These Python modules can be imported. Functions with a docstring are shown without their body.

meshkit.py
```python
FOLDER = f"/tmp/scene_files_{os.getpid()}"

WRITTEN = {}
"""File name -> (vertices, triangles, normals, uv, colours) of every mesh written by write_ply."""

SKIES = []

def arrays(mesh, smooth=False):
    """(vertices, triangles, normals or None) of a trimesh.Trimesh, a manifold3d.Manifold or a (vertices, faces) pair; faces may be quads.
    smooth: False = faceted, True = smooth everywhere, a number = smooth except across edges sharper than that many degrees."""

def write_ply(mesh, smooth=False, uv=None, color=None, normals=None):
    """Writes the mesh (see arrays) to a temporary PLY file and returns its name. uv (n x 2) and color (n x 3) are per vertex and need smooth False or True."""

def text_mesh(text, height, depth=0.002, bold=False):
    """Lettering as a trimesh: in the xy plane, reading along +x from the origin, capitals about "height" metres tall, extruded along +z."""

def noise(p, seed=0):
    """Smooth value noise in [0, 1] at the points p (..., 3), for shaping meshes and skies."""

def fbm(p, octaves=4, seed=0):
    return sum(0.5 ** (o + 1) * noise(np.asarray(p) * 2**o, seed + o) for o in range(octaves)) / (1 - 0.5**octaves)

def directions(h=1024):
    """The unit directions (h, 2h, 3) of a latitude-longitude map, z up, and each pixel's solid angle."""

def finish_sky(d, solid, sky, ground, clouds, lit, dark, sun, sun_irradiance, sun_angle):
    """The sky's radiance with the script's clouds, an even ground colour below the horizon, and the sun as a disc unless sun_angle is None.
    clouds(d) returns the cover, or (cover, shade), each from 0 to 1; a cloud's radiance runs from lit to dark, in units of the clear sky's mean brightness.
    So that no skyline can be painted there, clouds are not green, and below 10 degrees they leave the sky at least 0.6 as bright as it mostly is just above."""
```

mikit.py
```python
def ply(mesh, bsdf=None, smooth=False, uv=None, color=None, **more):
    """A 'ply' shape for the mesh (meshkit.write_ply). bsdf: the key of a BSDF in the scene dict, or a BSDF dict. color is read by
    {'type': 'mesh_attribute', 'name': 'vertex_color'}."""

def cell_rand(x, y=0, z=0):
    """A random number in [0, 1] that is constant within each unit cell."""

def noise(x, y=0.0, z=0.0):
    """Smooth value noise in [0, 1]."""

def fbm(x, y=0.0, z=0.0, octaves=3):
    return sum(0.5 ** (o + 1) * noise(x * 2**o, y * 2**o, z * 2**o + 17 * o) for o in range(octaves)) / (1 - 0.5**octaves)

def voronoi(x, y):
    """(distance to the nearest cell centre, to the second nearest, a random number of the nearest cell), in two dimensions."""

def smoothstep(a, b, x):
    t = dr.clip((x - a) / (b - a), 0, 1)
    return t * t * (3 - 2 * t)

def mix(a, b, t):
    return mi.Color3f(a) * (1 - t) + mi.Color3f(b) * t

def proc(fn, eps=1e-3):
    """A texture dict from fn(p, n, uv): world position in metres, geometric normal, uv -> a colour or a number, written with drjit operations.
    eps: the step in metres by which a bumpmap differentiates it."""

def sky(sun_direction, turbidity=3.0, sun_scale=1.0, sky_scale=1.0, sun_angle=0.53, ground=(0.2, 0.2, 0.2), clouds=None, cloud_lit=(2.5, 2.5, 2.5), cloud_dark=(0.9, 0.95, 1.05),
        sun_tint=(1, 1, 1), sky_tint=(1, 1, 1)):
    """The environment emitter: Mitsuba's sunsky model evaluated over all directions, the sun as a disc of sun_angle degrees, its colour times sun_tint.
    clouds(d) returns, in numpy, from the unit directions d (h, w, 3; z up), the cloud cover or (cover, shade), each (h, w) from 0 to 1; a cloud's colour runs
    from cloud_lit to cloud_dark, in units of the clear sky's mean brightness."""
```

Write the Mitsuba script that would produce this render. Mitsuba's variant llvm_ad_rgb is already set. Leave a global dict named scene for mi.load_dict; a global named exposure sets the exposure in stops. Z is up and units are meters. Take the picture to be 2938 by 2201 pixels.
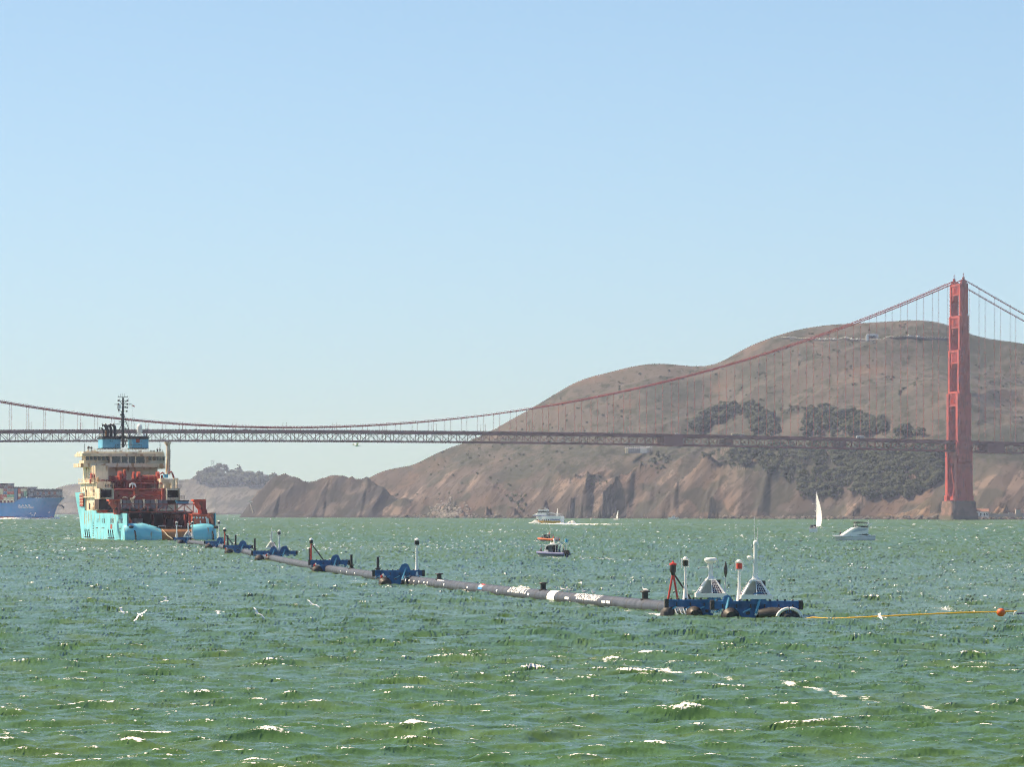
import math, random
import numpy as np
import trimesh
from scipy.ndimage import gaussian_filter, map_coordinates
import shapely.geometry as sg
import drjit as dr
import mitsuba as mi
import mikit, meshkit
from mikit import noise, fbm, smoothstep, mix, proc

T = mi.ScalarTransform4f
RNG = np.random.default_rng(7)
random.seed(7)

# ------------------------------------------------------------------ camera, sky, air, exposure
# frame of reference: x right, y away from the camera, z up; the sea is z = 0.
W0, H0, F0, CX, HY, EYE = 2938.0, 2201.0, 10800.0, 1469.0, 1465.0, 8.7     # frame, focal length and horizon in photo pixels
scene, labels = {'type': 'scene'}, {}
exposure = 2.25
scene['air'] = {'type': 'homogeneous', 'albedo': {'type': 'rgb', 'value': [0.91, 0.94, 0.98]},
                'sigma_t': {'type': 'rgb', 'value': [3.7e-5, 3.9e-5, 5.4e-5]}}
scene['camera'] = {'type': 'perspective', 'fov': 2 * math.degrees(math.atan(W0 / 2 / F0)), 'fov_axis': 'x', 'near_clip': 1.0, 'far_clip': 60000.0,
                   'principal_point_offset_y': -(HY - H0 / 2) / H0, 'medium': {'type': 'ref', 'id': 'air'},
                   'to_world': T().look_at(origin=[0, 0, EYE], target=[0, 100, EYE], up=[0, 0, 1])}
SUN = np.array([-0.636, 0.207, 0.743])
scene['sky'] = mikit.sky(SUN.tolist(), turbidity=2.7, sun_scale=1.25, sky_scale=1.0, sky_tint=(1.025, 1.0, 0.97), ground=(0.05, 0.09, 0.06), sun_tint=(1.0, 0.95, 0.88))


def at(px, py, y):
    """The point at distance y whose picture lies at photo pixel (px, py)."""
    return np.array([(px - CX) / F0 * y, y, EYE - (py - HY) / F0 * y])


def afloat(px, py):
    """The point of the calm sea seen at photo pixel (px, py)."""
    y = F0 * EYE / (py - HY)
    return np.array([(px - CX) / F0 * y, y, 0.0])


# ------------------------------------------------------------------ names and labels
used = {}


def key_for(name, parent=None):
    k = f'{parent}__{name}' if parent else name
    n = used.get(k, 0)
    used[k] = n + 1
    return k if n == 0 else f'{k}_{n:03d}'


def tag(k, label=None, cat=None, group=None, kind=None):
    d = labels.setdefault(k, {})
    for a, b in (('label', label), ('category', cat), ('group', group), ('kind', kind)):
        if b:
            d[a] = b
    return k


def thing(name, label, cat, group=None):
    return tag(key_for(name), label, cat, group)


def add(name, shape, parent=None, label=None, kind=None):
    k = key_for(name, parent)
    scene[k] = shape
    if label or kind:
        tag(k, label, kind=kind)
    return k


# ------------------------------------------------------------------ mesh building
class MB:
    """Collects convex pieces and tubes into one mesh, under a matrix."""

    def __init__(self, m=None):
        self.v, self.f, self.n, self.m = [], [], 0, np.eye(4) if m is None else m

    def raw(self, v, f):
        v = np.asarray(v, float)
        f = np.asarray(f, int)
        if f.shape[1] == 4:
            f = np.vstack([f[:, [0, 1, 2]], f[:, [0, 2, 3]]])
        self.v.append(v)
        self.f.append(f + self.n)
        self.n += len(v)
        return self

    def mesh(self, t):
        return self.raw(t.vertices, t.faces)

    def box(self, a, b, top=None, bot=None):
        """Box between corners a and b; top / bot scale the x and y of the upper or lower face about its centre."""
        a, b = np.minimum(a, b), np.maximum(a, b)
        c = (a + b) / 2
        v = np.array([[x, y, z] for z in (a[2], b[2]) for y in (a[1], b[1]) for x in (a[0], b[0])], float)
        for sc, sel in ((bot, slice(0, 4)), (top, slice(4, 8))):
            if sc is not None:
                v[sel, :2] = c[:2] + (v[sel, :2] - c[:2]) * np.asarray(sc)
        return self.hexa(v)

    def hexa(self, v):
        """Eight corners: z-low (00, 10, 01, 11 in x, y) then z-high."""
        return self.raw(v, [[0, 2, 3, 1], [4, 5, 7, 6], [0, 1, 5, 4], [2, 6, 7, 3], [0, 4, 6, 2], [1, 3, 7, 5]])

    def bar(self, p, q, w, h=None, up=(0, 0, 1)):
        """Rectangular bar from p to q."""
        h = h or w
        p, q = np.asarray(p, float), np.asarray(q, float)
        d = (q - p) / np.linalg.norm(q - p)
        s = np.cross(d, up)
        if np.linalg.norm(s) < 1e-6:
            s = np.cross(d, (1, 0, 0))
        s /= np.linalg.norm(s)
        u = np.cross(s, d)
        v = [o + s * a * w / 2 + u * b * h / 2 for b in (-1, 1) for o in (p, q) for a in (-1, 1)]
        return self.hexa(np.array(v))

    def tube(self, pts, r, n=8, cap=True):
        """Round tube along the points with radius r (one number or one per point)."""
        pts = np.asarray(pts, float)
        r = np.broadcast_to(np.asarray(r, float), len(pts))
        d = np.gradient(pts, axis=0)
        d /= np.linalg.norm(d, axis=1, keepdims=True) + 1e-12
        ref = np.array([0, 0, 1.0]) if abs(d[0, 2]) < 0.9 else np.array([1.0, 0, 0])
        s = np.cross(d, ref)
        s /= np.linalg.norm(s, axis=1, keepdims=True) + 1e-12
        u = np.cross(s, d)
        a = np.arange(n) * 2 * np.pi / n
        v = (pts[:, None] + r[:, None, None] * (np.cos(a)[None, :, None] * s[:, None] + np.sin(a)[None, :, None] * u[:, None])).reshape(-1, 3)
        f = [[i * n + j, i * n + (j + 1) % n, (i + 1) * n + (j + 1) % n, (i + 1) * n + j] for i in range(len(pts) - 1) for j in range(n)]
        f = [t for q in f for t in ([q[0], q[1], q[2]], [q[0], q[2], q[3]])]
        if cap:
            v = np.vstack([v, pts[0], pts[-1]])
            e = len(pts) * n
            f += [[(j + 1) % n, j, e] for j in range(n)] + [[e - n + j, e - n + (j + 1) % n, e + 1] for j in range(n)]
        return self.raw(v, f)

    def cyl(self, p, q, r, r2=None, n=12):
        return self.tube([p, q], [r, r if r2 is None else r2], n)

    def lathe(self, c, prof, n=14, axis=2):
        """Profile (radius, height) turned about a vertical line through c."""
        c = np.asarray(c, float)
        a = np.arange(n) * 2 * np.pi / n
        v, f = [], []
        for r, h in prof:
            v += [[r * math.cos(t), r * math.sin(t), h] for t in a]
        for i in range(len(prof) - 1):
            for j in range(n):
                q = [i * n + j, i * n + (j + 1) % n, (i + 1) * n + (j + 1) % n, (i + 1) * n + j]
                f += [[q[0], q[1], q[2]], [q[0], q[2], q[3]]]
        v = np.array(v)
        e = len(v)
        v = np.vstack([v, [0, 0, prof[0][1]], [0, 0, prof[-1][1]]])
        f += [[(j + 1) % n, j, e] for j in range(n)] + [[e - n + j, e - n + (j + 1) % n, e + 1] for j in range(n)]
        if axis == 0:
            v = v[:, [2, 0, 1]]
        if axis == 1:
            v = v[:, [1, 2, 0]]
        return self.raw(v + c, f)

    def prism(self, poly, a, b, axis=1):
        """Polygon extruded from a to b along an axis; its two coordinates are the other two axes in order."""
        t = trimesh.creation.extrude_polygon(sg.Polygon(poly).buffer(0), 1.0, engine='earcut')
        v = np.array(t.vertices)
        lo, hi = min(a, b), max(a, b)
        w = lo + v[:, 2] * (hi - lo)
        o = np.zeros_like(v)
        o[:, axis] = w
        rest = [i for i in range(3) if i != axis]
        o[:, rest[0]], o[:, rest[1]] = v[:, 0], v[:, 1]
        f = np.array(t.faces)
        return self.raw(o, f[:, ::-1] if axis == 1 else f)

    def sphere(self, c, r, n=1):
        s = trimesh.creation.icosphere(subdivisions=n, radius=1.0)
        return self.raw(np.asarray(s.vertices) * np.asarray(r) + np.asarray(c), s.faces)

    def get(self):
        v = np.vstack(self.v)
        v = v @ self.m[:3, :3].T + self.m[:3, 3]
        return v, np.vstack(self.f)

    def build(self, name, mat, parent=None, label=None, kind=None, smooth=False):
        return add(name, mikit.ply(self.get(), mat, smooth=smooth), parent, label, kind)


def frame(loc, rot=0.0, scale=1.0, pitch=0.0, roll=0.0):
    """Matrix: scale, roll about y, pitch about x, turn about z (radians), then move."""
    c, s = math.cos(rot), math.sin(rot)
    rz = np.array([[c, -s, 0], [s, c, 0], [0, 0, 1.0]])
    c, s = math.cos(pitch), math.sin(pitch)
    rx = np.array([[1.0, 0, 0], [0, c, -s], [0, s, c]])
    c, s = math.cos(roll), math.sin(roll)
    ry = np.array([[c, 0, s], [0, 1.0, 0], [-s, 0, c]])
    m = np.eye(4)
    m[:3, :3] = rz @ rx @ ry * scale
    m[:3, 3] = loc
    return m


# ------------------------------------------------------------------ materials
def rgb(*c):
    return {'type': 'rgb', 'value': list(c)}


def mat(name, color, rough=0.5, metal=0.0, spec=0.5, **more):
    color = proc(color) if callable(color) else rgb(*color)
    scene[name] = {'type': 'twosided', 'bsdf': {'type': 'principled', 'base_color': color, 'roughness': rough, 'metallic': metal, 'specular': spec, **more}}
    return name


def worn(base, dark, light, s=1.0, streak=0.0, rust=None, amount=0.5):
    """Paint with grime: blotches, run-down streaks and rust."""
    def fn(p, n, uv):
        a = fbm(p.x * s, p.y * s, p.z * s, 3)
        c = mix(base, dark, smoothstep(0.5, 0.8, a) * 0.75)
        c = mix(c, light, smoothstep(0.52, 0.25, a) * 0.4)
        if streak:
            b = fbm(p.x * 4 * s, p.y * 4 * s, p.z * 0.3 * s, 2)
            c = mix(c, dark, smoothstep(0.55, 0.75, b) * streak)
        if rust is not None:
            b = fbm(p.x * 2.1 * s + 9, p.y * 2.1 * s, p.z * 0.45 * s, 3)
            c = mix(c, rust, smoothstep(0.66 - 0.2 * amount, 0.8 - 0.2 * amount, b) * 0.85)
        return c
    return fn


# ------------------------------------------------------------------ the sea
def ocean_tile(L, N, lam, wind, seed, kmin, kmax, spread=2.0):
    """One periodic patch of wind sea: height, choppy shift, slopes."""
    g = np.random.default_rng(seed)
    k1 = 2 * np.pi * np.fft.fftfreq(N, L / N)
    kx, ky = np.meshgrid(k1, k1, indexing='ij')
    k = np.hypot(kx, ky)
    k[0, 0] = 1
    kp = 2 * np.pi / lam
    cosw = (kx * wind[0] + ky * wind[1]) / k
    p = np.exp(-1.25 * (kp / k) ** 2) / k ** 3.9 * (0.04 + np.abs(cosw) ** spread)
    p[(k < kmin) | (k > kmax)] = 0
    p[0, 0] = 0
    h = (g.normal(size=(N, N)) + 1j * g.normal(size=(N, N))) * np.sqrt(p)
    z = np.fft.ifft2(h).real
    sc = 1 / z.std()
    h = h * sc
    out = [np.fft.ifft2(q).real for q in (h, 1j * kx / k * h, 1j * ky / k * h, 1j * kx * h, 1j * ky * h)]
    jx = np.fft.ifft2(kx * kx / k * h).real + np.fft.ifft2(ky * ky / k * h).real
    return [a.astype(np.float32) for a in out + [jx]]


def sample(tile, L, x, y):
    N = tile.shape[0]
    u, v = x / L * N, y / L * N
    i, j = np.floor(u).astype(int), np.floor(v).astype(int)
    a, b = u - i, v - j
    i0, j0, i1, j1 = i % N, j % N, (i + 1) % N, (j + 1) % N
    return (tile[i0, j0] * (1 - a) * (1 - b) + tile[i1, j0] * a * (1 - b) + tile[i0, j1] * (1 - a) * b + tile[i1, j1] * a * b)


WIND = np.array([0.26, -0.966])
L1, L2 = 211.0, 37.0
TILE1 = ocean_tile(L1, 1024, 8.5, WIND, 3, 0.05, 2 * np.pi / 0.85, 5.0)
TILE2 = ocean_tile(L2, 1024, 2.2, np.array([0.1, -0.995]), 5, 2 * np.pi / 2.6, 2 * np.pi / 0.09, 6.0)
A1, A2 = 0.138, 0.026


def sea(x, y):
    """Heights, shifts, slopes and crest measure of the sea at x, y."""
    xr, yr = x * 0.995 + y * 0.0995, y * 0.995 - x * 0.0995
    t1 = [sample(t, L1, x, y) * A1 for t in TILE1]
    t2 = [sample(t, L2, xr, yr) * A2 for t in TILE2]
    return [a + b for a, b in zip(t1, t2)] + [t1, t2]


def streak(x, y, pts, width, seed, gap=0.5):
    """Foam along a line of (x, y, strength) points."""
    pts = np.asarray(pts, float)
    best = np.zeros_like(x)
    for a, b in zip(pts[:-1], pts[1:]):
        d = b[:2] - a[:2]
        t = np.clip(((x - a[0]) * d[0] + (y - a[1]) * d[1]) / (d @ d), 0, 1)
        dist = np.hypot(x - a[0] - t * d[0], y - a[1] - t * d[1])
        w = width if np.isscalar(width) else width[0] + (width[1] - width[0]) * t
        best = np.maximum(best, np.exp(-(dist / w) ** 2) * (a[2] + (b[2] - a[2]) * t))
    return best


FOAM_LINES = []       # (points, width, amount) filled by what floats, before the sea is built


def build_sea():
    # rows: distances from near the camera to the far shore, denser where a row covers more of the picture
    ys = [-400.0, -100.0, 0.0, 60.0, 90.0, 104.0, 112.0, 117.0]
    y = 119.0
    while y < 5200:
        ys.append(y)
        y += max(0.15, 0.34 * y * y / (F0 * EYE / 2.869))
    ys += [5600, 6400, 7600, 9000, 10500, 12000]
    ys = np.array(ys)
    u = np.concatenate([-np.geomspace(60, 1.5, 16)[:-1], np.linspace(-1.45, -1.08, 40)[:-1], np.linspace(-1.08, 1.08, 820), np.linspace(1.08, 1.45, 40)[1:], np.geomspace(1.5, 60, 16)[1:]])
    half = np.maximum(np.abs(ys), 120.0) * (W0 / 2 / F0)
    X = np.clip(half[:, None] * u[None, :], -6500, 6500)
    Y = np.repeat(ys[:, None], len(u), 1)
    jit = RNG.uniform(-0.4, 0.4, X.shape)
    dy = np.gradient(ys)
    inner = (np.abs(u) < 1.44)[None, :] & (Y > 119) & (Y < 5000)
    Y = Y + np.where(inner, jit * np.minimum(dy, 40)[:, None], 0)
    h, sx, sy, gx, gy, cr, t1, t2 = sea(X, Y)
    near = 1 / (1 + (Y / 2600.0) ** 2)
    chop = 0.9
    # farther out a row is longer than the short waves: there only the crests that stand up are kept
    gx, gy = t1[3] + t2[3] * (0.22 + 0.78 * np.exp(-Y / 190)), t1[4] + t2[4] * (0.22 + 0.78 * np.exp(-Y / 190))
    V = np.stack([X + chop * sx, Y + chop * sy * np.clip(60 / dy[:, None], 0, 1), h * np.where(Y < 4000, 1, 0.3)], -1)
    lean = 0.23 * (1 - np.exp(-np.maximum(Y - 150, 0) / 700))
    N = np.stack([-gx * 1.0, -gy * (1 - 0.35 * lean / 0.23) - lean, np.ones_like(gx)], -1)
    N[..., 1] = np.minimum(N[..., 1], 0.06 * np.exp(-Y / 150) - 0.05 * (1 - np.exp(-Y / 300)))     # a face that leans away more is hidden behind its crest
    N /= np.linalg.norm(N, axis=-1, keepdims=True)
    # near the camera the mesh itself carries the waves: its own normals, with the finest ripples added
    G = np.cross(np.gradient(V, axis=1), np.gradient(V, axis=0))
    G /= np.linalg.norm(G, axis=-1, keepdims=True) + 1e-12
    G = G + 0.30 * np.stack([-t2[3], -t2[4], 0 * gx], -1) * np.exp(-Y / 260)[..., None]
    G /= np.linalg.norm(G, axis=-1, keepdims=True)
    w = np.clip((Y - 280) / 420, 0, 1)[..., None]
    N = np.where(Y[..., None] > 100, G * (1 - w) + N * w, N)
    N /= np.linalg.norm(N, axis=-1, keepdims=True)
    # foam and painted sun glints: white on the sharpest crests, broken by fine noise, in gusty patches
    P = np.stack([X, Y, np.zeros_like(X)], -1)
    gust = meshkit.fbm(P * [0.011, 0.007, 1], 3, 11)
    spray = RNG.random(X.shape)
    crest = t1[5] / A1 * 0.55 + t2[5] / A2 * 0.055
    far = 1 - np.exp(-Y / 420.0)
    c = crest + (gust - 0.5) * 3.0                                  # how ready a crest is to break; the material turns it into whitecap flecks and painted glints
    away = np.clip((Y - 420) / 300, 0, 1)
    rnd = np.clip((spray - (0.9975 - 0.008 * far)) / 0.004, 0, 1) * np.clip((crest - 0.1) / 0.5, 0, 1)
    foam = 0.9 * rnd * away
    for pts, w, s in FOAM_LINES:
        q = np.asarray(pts, float)[:, :2]
        m = np.max(w) * 3
        sel = (X > q[:, 0].min() - m) & (X < q[:, 0].max() + m) & (Y > q[:, 1].min() - m) & (Y < q[:, 1].max() + m)
        if sel.any():
            xs, yv = X[sel], Y[sel]
            b = streak(xs, yv, pts, w, 0)
            tex = meshkit.fbm(np.stack([xs * 0.5, yv * 0.35, xs * 0], -1), 4, 23)
            f = np.clip((b * s - (tex * 1.1 - 0.12)) / 0.5, 0, 1)
            foam[sel] = np.maximum(foam[sel], f * (1.0 if s > 1.1 else 0.66))
    up = np.clip(foam + np.clip((c - 1.9) / 1.2, 0, 1) * 0.8, 0, 1)[..., None] * 0.85
    N = N * (1 - up) + np.array([-0.25, 0.0, 0.95]) * up
    N /= np.linalg.norm(N, axis=-1, keepdims=True)
    n, m = X.shape
    i = np.arange(n * m).reshape(n, m)
    F = np.stack([i[:-1, :-1], i[:-1, 1:], i[1:, 1:], i[1:, :-1]], -1).reshape(-1, 4)
    F = np.vstack([F[:, [0, 1, 2]], F[:, [0, 2, 3]]])
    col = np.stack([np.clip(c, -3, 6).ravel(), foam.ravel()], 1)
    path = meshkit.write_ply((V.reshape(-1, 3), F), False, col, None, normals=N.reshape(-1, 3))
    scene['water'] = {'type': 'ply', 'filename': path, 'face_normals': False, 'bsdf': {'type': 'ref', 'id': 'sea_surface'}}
    tag('water', 'choppy green bay water flecked with whitecaps and painted sun glints', kind='structure')


def sea_colour(p, n, uv):
    a = fbm(p.x * 0.02, p.y * 0.008, 0.0, 3)
    b = fbm(p.x * 0.35, p.y * 0.2, 3.0, 2)
    c = mix((0.076, 0.142, 0.036), (0.064, 0.136, 0.046), smoothstep(0.35, 0.65, a))
    return mix(c, (0.092, 0.150, 0.036), smoothstep(0.5, 0.8, b) * 0.5)


def foam_glint_cover(p, n, uv):
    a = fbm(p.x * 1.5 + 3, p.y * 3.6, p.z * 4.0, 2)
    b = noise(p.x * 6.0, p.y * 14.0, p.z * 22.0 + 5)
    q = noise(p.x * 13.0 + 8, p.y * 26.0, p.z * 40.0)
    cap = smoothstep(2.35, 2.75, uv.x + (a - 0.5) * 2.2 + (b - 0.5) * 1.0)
    glint = smoothstep(2.42, 2.7, uv.x * 0.75 + (b - 0.5) * 2.6 + (q - 0.5) * 2.4) * 0.85  # sun glints painted as small white flecks in the foam colour
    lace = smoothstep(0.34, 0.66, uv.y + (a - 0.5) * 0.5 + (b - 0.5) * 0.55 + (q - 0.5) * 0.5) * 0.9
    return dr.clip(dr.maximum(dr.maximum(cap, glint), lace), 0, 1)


scene['sea_water'] = {'type': 'roughplastic', 'diffuse_reflectance': proc(sea_colour), 'int_ior': 1.29, 'alpha': 0.10, 'nonlinear': False}
scene['foam_glint_white'] = {'type': 'diffuse', 'reflectance': rgb(0.82, 0.80, 0.76)}
scene['sea_surface'] = {'type': 'twosided', 'bsdf': {'type': 'blendbsdf', 'weight': proc(foam_glint_cover), 'a_water': {'type': 'ref', 'id': 'sea_water'}, 'b_foam_glint': {'type': 'ref', 'id': 'foam_glint_white'}}}


# ------------------------------------------------------------------ land: hills as height fields over the plan, from crest lines and shores
def crest(pts, y):
    """Crest line from photo pixels (px, py[, distance]) at distance y (a number or one per point)."""
    out = []
    for p in pts:
        d = p[2] if len(p) > 2 else y
        out.append(at(p[0], p[1], d))
    return np.array(out)


def ridge_field(X, Y, lines):
    """Highest of the crest lines' roofs: lines = (points, slope towards the camera, slope away, slope sideways at the ends)."""
    best = np.full(X.shape, -60.0)
    for pts, s_front, s_back in lines:
        for a, b in zip(pts[:-1], pts[1:]):
            d = b[:2] - a[:2]
            t = np.clip(((X - a[0]) * d[0] + (Y - a[1]) * d[1]) / (d @ d), 0, 1)
            qx, qy, qz = a[0] + t * d[0], a[1] + t * d[1], a[2] + t * (b[2] - a[2])
            dist = np.hypot(X - qx, Y - qy)
            s = np.where(Y < qy, s_front, s_back)
            best = np.maximum(best, qz - dist * s)
    return best


def crest_wall(X, Y, pts, s_front, s_back, ends=1.2):
    """A ridge that runs across the view: its height follows the crest line, falling to both sides."""
    z, yc = np.interp(X, pts[:, 0], pts[:, 2]), np.interp(X, pts[:, 0], pts[:, 1])
    out = np.maximum(pts[0, 0] - X, 0) + np.maximum(X - pts[-1, 0], 0)
    d = Y - yc
    return z - out * ends - np.where(d < 0, -d * s_front, d * s_back)


def shore_line(pts):
    """Plan curve of the shore: distance y as a function of x."""
    q = np.array([[(px - CX) / F0 * y, y] for px, y in pts])
    return lambda x: np.interp(x, q[:, 0], q[:, 1])


def P2(x, y, s, seed, octaves=4):
    return meshkit.fbm(np.stack([x / s, y / s, x * 0], -1), octaves, seed)


MAIN_TOP = [(1040, 1372), (1062, 1361), (1100, 1345), (1133, 1336), (1160, 1335), (1183, 1338), (1204, 1322), (1250, 1294), (1310, 1274), (1395, 1241), (1461, 1201), (1527, 1168), (1594, 1126), (1647, 1091), (1690, 1077), (1727, 1069),
            (1770, 1059), (1820, 1045), (1860, 1040), (1899, 1037), (1952, 1043), (2006, 1050), (2040, 1045), (2080, 1034), (2112, 1005), (2178, 975), (2258, 949), (2338, 932), (2404, 926), (2484, 921), (2564, 916), (2620, 913), (2657, 912),
            (2710, 919), (2776, 953), (2829, 967), (2938, 982), (3100, 1010), (3400, 1060)]
MID_TOP = [(2080, 1240), (2140, 1205), (2200, 1180), (2322, 1171), (2416, 1156), (2510, 1143), (2580, 1119), (2651, 1093), (2688, 1089), (2726, 1096), (2792, 1124), (2838, 1157), (2938, 1218), (3080, 1290)]
RIBS = [(1697, 1369, 1625, 1472), (1805, 1342, 1696, 1474), (1868, 1385, 1820, 1479), (1959, 1380, 1892, 1483), (2072, 1362, 1980, 1483), (2130, 1375, 2075, 1483), (2205, 1352, 2050, 1478), (2308, 1436, 2222, 1482), (2458, 1429, 2428, 1485), (1560, 1420, 1530, 1476), (1480, 1425, 1440, 1478), (1760, 1420, 1735, 1478), (2545, 1448, 2510, 1485), (1330, 1435, 1300, 1480), (1400, 1430, 1380, 1478)]
SPUR = [(1470, 1203, 4560), (1500, 1250, 4480), (1560, 1290, 4400), (1600, 1340, 4330), (1640, 1400, 4270)]
SHORE_MAIN = [(700, 4900), (960, 4720), (1100, 4560), (1300, 4400), (1600, 4240), (1900, 4080), (2200, 3930), (2500, 3790), (2700, 3700), (2900, 3640), (3400, 3560)]


def ravines(X, Y, h, amp, s=46.0, lean=0.75, seed=1):
    """Gullies and ribs that run up the slope, leaning to the right as they rise."""
    w = X - lean * h + 30 * (P2(X, Y, 90, seed + 5, 4) - 0.5)
    out = 0
    for k, (f, a) in enumerate(((1.0, 1.0), (0.42, 0.42), (0.17, 0.16), (0.07, 0.07))):
        r = meshkit.noise(np.stack([w / (s * f), Y / (150 * f ** 0.5), h / (95 * f ** 0.6) + 3 * k], -1), seed + k)
        out = out + (0.42 - np.abs(np.clip((r - 0.5) * 4.2, -1.3, 1.3)) ** 0.8) * a
    return out * amp


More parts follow.
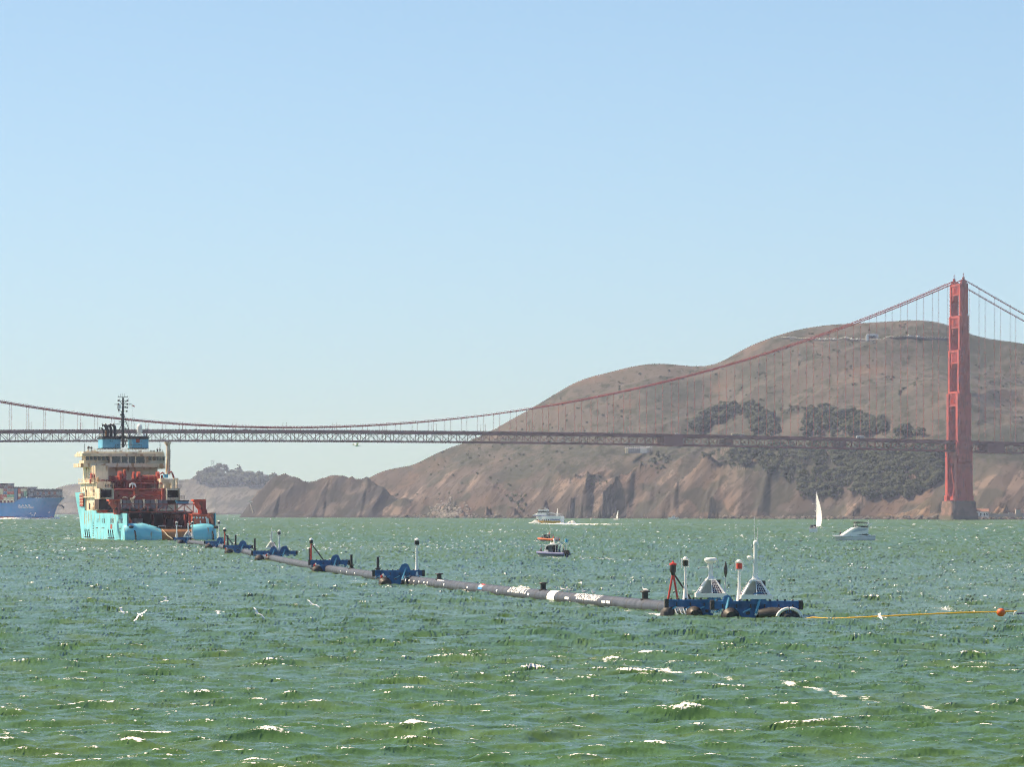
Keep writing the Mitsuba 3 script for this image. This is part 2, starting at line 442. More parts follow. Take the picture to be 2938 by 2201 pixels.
def main_height(X, Y):
    ys = shore_line(SHORE_MAIN)(X)
    lean_x = X - 0.8 * np.maximum(Y - ys, 0)
    ys = ys + 16 * (P2(lean_x, Y * 0.3, 60, 4, 4) - 0.5) * 2
    top = crest([(a, b, 4640 - max(0, a - 1500) * 0.25 if a > 1500 else 4640 + (1500 - a) * 0.25) for a, b in MAIN_TOP], 0)
    mid = crest([(a, b, 4080 - (a - 2080) * 0.16) for a, b in MID_TOP], 0)
    lines = [(crest([(2120, 1040, 4450), (2180, 1100, 4380), (2260, 1172, 4290)], 0), 0.46, 0.5),
             (crest([(2600, 1000, 4300), (2640, 1050, 4180), (2688, 1089, 3990)], 0), 0.42, 0.5),
             (crest([(1800, 1130, 4480), (1850, 1190, 4400), (1900, 1235, 4320)], 0), 0.5, 0.5)]
    h = np.maximum(ridge_field(X, Y, lines), np.maximum(crest_wall(X, Y, top, 0.28, 0.3), crest_wall(X, Y, mid, 0.36, 0.12)))
    h = gaussian_filter(h, (4, 7)) + 2.0
    d = Y - ys
    pxl = (X / Y) * F0 + CX
    cliff_top = np.interp(pxl, [900, 1200, 1500, 1650, 1800, 1900, 2040, 2120, 2300, 2450, 2600, 2700, 3400], [24, 28, 28, 44, 62, 70, 68, 52, 36, 30, 22, 14, 12])
    cliff_top = cliff_top * (0.7 + 0.6 * P2(X, Y, 60, 8, 3))
    run = np.maximum(cliff_top / 1.15, 6)
    k = np.clip(d / run, 0, 1)
    cliff = cliff_top * (1 - (1 - k) ** 1.5) + np.maximum(d - run, 0) * 0.50
    soft = 10.0
    low = -soft * np.log(np.exp(-np.clip(h, -200, 400) / soft) + np.exp(-np.clip(cliff, -200, 400) / soft))
    low = np.where(d < 0, np.maximum(d * 0.5, -12), low)
    # rock ribs that stand out from the cliff face
    sl, ribs = shore_line(SHORE_MAIN), []
    for (xa, ya, xb, yb_) in RIBS:
        pts = []
        for q in np.linspace(0, 1, 6):
            px, py = xa + (xb - xa) * q, ya + (yb_ - ya) * q
            yy = 4200.0
            for _ in range(4):
                z = EYE - (py - HY) / F0 * yy
                yy = float(sl((px - CX) / F0 * yy)) + max(z / 1.05 - 15 * (1 - q), -3)
            pts.append(at(px, py, yy))
        ribs.append((np.array(pts), 1.25, 1.25))
    low = np.where(d > -6, np.maximum(low, ridge_field(X + 9 * (P2(X, Y, 26, 51, 3) - 0.5), Y, ribs) + 7 * (P2(X, Y, 16, 52, 3) - 0.5)), low)
    fade = np.clip((low + 3) / 20, 0, 1)
    near_top = np.clip(np.abs(Y - np.interp(X, top[:, 0], top[:, 1])) / 110, 0.06, 1)
    cl = np.clip(1.7 - low / np.maximum(cliff_top, 22), 0, 1)
    low = low + ravines(X, Y, low, 3 + 36 * cl, 100) * fade * near_top + ravines(X, Y, low, 13 * (1 - cl * 0.7), 300, 1.3, 70) * fade * near_top + 4.0 * (P2(X, Y, 26, 14, 4) - 0.5) * fade * near_top
    scrub = np.clip((P2(X, Y, 48, 17, 3) - 0.42) * 6, 0.15, 1)
    return low + 2.2 * (meshkit.fbm(np.stack([X / 5.0, Y / 9.0, low / 5.0], -1), 2, 15) - 0.5) * fade * scrub


HEAD_TOP = [(690, 1478), (706, 1456), (722, 1430), (740, 1410), (757, 1401), (768, 1384), (778, 1379), (792, 1368), (808, 1361), (822, 1359), (835, 1364), (852, 1372), (868, 1379), (880, 1385), (893, 1388), (908, 1383), (920, 1379), (935, 1371),
            (952, 1363), (978, 1364), (1000, 1362), (1011, 1359), (1029, 1363), (1056, 1363), (1074, 1372), (1090, 1388), (1110, 1404), (1140, 1425), (1180, 1450), (1230, 1484)]


def head_height(X, Y):
    ys = shore_line([(600, 4700), (690, 4680), (800, 4640), (930, 4585), (1000, 4550), (1100, 4500), (1200, 4500)])(X) + 16 * (P2(X, Y * 0, 34, 24, 3) - 0.5) * 2
    top = crest([(a, b, 4770 - (a - 690) * 0.40) for a, b in HEAD_TOP], 0)
    h = np.maximum(crest_wall(X, Y, top, 0.75, 0.8), ridge_field(X, Y, [(crest([(822, 1361, 4725), (800, 1410, 4690), (775, 1470, 4655)], 0), 1.1, 1.1), (crest([(955, 1366, 4665), (920, 1415, 4635), (895, 1470, 4608)], 0), 1.0, 1.0),
                           (crest([(1056, 1366, 4625), (1040, 1420, 4590), (1030, 1475, 4560)], 0), 1.0, 1.0)]))
    d = Y - ys
    cliff = np.where(d > 0, d * 1.9, np.maximum(d * 0.5, -12))
    low = np.minimum(h, cliff)
    low = np.maximum(low, -12)
    fade = np.clip((low + 2) / 16, 0, 1)
    return low + ravines(X, Y, low, 14, 52, 0.5, 40) * fade * np.clip((h + 6 - low) / 30 + 0.35, 0, 1) + 2.5 * (P2(X, Y, 10, 44, 3) - 0.5) * fade


FAR_TOP = [(60, 1480), (100, 1462), (130, 1430), (150, 1408), (166, 1393), (200, 1386), (240, 1381), (320, 1374), (420, 1378), (480, 1377), (535, 1371), (580, 1368), (640, 1364), (690, 1372), (740, 1380), (800, 1385), (900, 1395), (1000, 1400), (1100, 1405)]
FAR_LOW = [(560, 1480), (578, 1440), (596, 1410), (620, 1399), (660, 1393), (720, 1389), (800, 1387), (900, 1387)]


def far_height(X, Y):
    ys = shore_line([(40, 8690), (160, 8520), (420, 8430), (560, 8050), (700, 7880), (1100, 7700)])(X) + 40 * (P2(X, Y * 0, 70, 54, 3) - 0.5)
    h = np.maximum(crest_wall(X, Y, crest(FAR_TOP, 8800), 0.42, 0.3), crest_wall(X, Y, crest(FAR_LOW, 8120), 0.6, 0.25))
    d = Y - ys
    cliff = np.where(d > 0, d * 1.1, np.maximum(d * 0.5, -12))
    low = np.maximum(np.minimum(h, cliff), -12)
    fade = np.clip((low + 2) / 20, 0, 1)
    return low + ravines(X, Y, low, 11, 100, 0.4, 60) * fade * np.clip((h + 6 - low) / 40 + 0.2, 0, 1) + 5 * (P2(X, Y, 24, 64, 3) - 0.5) * fade


def cove_height(X, Y):
    """The cut bank that comes down to the sea right of the north tower."""
    line = crest([(2400, 1492, 3770), (2500, 1479, 3765), (2560, 1466, 3755), (2600, 1456, 3750), (2640, 1440, 3750), (2685, 1412, 3750), (2714, 1392, 3755), (2760, 1350, 3760), (2785, 1325, 3765), (2826, 1304, 3770), (2900, 1296, 3780), (2938, 1294, 3790), (3000, 1285, 3830), (3200, 1265, 3900)], 0)
    spur = crest([(2950, 1300, 3790), (2920, 1345, 3745), (2892, 1395, 3712), (2866, 1437, 3685), (2842, 1474, 3664)], 0)
    h = np.maximum(crest_wall(X, Y, line, 0.9, 0.15), ridge_field(X, Y, [(spur, 0.95, 0.95)]))
    # the shaded gully right of the spur
    g = crest([(2990, 1310, 3840), (2965, 1400, 3775), (2945, 1470, 3725)], 0)
    dist = np.full(X.shape, 1e9)
    for a, b in zip(g[:-1], g[1:]):
        dd = b[:2] - a[:2]
        t = np.clip(((X - a[0]) * dd[0] + (Y - a[1]) * dd[1]) / (dd @ dd), 0, 1)
        dist = np.minimum(dist, np.hypot(X - a[0] - t * dd[0], Y - a[1] - t * dd[1]))
    h = h - 34 * np.exp(-(dist / 22) ** 2) * np.clip(h / 20, 0, 1)
    ys = shore_line([(2380, 3770), (2600, 3705), (2740, 3668), (2850, 3640), (3200, 3600)])(X) + 8 * (P2(X, Y * 0, 18, 84, 3) - 0.5) * 2
    d = Y - ys
    cliff = np.where(d > 0, d * 1.5, np.maximum(d * 0.5, -12))
    low = np.maximum(np.minimum(h, cliff), -12)
    fade = np.clip((low + 1) / 10, 0, 1)
    return low + ravines(X, Y, low, 5, 24, 0.7, 90) * fade + 2.2 * (P2(X, Y, 7, 94, 3) - 0.5) * fade


GRIDS = {}


def ground(name):
    """Height of a finished land sheet at any point."""
    x, y, Z = GRIDS[name]
    
    def height(X, Y):
        X, Y = np.broadcast_arrays(np.atleast_1d(X), np.atleast_1d(Y))
        return map_coordinates(Z, [(Y - y[0]) / (y[1] - y[0]), (X - x[0]) / (x[1] - x[0])], order=1, mode='nearest')
    return height


def land(name, fn, x0, x1, y0, y1, nx, ny, material, label):
    x, y = np.linspace(x0, x1, nx), np.linspace(y0, y1, ny)
    X, Y = np.meshgrid(x, y)
    Z = fn(X, Y)
    GRIDS[name] = (x, y, Z)
    i = np.arange(nx * ny).reshape(ny, nx)
    Fq = np.stack([i[:-1, :-1], i[:-1, 1:], i[1:, 1:], i[1:, :-1]], -1).reshape(-1, 4)
    keep = Z.ravel()[Fq].max(1) > -8
    scene[name] = mikit.ply((np.stack([X, Y, Z], -1).reshape(-1, 3), Fq[keep]), material, smooth=True)
    tag(name, label, kind='structure')


def rock_and_grass(grass, scrub, rock, pale, line, s=1.0, ochre=(0.30, 0.17, 0.10)):
    """Dry grass above, scrub in blotches, bare rock on the steep ground; line is the height below which rock rules."""
    def fn(p, n, uv):
        steep = 1 - n.z
        a = fbm(p.x * 0.012 * s, p.y * 0.006 * s, p.z * 0.016 * s, 4)
        b = fbm(p.x * 0.10 * s, p.y * 0.05 * s, p.z * 0.12 * s, 4)
        q = fbm(p.x * 0.36, p.y * 0.16, p.z * 0.40, 2)
        w = (p.x - p.z * 0.8) * 0.075 * s
        d = fbm(w, p.y * 0.01 * s, p.z * 0.02 * s, 4)
        e = fbm((p.x - p.z * 0.8) * 0.32 * s, p.y * 0.05, p.z * 0.09 * s, 3)
        g = mix(grass, scrub, smoothstep(0.42, 0.60, a * 0.55 + b * 0.30 + q * 0.15))
        g = mix(g, (0.045, 0.050, 0.032), smoothstep(0.55, 0.66, q * 0.6 + b * 0.4) * 0.65)
        g = mix(g, mix(scrub, (0.02, 0.026, 0.016), 0.5), smoothstep(0.60, 0.70, b) * 0.6)
        g = mix(g, ochre, smoothstep(0.60, 0.75, fbm(p.x * 0.02 * s + 40, p.y * 0.01 * s, p.z * 0.03 * s, 3)) * 0.45)
        r = mix(rock, pale, smoothstep(0.5, 0.66, d) * 0.75)
        r = mix(r, ochre, smoothstep(0.5, 0.66, fbm(w * 0.4 + 11, p.y * 0.01, p.z * 0.012 * s, 3)) * 0.55)
        r = mix(r, (0.035, 0.033, 0.034), smoothstep(0.50, 0.64, e * 0.7 + q * 0.3) * 0.55)  # dark streaks painted as gully shade; rock and pale tones deepen the contrast
        r = mix(r, scrub, smoothstep(0.50, 0.60, fbm(p.x * 0.03 * s + 7, p.y * 0.02, p.z * 0.04 * s, 3)) * 0.7)
        t = smoothstep(line * 1.25, line * 0.7, p.z + (a - 0.5) * 70 + (d - 0.5) * 40)
        t = dr.maximum(t, smoothstep(0.30, 0.46, steep + (b - 0.5) * 0.2) * 0.6)
        c = mix(g, r, t)
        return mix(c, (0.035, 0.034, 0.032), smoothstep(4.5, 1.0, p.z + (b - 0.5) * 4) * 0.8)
    return fn


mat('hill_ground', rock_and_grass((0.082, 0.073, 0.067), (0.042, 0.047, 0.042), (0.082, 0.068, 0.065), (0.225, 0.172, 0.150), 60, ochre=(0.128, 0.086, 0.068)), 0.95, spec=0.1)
mat('headland_rock', rock_and_grass((0.052, 0.049, 0.049), (0.034, 0.037, 0.037), (0.043, 0.042, 0.046), (0.12, 0.10, 0.092), 95, ochre=(0.078, 0.062, 0.056)), 0.95, spec=0.1)  # rock tones lowered to put the headland's shade into its colour
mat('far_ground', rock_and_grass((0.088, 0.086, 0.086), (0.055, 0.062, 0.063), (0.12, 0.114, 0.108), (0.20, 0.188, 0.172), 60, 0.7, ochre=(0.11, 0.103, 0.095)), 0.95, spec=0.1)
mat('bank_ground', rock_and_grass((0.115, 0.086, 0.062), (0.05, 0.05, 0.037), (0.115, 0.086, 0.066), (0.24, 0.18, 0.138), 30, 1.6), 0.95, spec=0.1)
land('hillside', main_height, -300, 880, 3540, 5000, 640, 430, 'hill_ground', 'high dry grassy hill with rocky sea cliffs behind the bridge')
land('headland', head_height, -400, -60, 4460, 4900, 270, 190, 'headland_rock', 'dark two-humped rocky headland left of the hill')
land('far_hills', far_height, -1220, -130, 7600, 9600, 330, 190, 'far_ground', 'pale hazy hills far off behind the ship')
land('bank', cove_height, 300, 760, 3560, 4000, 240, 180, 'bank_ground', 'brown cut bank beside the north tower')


# ------------------------------------------------------------------ woods and single trees on the hill
def on_land(px, py, fn, y0, y1, step=4.0):
    """Where the sight lines through the photo pixels meet the land."""
    px, py = np.asarray(px, float), np.asarray(py, float)
    ys = np.arange(y0, y1, step)
    Y = np.repeat(ys[None], len(px), 0)
    X = (px[:, None] - CX) / F0 * Y
    Z = EYE - (py[:, None] - HY) / F0 * Y
    hit = fn(X, Y) > Z
    i = np.argmax(hit, 1)
    ok = hit.any(1)
    r = np.arange(len(px))
    return np.stack([X[r, i], Y[r, i], Z[r, i]], -1), ok


def tree_meshes(seed, kind):
    """(trunk, crown) of a tree one metre tall: crown clumps made of many small leafy faces."""
    g = np.random.default_rng(seed)
    t = MB()
    bend = g.normal(0, 0.02, 2)
    t.tube([(0, 0, -0.06), (bend[0], bend[1], 0.35), (bend[0] * 2, bend[1] * 2, 0.8)], [0.035, 0.024, 0.008], 6)
    clumps = []
    if kind == 'cypress':
        for _ in range(13):
            z = g.uniform(0.30, 0.95)
            r = 0.30 * (1.12 - z) ** 0.7
            a = g.uniform(0, 6.28)
            clumps.append((math.cos(a) * r * 0.9, math.sin(a) * r * 0.9, z, 0.15 * (1.25 - z)))
    elif kind == 'round':
        for _ in range(13):
            d = g.normal(size=3)
            d /= np.linalg.norm(d)
            clumps.append((d[0] * 0.30, d[1] * 0.30, 0.60 + d[2] * 0.24, g.uniform(0.11, 0.17)))
    else:
        for _ in range(12):
            a, q = g.uniform(0, 6.28), g.uniform(0.05, 0.42)
            clumps.append((math.cos(a) * q, math.sin(a) * q, g.uniform(0.66, 0.92), g.uniform(0.09, 0.15)))
    for x, y, z, r in clumps[:6]:
        t.cyl((bend[0], bend[1], min(0.6, z - 0.15)), (x * 0.9, y * 0.9, z), 0.010, 0.004, 5)
    v, f, nr = [], [], []
    for x, y, z, r in clumps:
        n = 34
        d = g.normal(size=(n, 3))
        d /= np.linalg.norm(d, axis=1, keepdims=True)
        c = np.array([x, y, z]) + d * np.array([1.25, 1.25, 0.8]) * r * g.uniform(0.55, 1.05, (n, 1))
        e1 = np.cross(d, g.normal(size=(n, 3)))
        e1 /= np.linalg.norm(e1, axis=1, keepdims=True)
        e2 = np.cross(d, e1)
        s = r * g.uniform(0.30, 0.55, (n, 1))
        base = len(v)
        for k in range(n):
            q = [c[k] - e1[k] * s[k], c[k] + e2[k] * s[k] * 0.8 + d[k] * s[k] * 0.3, c[k] + e1[k] * s[k], c[k] - e2[k] * s[k] * 0.8 - d[k] * s[k] * 0.2]
            m = len(v)
            v += q
            o = d[k] * 0.75 + np.array([x, y, (z - 0.55)]) / 0.45 * 0.6 + np.array([0, 0, 0.15])
            nr += [o / np.linalg.norm(o)] * 4
            f += [[m, m + 1, m + 2], [m, m + 2, m + 3]]
    return t.get(), (np.array(v), np.array(f)), np.array(nr)


def leaf_colour(dark, light):
    def fn(p, n, uv):
        a = fbm(p.x * 0.16, p.y * 0.08, p.z * 0.2, 3)
        return mix(dark, light, smoothstep(0.35, 0.65, a))
    return fn


mat('leaves', leaf_colour((0.036, 0.048, 0.034), (0.062, 0.074, 0.048)), 0.8, spec=0.2)
mat('bark', (0.09, 0.07, 0.055), 0.9)
TREE_KINDS = []
for i_, (sd_, kd_) in enumerate(((11, 'cypress'), (12, 'round'), (13, 'flat'), (14, 'round'), (15, 'cypress'))):
    tr_, cr_, nr_ = tree_meshes(sd_, kd_)
    trp = mikit.ply(tr_, 'bark')
    crp = {'type': 'ply', 'filename': meshkit.write_ply(cr_, False, normals=nr_), 'face_normals': False, 'bsdf': {'type': 'ref', 'id': 'leaves'}}
    gid = 'tree_kind_%d' % i_
    scene[gid] = {'type': 'shapegroup', 'trunk': dict(trp), 'crown': dict(crp)}
    TREE_KINDS.append((gid, trp, crp))


def place(loc, h, w, rot):
    return T().translate([float(a) for a in loc]).rotate([0, 0, 1], float(rot)).scale([float(w), float(w), float(h)])


def wood(name, label, polys, n, fn, y0, y1, hmin, hmax, seed, kinds=(0, 1, 2, 3, 4)):
    g = np.random.default_rng(seed)
    pts = []
    for poly in polys:
        P = sg.Polygon(poly)
        x0, ya, x1, yb = P.bounds
        want = int(n * P.area / sum(sg.Polygon(q).area for q in polys))
        while want > 0:
            a, b = g.uniform(x0, x1), g.uniform(ya, yb)
            if P.contains(sg.Point(a, b)):
                pts.append((a, b))
                want -= 1
    pts = np.array(pts)
    loc, ok = on_land(pts[:, 0], pts[:, 1], fn, y0, y1)
    k = 0
    for q, o in zip(loc, ok):
        if not o or q[2] < 3:
            continue
        k += 1
        h = g.uniform(hmin, hmax)
        scene[f'{name}__{k:03d}'] = {'type': 'instance', 'to_world': place(q - [0, 0, 0.5], h, h * g.uniform(0.8, 1.25), g.uniform(0, 360)), 'kind': {'type': 'ref', 'id': TREE_KINDS[int(g.choice(kinds))][0]}}
    tag(name, label, kind='stuff')


def c3(x, y):
    return 1900 + x / 2.131, 880 + y / 2.131


def poly3(*p):
    return [c3(a, b) for a, b in p]


wood('woodland', 'dark evergreen wood on the slope under the bridge deck', [
    poly3((540, 890), (700, 870), (1000, 860), (1720, 880), (1725, 1060), (1640, 1140), (1490, 1185), (1280, 1195), (1190, 1165), (1000, 1190), (860, 1180), (790, 1100), (700, 1050), (640, 1060), (560, 960)),
    poly3((440, 880), (560, 870), (560, 980), (470, 1000), (400, 960)), poly3((1000, 900), (1720, 900), (1700, 1080), (1500, 1190), (1200, 1160))], 820, ground('hillside'), 3600, 4500, 7, 13, 21)
wood('grove', 'dark grove showing above the deck left of the hollow', [
    poly3((170, 760), (210, 700), (300, 655), (360, 625), (450, 630), (480, 650), (450, 700), (300, 730), (240, 790)), poly3((490, 640), (560, 615), (620, 665), (675, 700), (700, 760), (740, 800), (560, 800), (540, 730))], 190, ground('hillside'), 3600, 4600, 8, 13, 22)
wood('grove_001', 'dark grove showing above the deck towards the tower', [
    poly3((865, 800), (865, 710), (900, 670), (990, 660), (1080, 650), (1200, 680), (1300, 720), (1360, 720), (1365, 800)), poly3((1425, 800), (1440, 765), (1490, 755), (1600, 805))], 210, ground('hillside'), 3600, 4600, 8, 14, 23)
wood('brush', 'low dark brush in the gullies of the sea cliffs', [
    [(1440, 1440), (1460, 1412), (1500, 1420), (1520, 1440), (1500, 1485), (1470, 1475)], [(1835, 1330), (1870, 1300), (1920, 1300), (1930, 1340), (1880, 1370), (1840, 1360)], [(1690, 1375), (1740, 1360), (1750, 1390), (1700, 1400)],
    [(2010, 1310), (2060, 1295), (2130, 1300), (2150, 1330), (2080, 1360)], [(2200, 1180), (2330, 1165), (2340, 1180), (2210, 1195)], [(2560, 1135), (2640, 1095), (2660, 1100), (2580, 1140)], [(1110, 1440), (1150, 1420), (1160, 1440)]], 150, ground('hillside'), 3600, 5000, 3, 6, 24, (1, 3, 2))
wood('brush_001', 'scattered low bushes over the dry upper hillside', [[(1180, 1345), (1260, 1300), (1400, 1250), (1600, 1135), (1760, 1070), (1900, 1050), (2100, 1030), (2260, 960), (2500, 935), (2640, 930), (2640, 1090), (2400, 1150), (2200, 1175), (2000, 1240), (1700, 1290), (1500, 1400), (1300, 1440), (1200, 1440)], [(2790, 1000), (2938, 1010), (2938, 1210), (2800, 1120)]], 520, ground('hillside'), 3600, 4950, 1.6, 4.2, 27, (1, 3, 2))
wood('far_wood', 'hazy trees along the crest of the far hills', [
    [(560, 1385), (600, 1372), (640, 1366), (690, 1374), (740, 1382), (800, 1388), (790, 1400), (700, 1398), (600, 1400)]], 150, ground('far_hills'), 7700, 9500, 18, 30, 25)
# trees that stand out against the grass or the sky
SINGLE = [poly3((205, 690)), poly3((240, 668)), poly3((300, 640)), poly3((345, 618)), poly3((372, 610)), poly3((445, 615)), poly3((500, 605)), poly3((528, 600)), poly3((560, 602)), poly3((600, 640)), poly3((640, 668)),
          poly3((672, 690)), poly3((880, 668)), poly3((905, 655)), poly3((985, 645)), poly3((1040, 640)), poly3((1078, 640)), poly3((1120, 660)), poly3((1170, 668)), poly3((1215, 678)), poly3((1290, 705)), poly3((1340, 706)), poly3((1440, 758)), poly3((1480, 750))]
SINGLE = np.array([q[0] for q in SINGLE])
loc_, ok_ = on_land(SINGLE[:, 0], SINGLE[:, 1] + 26, ground('hillside'), 3600, 4600)
for q, o in zip(loc_, ok_):
    if o:
        kd = TREE_KINDS[int(RNG.integers(0, 5))]
        lf = (q[0] / q[1]) * F0 + CX < 2260
        k = thing('hill_tree', 'dark evergreen tree standing out along the top of the %s grove above the deck' % ('left' if lf else 'right'), 'tree', 'trees along the top of the %s grove' % ('left' if lf else 'right'))
        m_ = place(q - [0, 0, 0.5], RNG.uniform(12, 17), RNG.uniform(12, 16), RNG.uniform(0, 360))
        add('trunk', {**kd[1], 'to_world': m_}, k)
        add('crown', {**kd[2], 'to_world': m_}, k)
for px, py, hh in ((598, 1372, 22), (613, 1372, 16), (622, 1366, 15), (636, 1366, 24), (646, 1364, 17), (660, 1372, 14), (683, 1372, 24), (706, 1380, 19), (738, 1380, 15), (764, 1384, 15)):
    q, o = on_land([px], [py + 6], ground('far_hills'), 7700, 9500)
    if o[0]:
        kd = TREE_KINDS[int(RNG.integers(0, 5))]
        k = thing('skyline_tree', 'hazy tree standing against the sky on the far crest', 'tree', 'trees on the far crest')
        m_ = place(q[0] - [0, 0, 0.5], hh * 1.6, hh * 1.6, RNG.uniform(0, 360))
        add('trunk', {**kd[1], 'to_world': m_}, k)
        add('crown', {**kd[2], 'to_world': m_}, k)


# ------------------------------------------------------------------ the bridge: s runs along the axis from midspan (tower at s = 640), t across it (towards the camera negative)
TH = math.radians(11.6)
AX, AT = np.array([math.cos(TH), math.sin(TH), 0]), np.array([-math.sin(TH), math.cos(TH), 0])
MIDP = np.array([419.0, 3530.0, 0]) - AX * 640
BM = np.eye(4)
BM[:3, 0], BM[:3, 1], BM[:3, 3] = AX, AT, MIDP
HALF_W = 13.7


def orange(p, n, uv):
    a = fbm(p.x * 0.12, p.y * 0.05, p.z * 0.10, 3)
    b = fbm(p.x * 0.8, p.y * 0.3, p.z * 0.12, 3)
    c = mix((0.37, 0.052, 0.036), (0.27, 0.042, 0.034), smoothstep(0.4, 0.7, a))
    return mix(c, (0.165, 0.037, 0.032), smoothstep(0.56, 0.75, b) * 0.6)


mat('orange_paint', orange, 0.55)
mat('deck_steel', lambda p, n, uv: mix((0.165, 0.044, 0.042), (0.095, 0.034, 0.034), smoothstep(0.35, 0.7, fbm(p.x * 0.2, p.y * 0.1, p.z * 0.4, 3))), 0.6)
mat('road_grey', (0.06, 0.06, 0.06), 0.9)
mat('pier_concrete', lambda p, n, uv: mix(mix((0.17, 0.100, 0.078), (0.115, 0.075, 0.062), smoothstep(0.4, 0.65, fbm(p.x * 0.2, p.y * 0.1, p.z * 0.15, 3))), (0.08, 0.075, 0.06), smoothstep(5.5, 2.0, p.z)), 0.9)
mat('lamp_steel', (0.24, 0.075, 0.06), 0.6)


def deck_z(s):
    s = np.asarray(s, float)
    return np.where(s < 640, 81.8 - 7.4 * (s / 640) ** 2, 74.4 - 0.0231 * (s - 640))


def cable_z(s):
    s = np.asarray(s, float)
    r = s - 640
    return np.where(s < 640, 83.6 + 141.4 * (s / 640) ** 2, 225.0 - 0.565 * r + 3.84e-4 * r * r)


S0, S1, STEP = -120.0 - 260 + 4.76, 790.0, 15.24
bridge = thing('suspension_bridge', 'red orange suspension bridge spanning the strait with its tower at the right', 'bridge')


def swept(sa, sb, n, t0, t1, lo, hi, mb):
    """A strip that follows the deck: offsets lo and hi are measured from the deck's top line."""
    s = np.linspace(sa, sb, n)
    z = deck_z(s)
    v = np.array([[q, t, zz + o] for q, zz in zip(s, z) for t, o in ((t0, lo), (t1, lo), (t1, hi), (t0, hi))])
    f = []
    for i in range(n - 1):
        for j in range(4):
            a, b = i * 4 + j, i * 4 + (j + 1) % 4
            f.append([a, b, b + 4, a + 4])
    f += [[3, 2, 1, 0], [n * 4 - 4, n * 4 - 3, n * 4 - 2, n * 4 - 1]]
    mb.raw(v, f)


swept(S0, S1, 90, -HALF_W + 1.2, HALF_W - 1.2, -2.6, -1.9, m := MB(BM)); m.build('roadway', 'road_grey', bridge)
for t in (-HALF_W, HALF_W):
    m = MB(BM); swept(S0, S1, 90, t - 0.5, t + 0.5, -3.3, -2.0, m); swept(S0, S1, 90, t - 0.45, t + 0.45, -10.9, -9.6, m)
    m.build('chord', 'deck_steel', bridge)
for t in (-HALF_W, HALF_W):
    m = MB(BM)
    swept(S0, S1, 90, t - 0.12, t + 0.12, -2.0, -0.55, m)
    swept(S0, S1, 90, t - 0.1, t + 0.1, -0.45, -0.2, m)
    for s in np.arange(S0, S1, 3.81):
        z = float(deck_z(s)); m.box((s - 0.12, t - 0.14, z - 2.0), (s + 0.12, t + 0.14, z - 0.1))
    m.build('railing', 'deck_steel', bridge)
# cross beams under the road and the lower laterals
m = MB(BM)
for i, s in enumerate(np.arange(S0, S1, 7.62)):
    z = float(deck_z(s))
    m.box((s - 0.3, -HALF_W + 0.6, z - 3.6), (s + 0.3, HALF_W - 0.6, z - 2.6))
    if i % 2 == 0:
        m.box((s - 0.25, -HALF_W + 0.6, z - 10.8), (s + 0.25, HALF_W - 0.6, z - 9.9))
m.build('floor_beams', 'deck_steel', bridge, kind='stuff')
# near truss: every post and diagonal its own part; far truss as one
for t, near in ((-HALF_W, True), (HALF_W, False)):
    far = MB(BM)
    for i, s in enumerate(np.arange(S0, S1 - 8, 7.62)):
        z0, z1 = float(deck_z(s)), float(deck_z(s + 7.62))
        post = MB(BM) if near else far
        post.box((s - 0.28, t - 0.3, z0 - 9.65), (s + 0.28, t + 0.3, z0 - 3.25))
        diag = MB(BM) if near else far
        if i % 2:
            diag.bar((s + 0.3, t, z0 - 9.9), (s + 7.3, t, z1 - 3.1), 0.42, 0.5)
        else:
            diag.bar((s + 0.3, t, z0 - 3.1), (s + 7.3, t, z1 - 9.9), 0.42, 0.5)
        if near:
            if i < 149:
                post.build('truss_post', 'deck_steel', bridge); diag.build('truss_diagonal', 'deck_steel', bridge)
            else:
                m = MB(BM); m.v, m.f, m.n = post.v, post.f, post.n
                far.raw(np.vstack(post.v), np.vstack(post.f)); far.raw(np.vstack(diag.v), np.vstack(diag.f))
    if not near:
        far.build('far_truss', 'deck_steel', bridge, kind='stuff')
# cables and suspenders
unit = mikit.ply(MB().cyl((0, 0, 0), (0, 0, 1), 1, n=6).get(), 'orange_paint', smooth=True)
for t in (-HALF_W, HALF_W):
    s = np.concatenate([np.linspace(S0, 640, 90), np.linspace(640, 960, 26)[1:]])
    MB(BM).tube(np.stack([s, s * 0 + t, cable_z(s)], -1), 0.50, 8).build('main_cable', 'orange_paint', bridge, smooth=True)
    s = np.concatenate([np.linspace(S0, 632, 60), np.linspace(648, 960, 20)])
    for g in (s[:60], s[60:]):
        MB(BM).tube(np.stack([g, g * 0 + t, cable_z(g) + 1.25], -1), 0.09, 4).build('hand_rope', 'orange_paint', bridge)
    for s in np.arange(640 - STEP * 66, 786, STEP):
        if s < S0 or abs(s - 640) < 10:
            continue
        a, b = float(deck_z(s)) - 2.2, float(cable_z(s)) - 0.3
        if b - a < 1.0:
            continue
        p = MIDP + AX * s + AT * t
        add('suspender', {**unit, 'to_world': T().translate([float(p[0]), float(p[1]), a]).scale([0.17, 0.17, b - a])}, bridge)
        c = float(cable_z(s))
        if b - a > 6:
            MB(BM).box((s - 0.45, t - 0.62, c - 0.66), (s + 0.45, t + 0.62, c + 0.62)).build('cable_band', 'orange_paint', bridge)
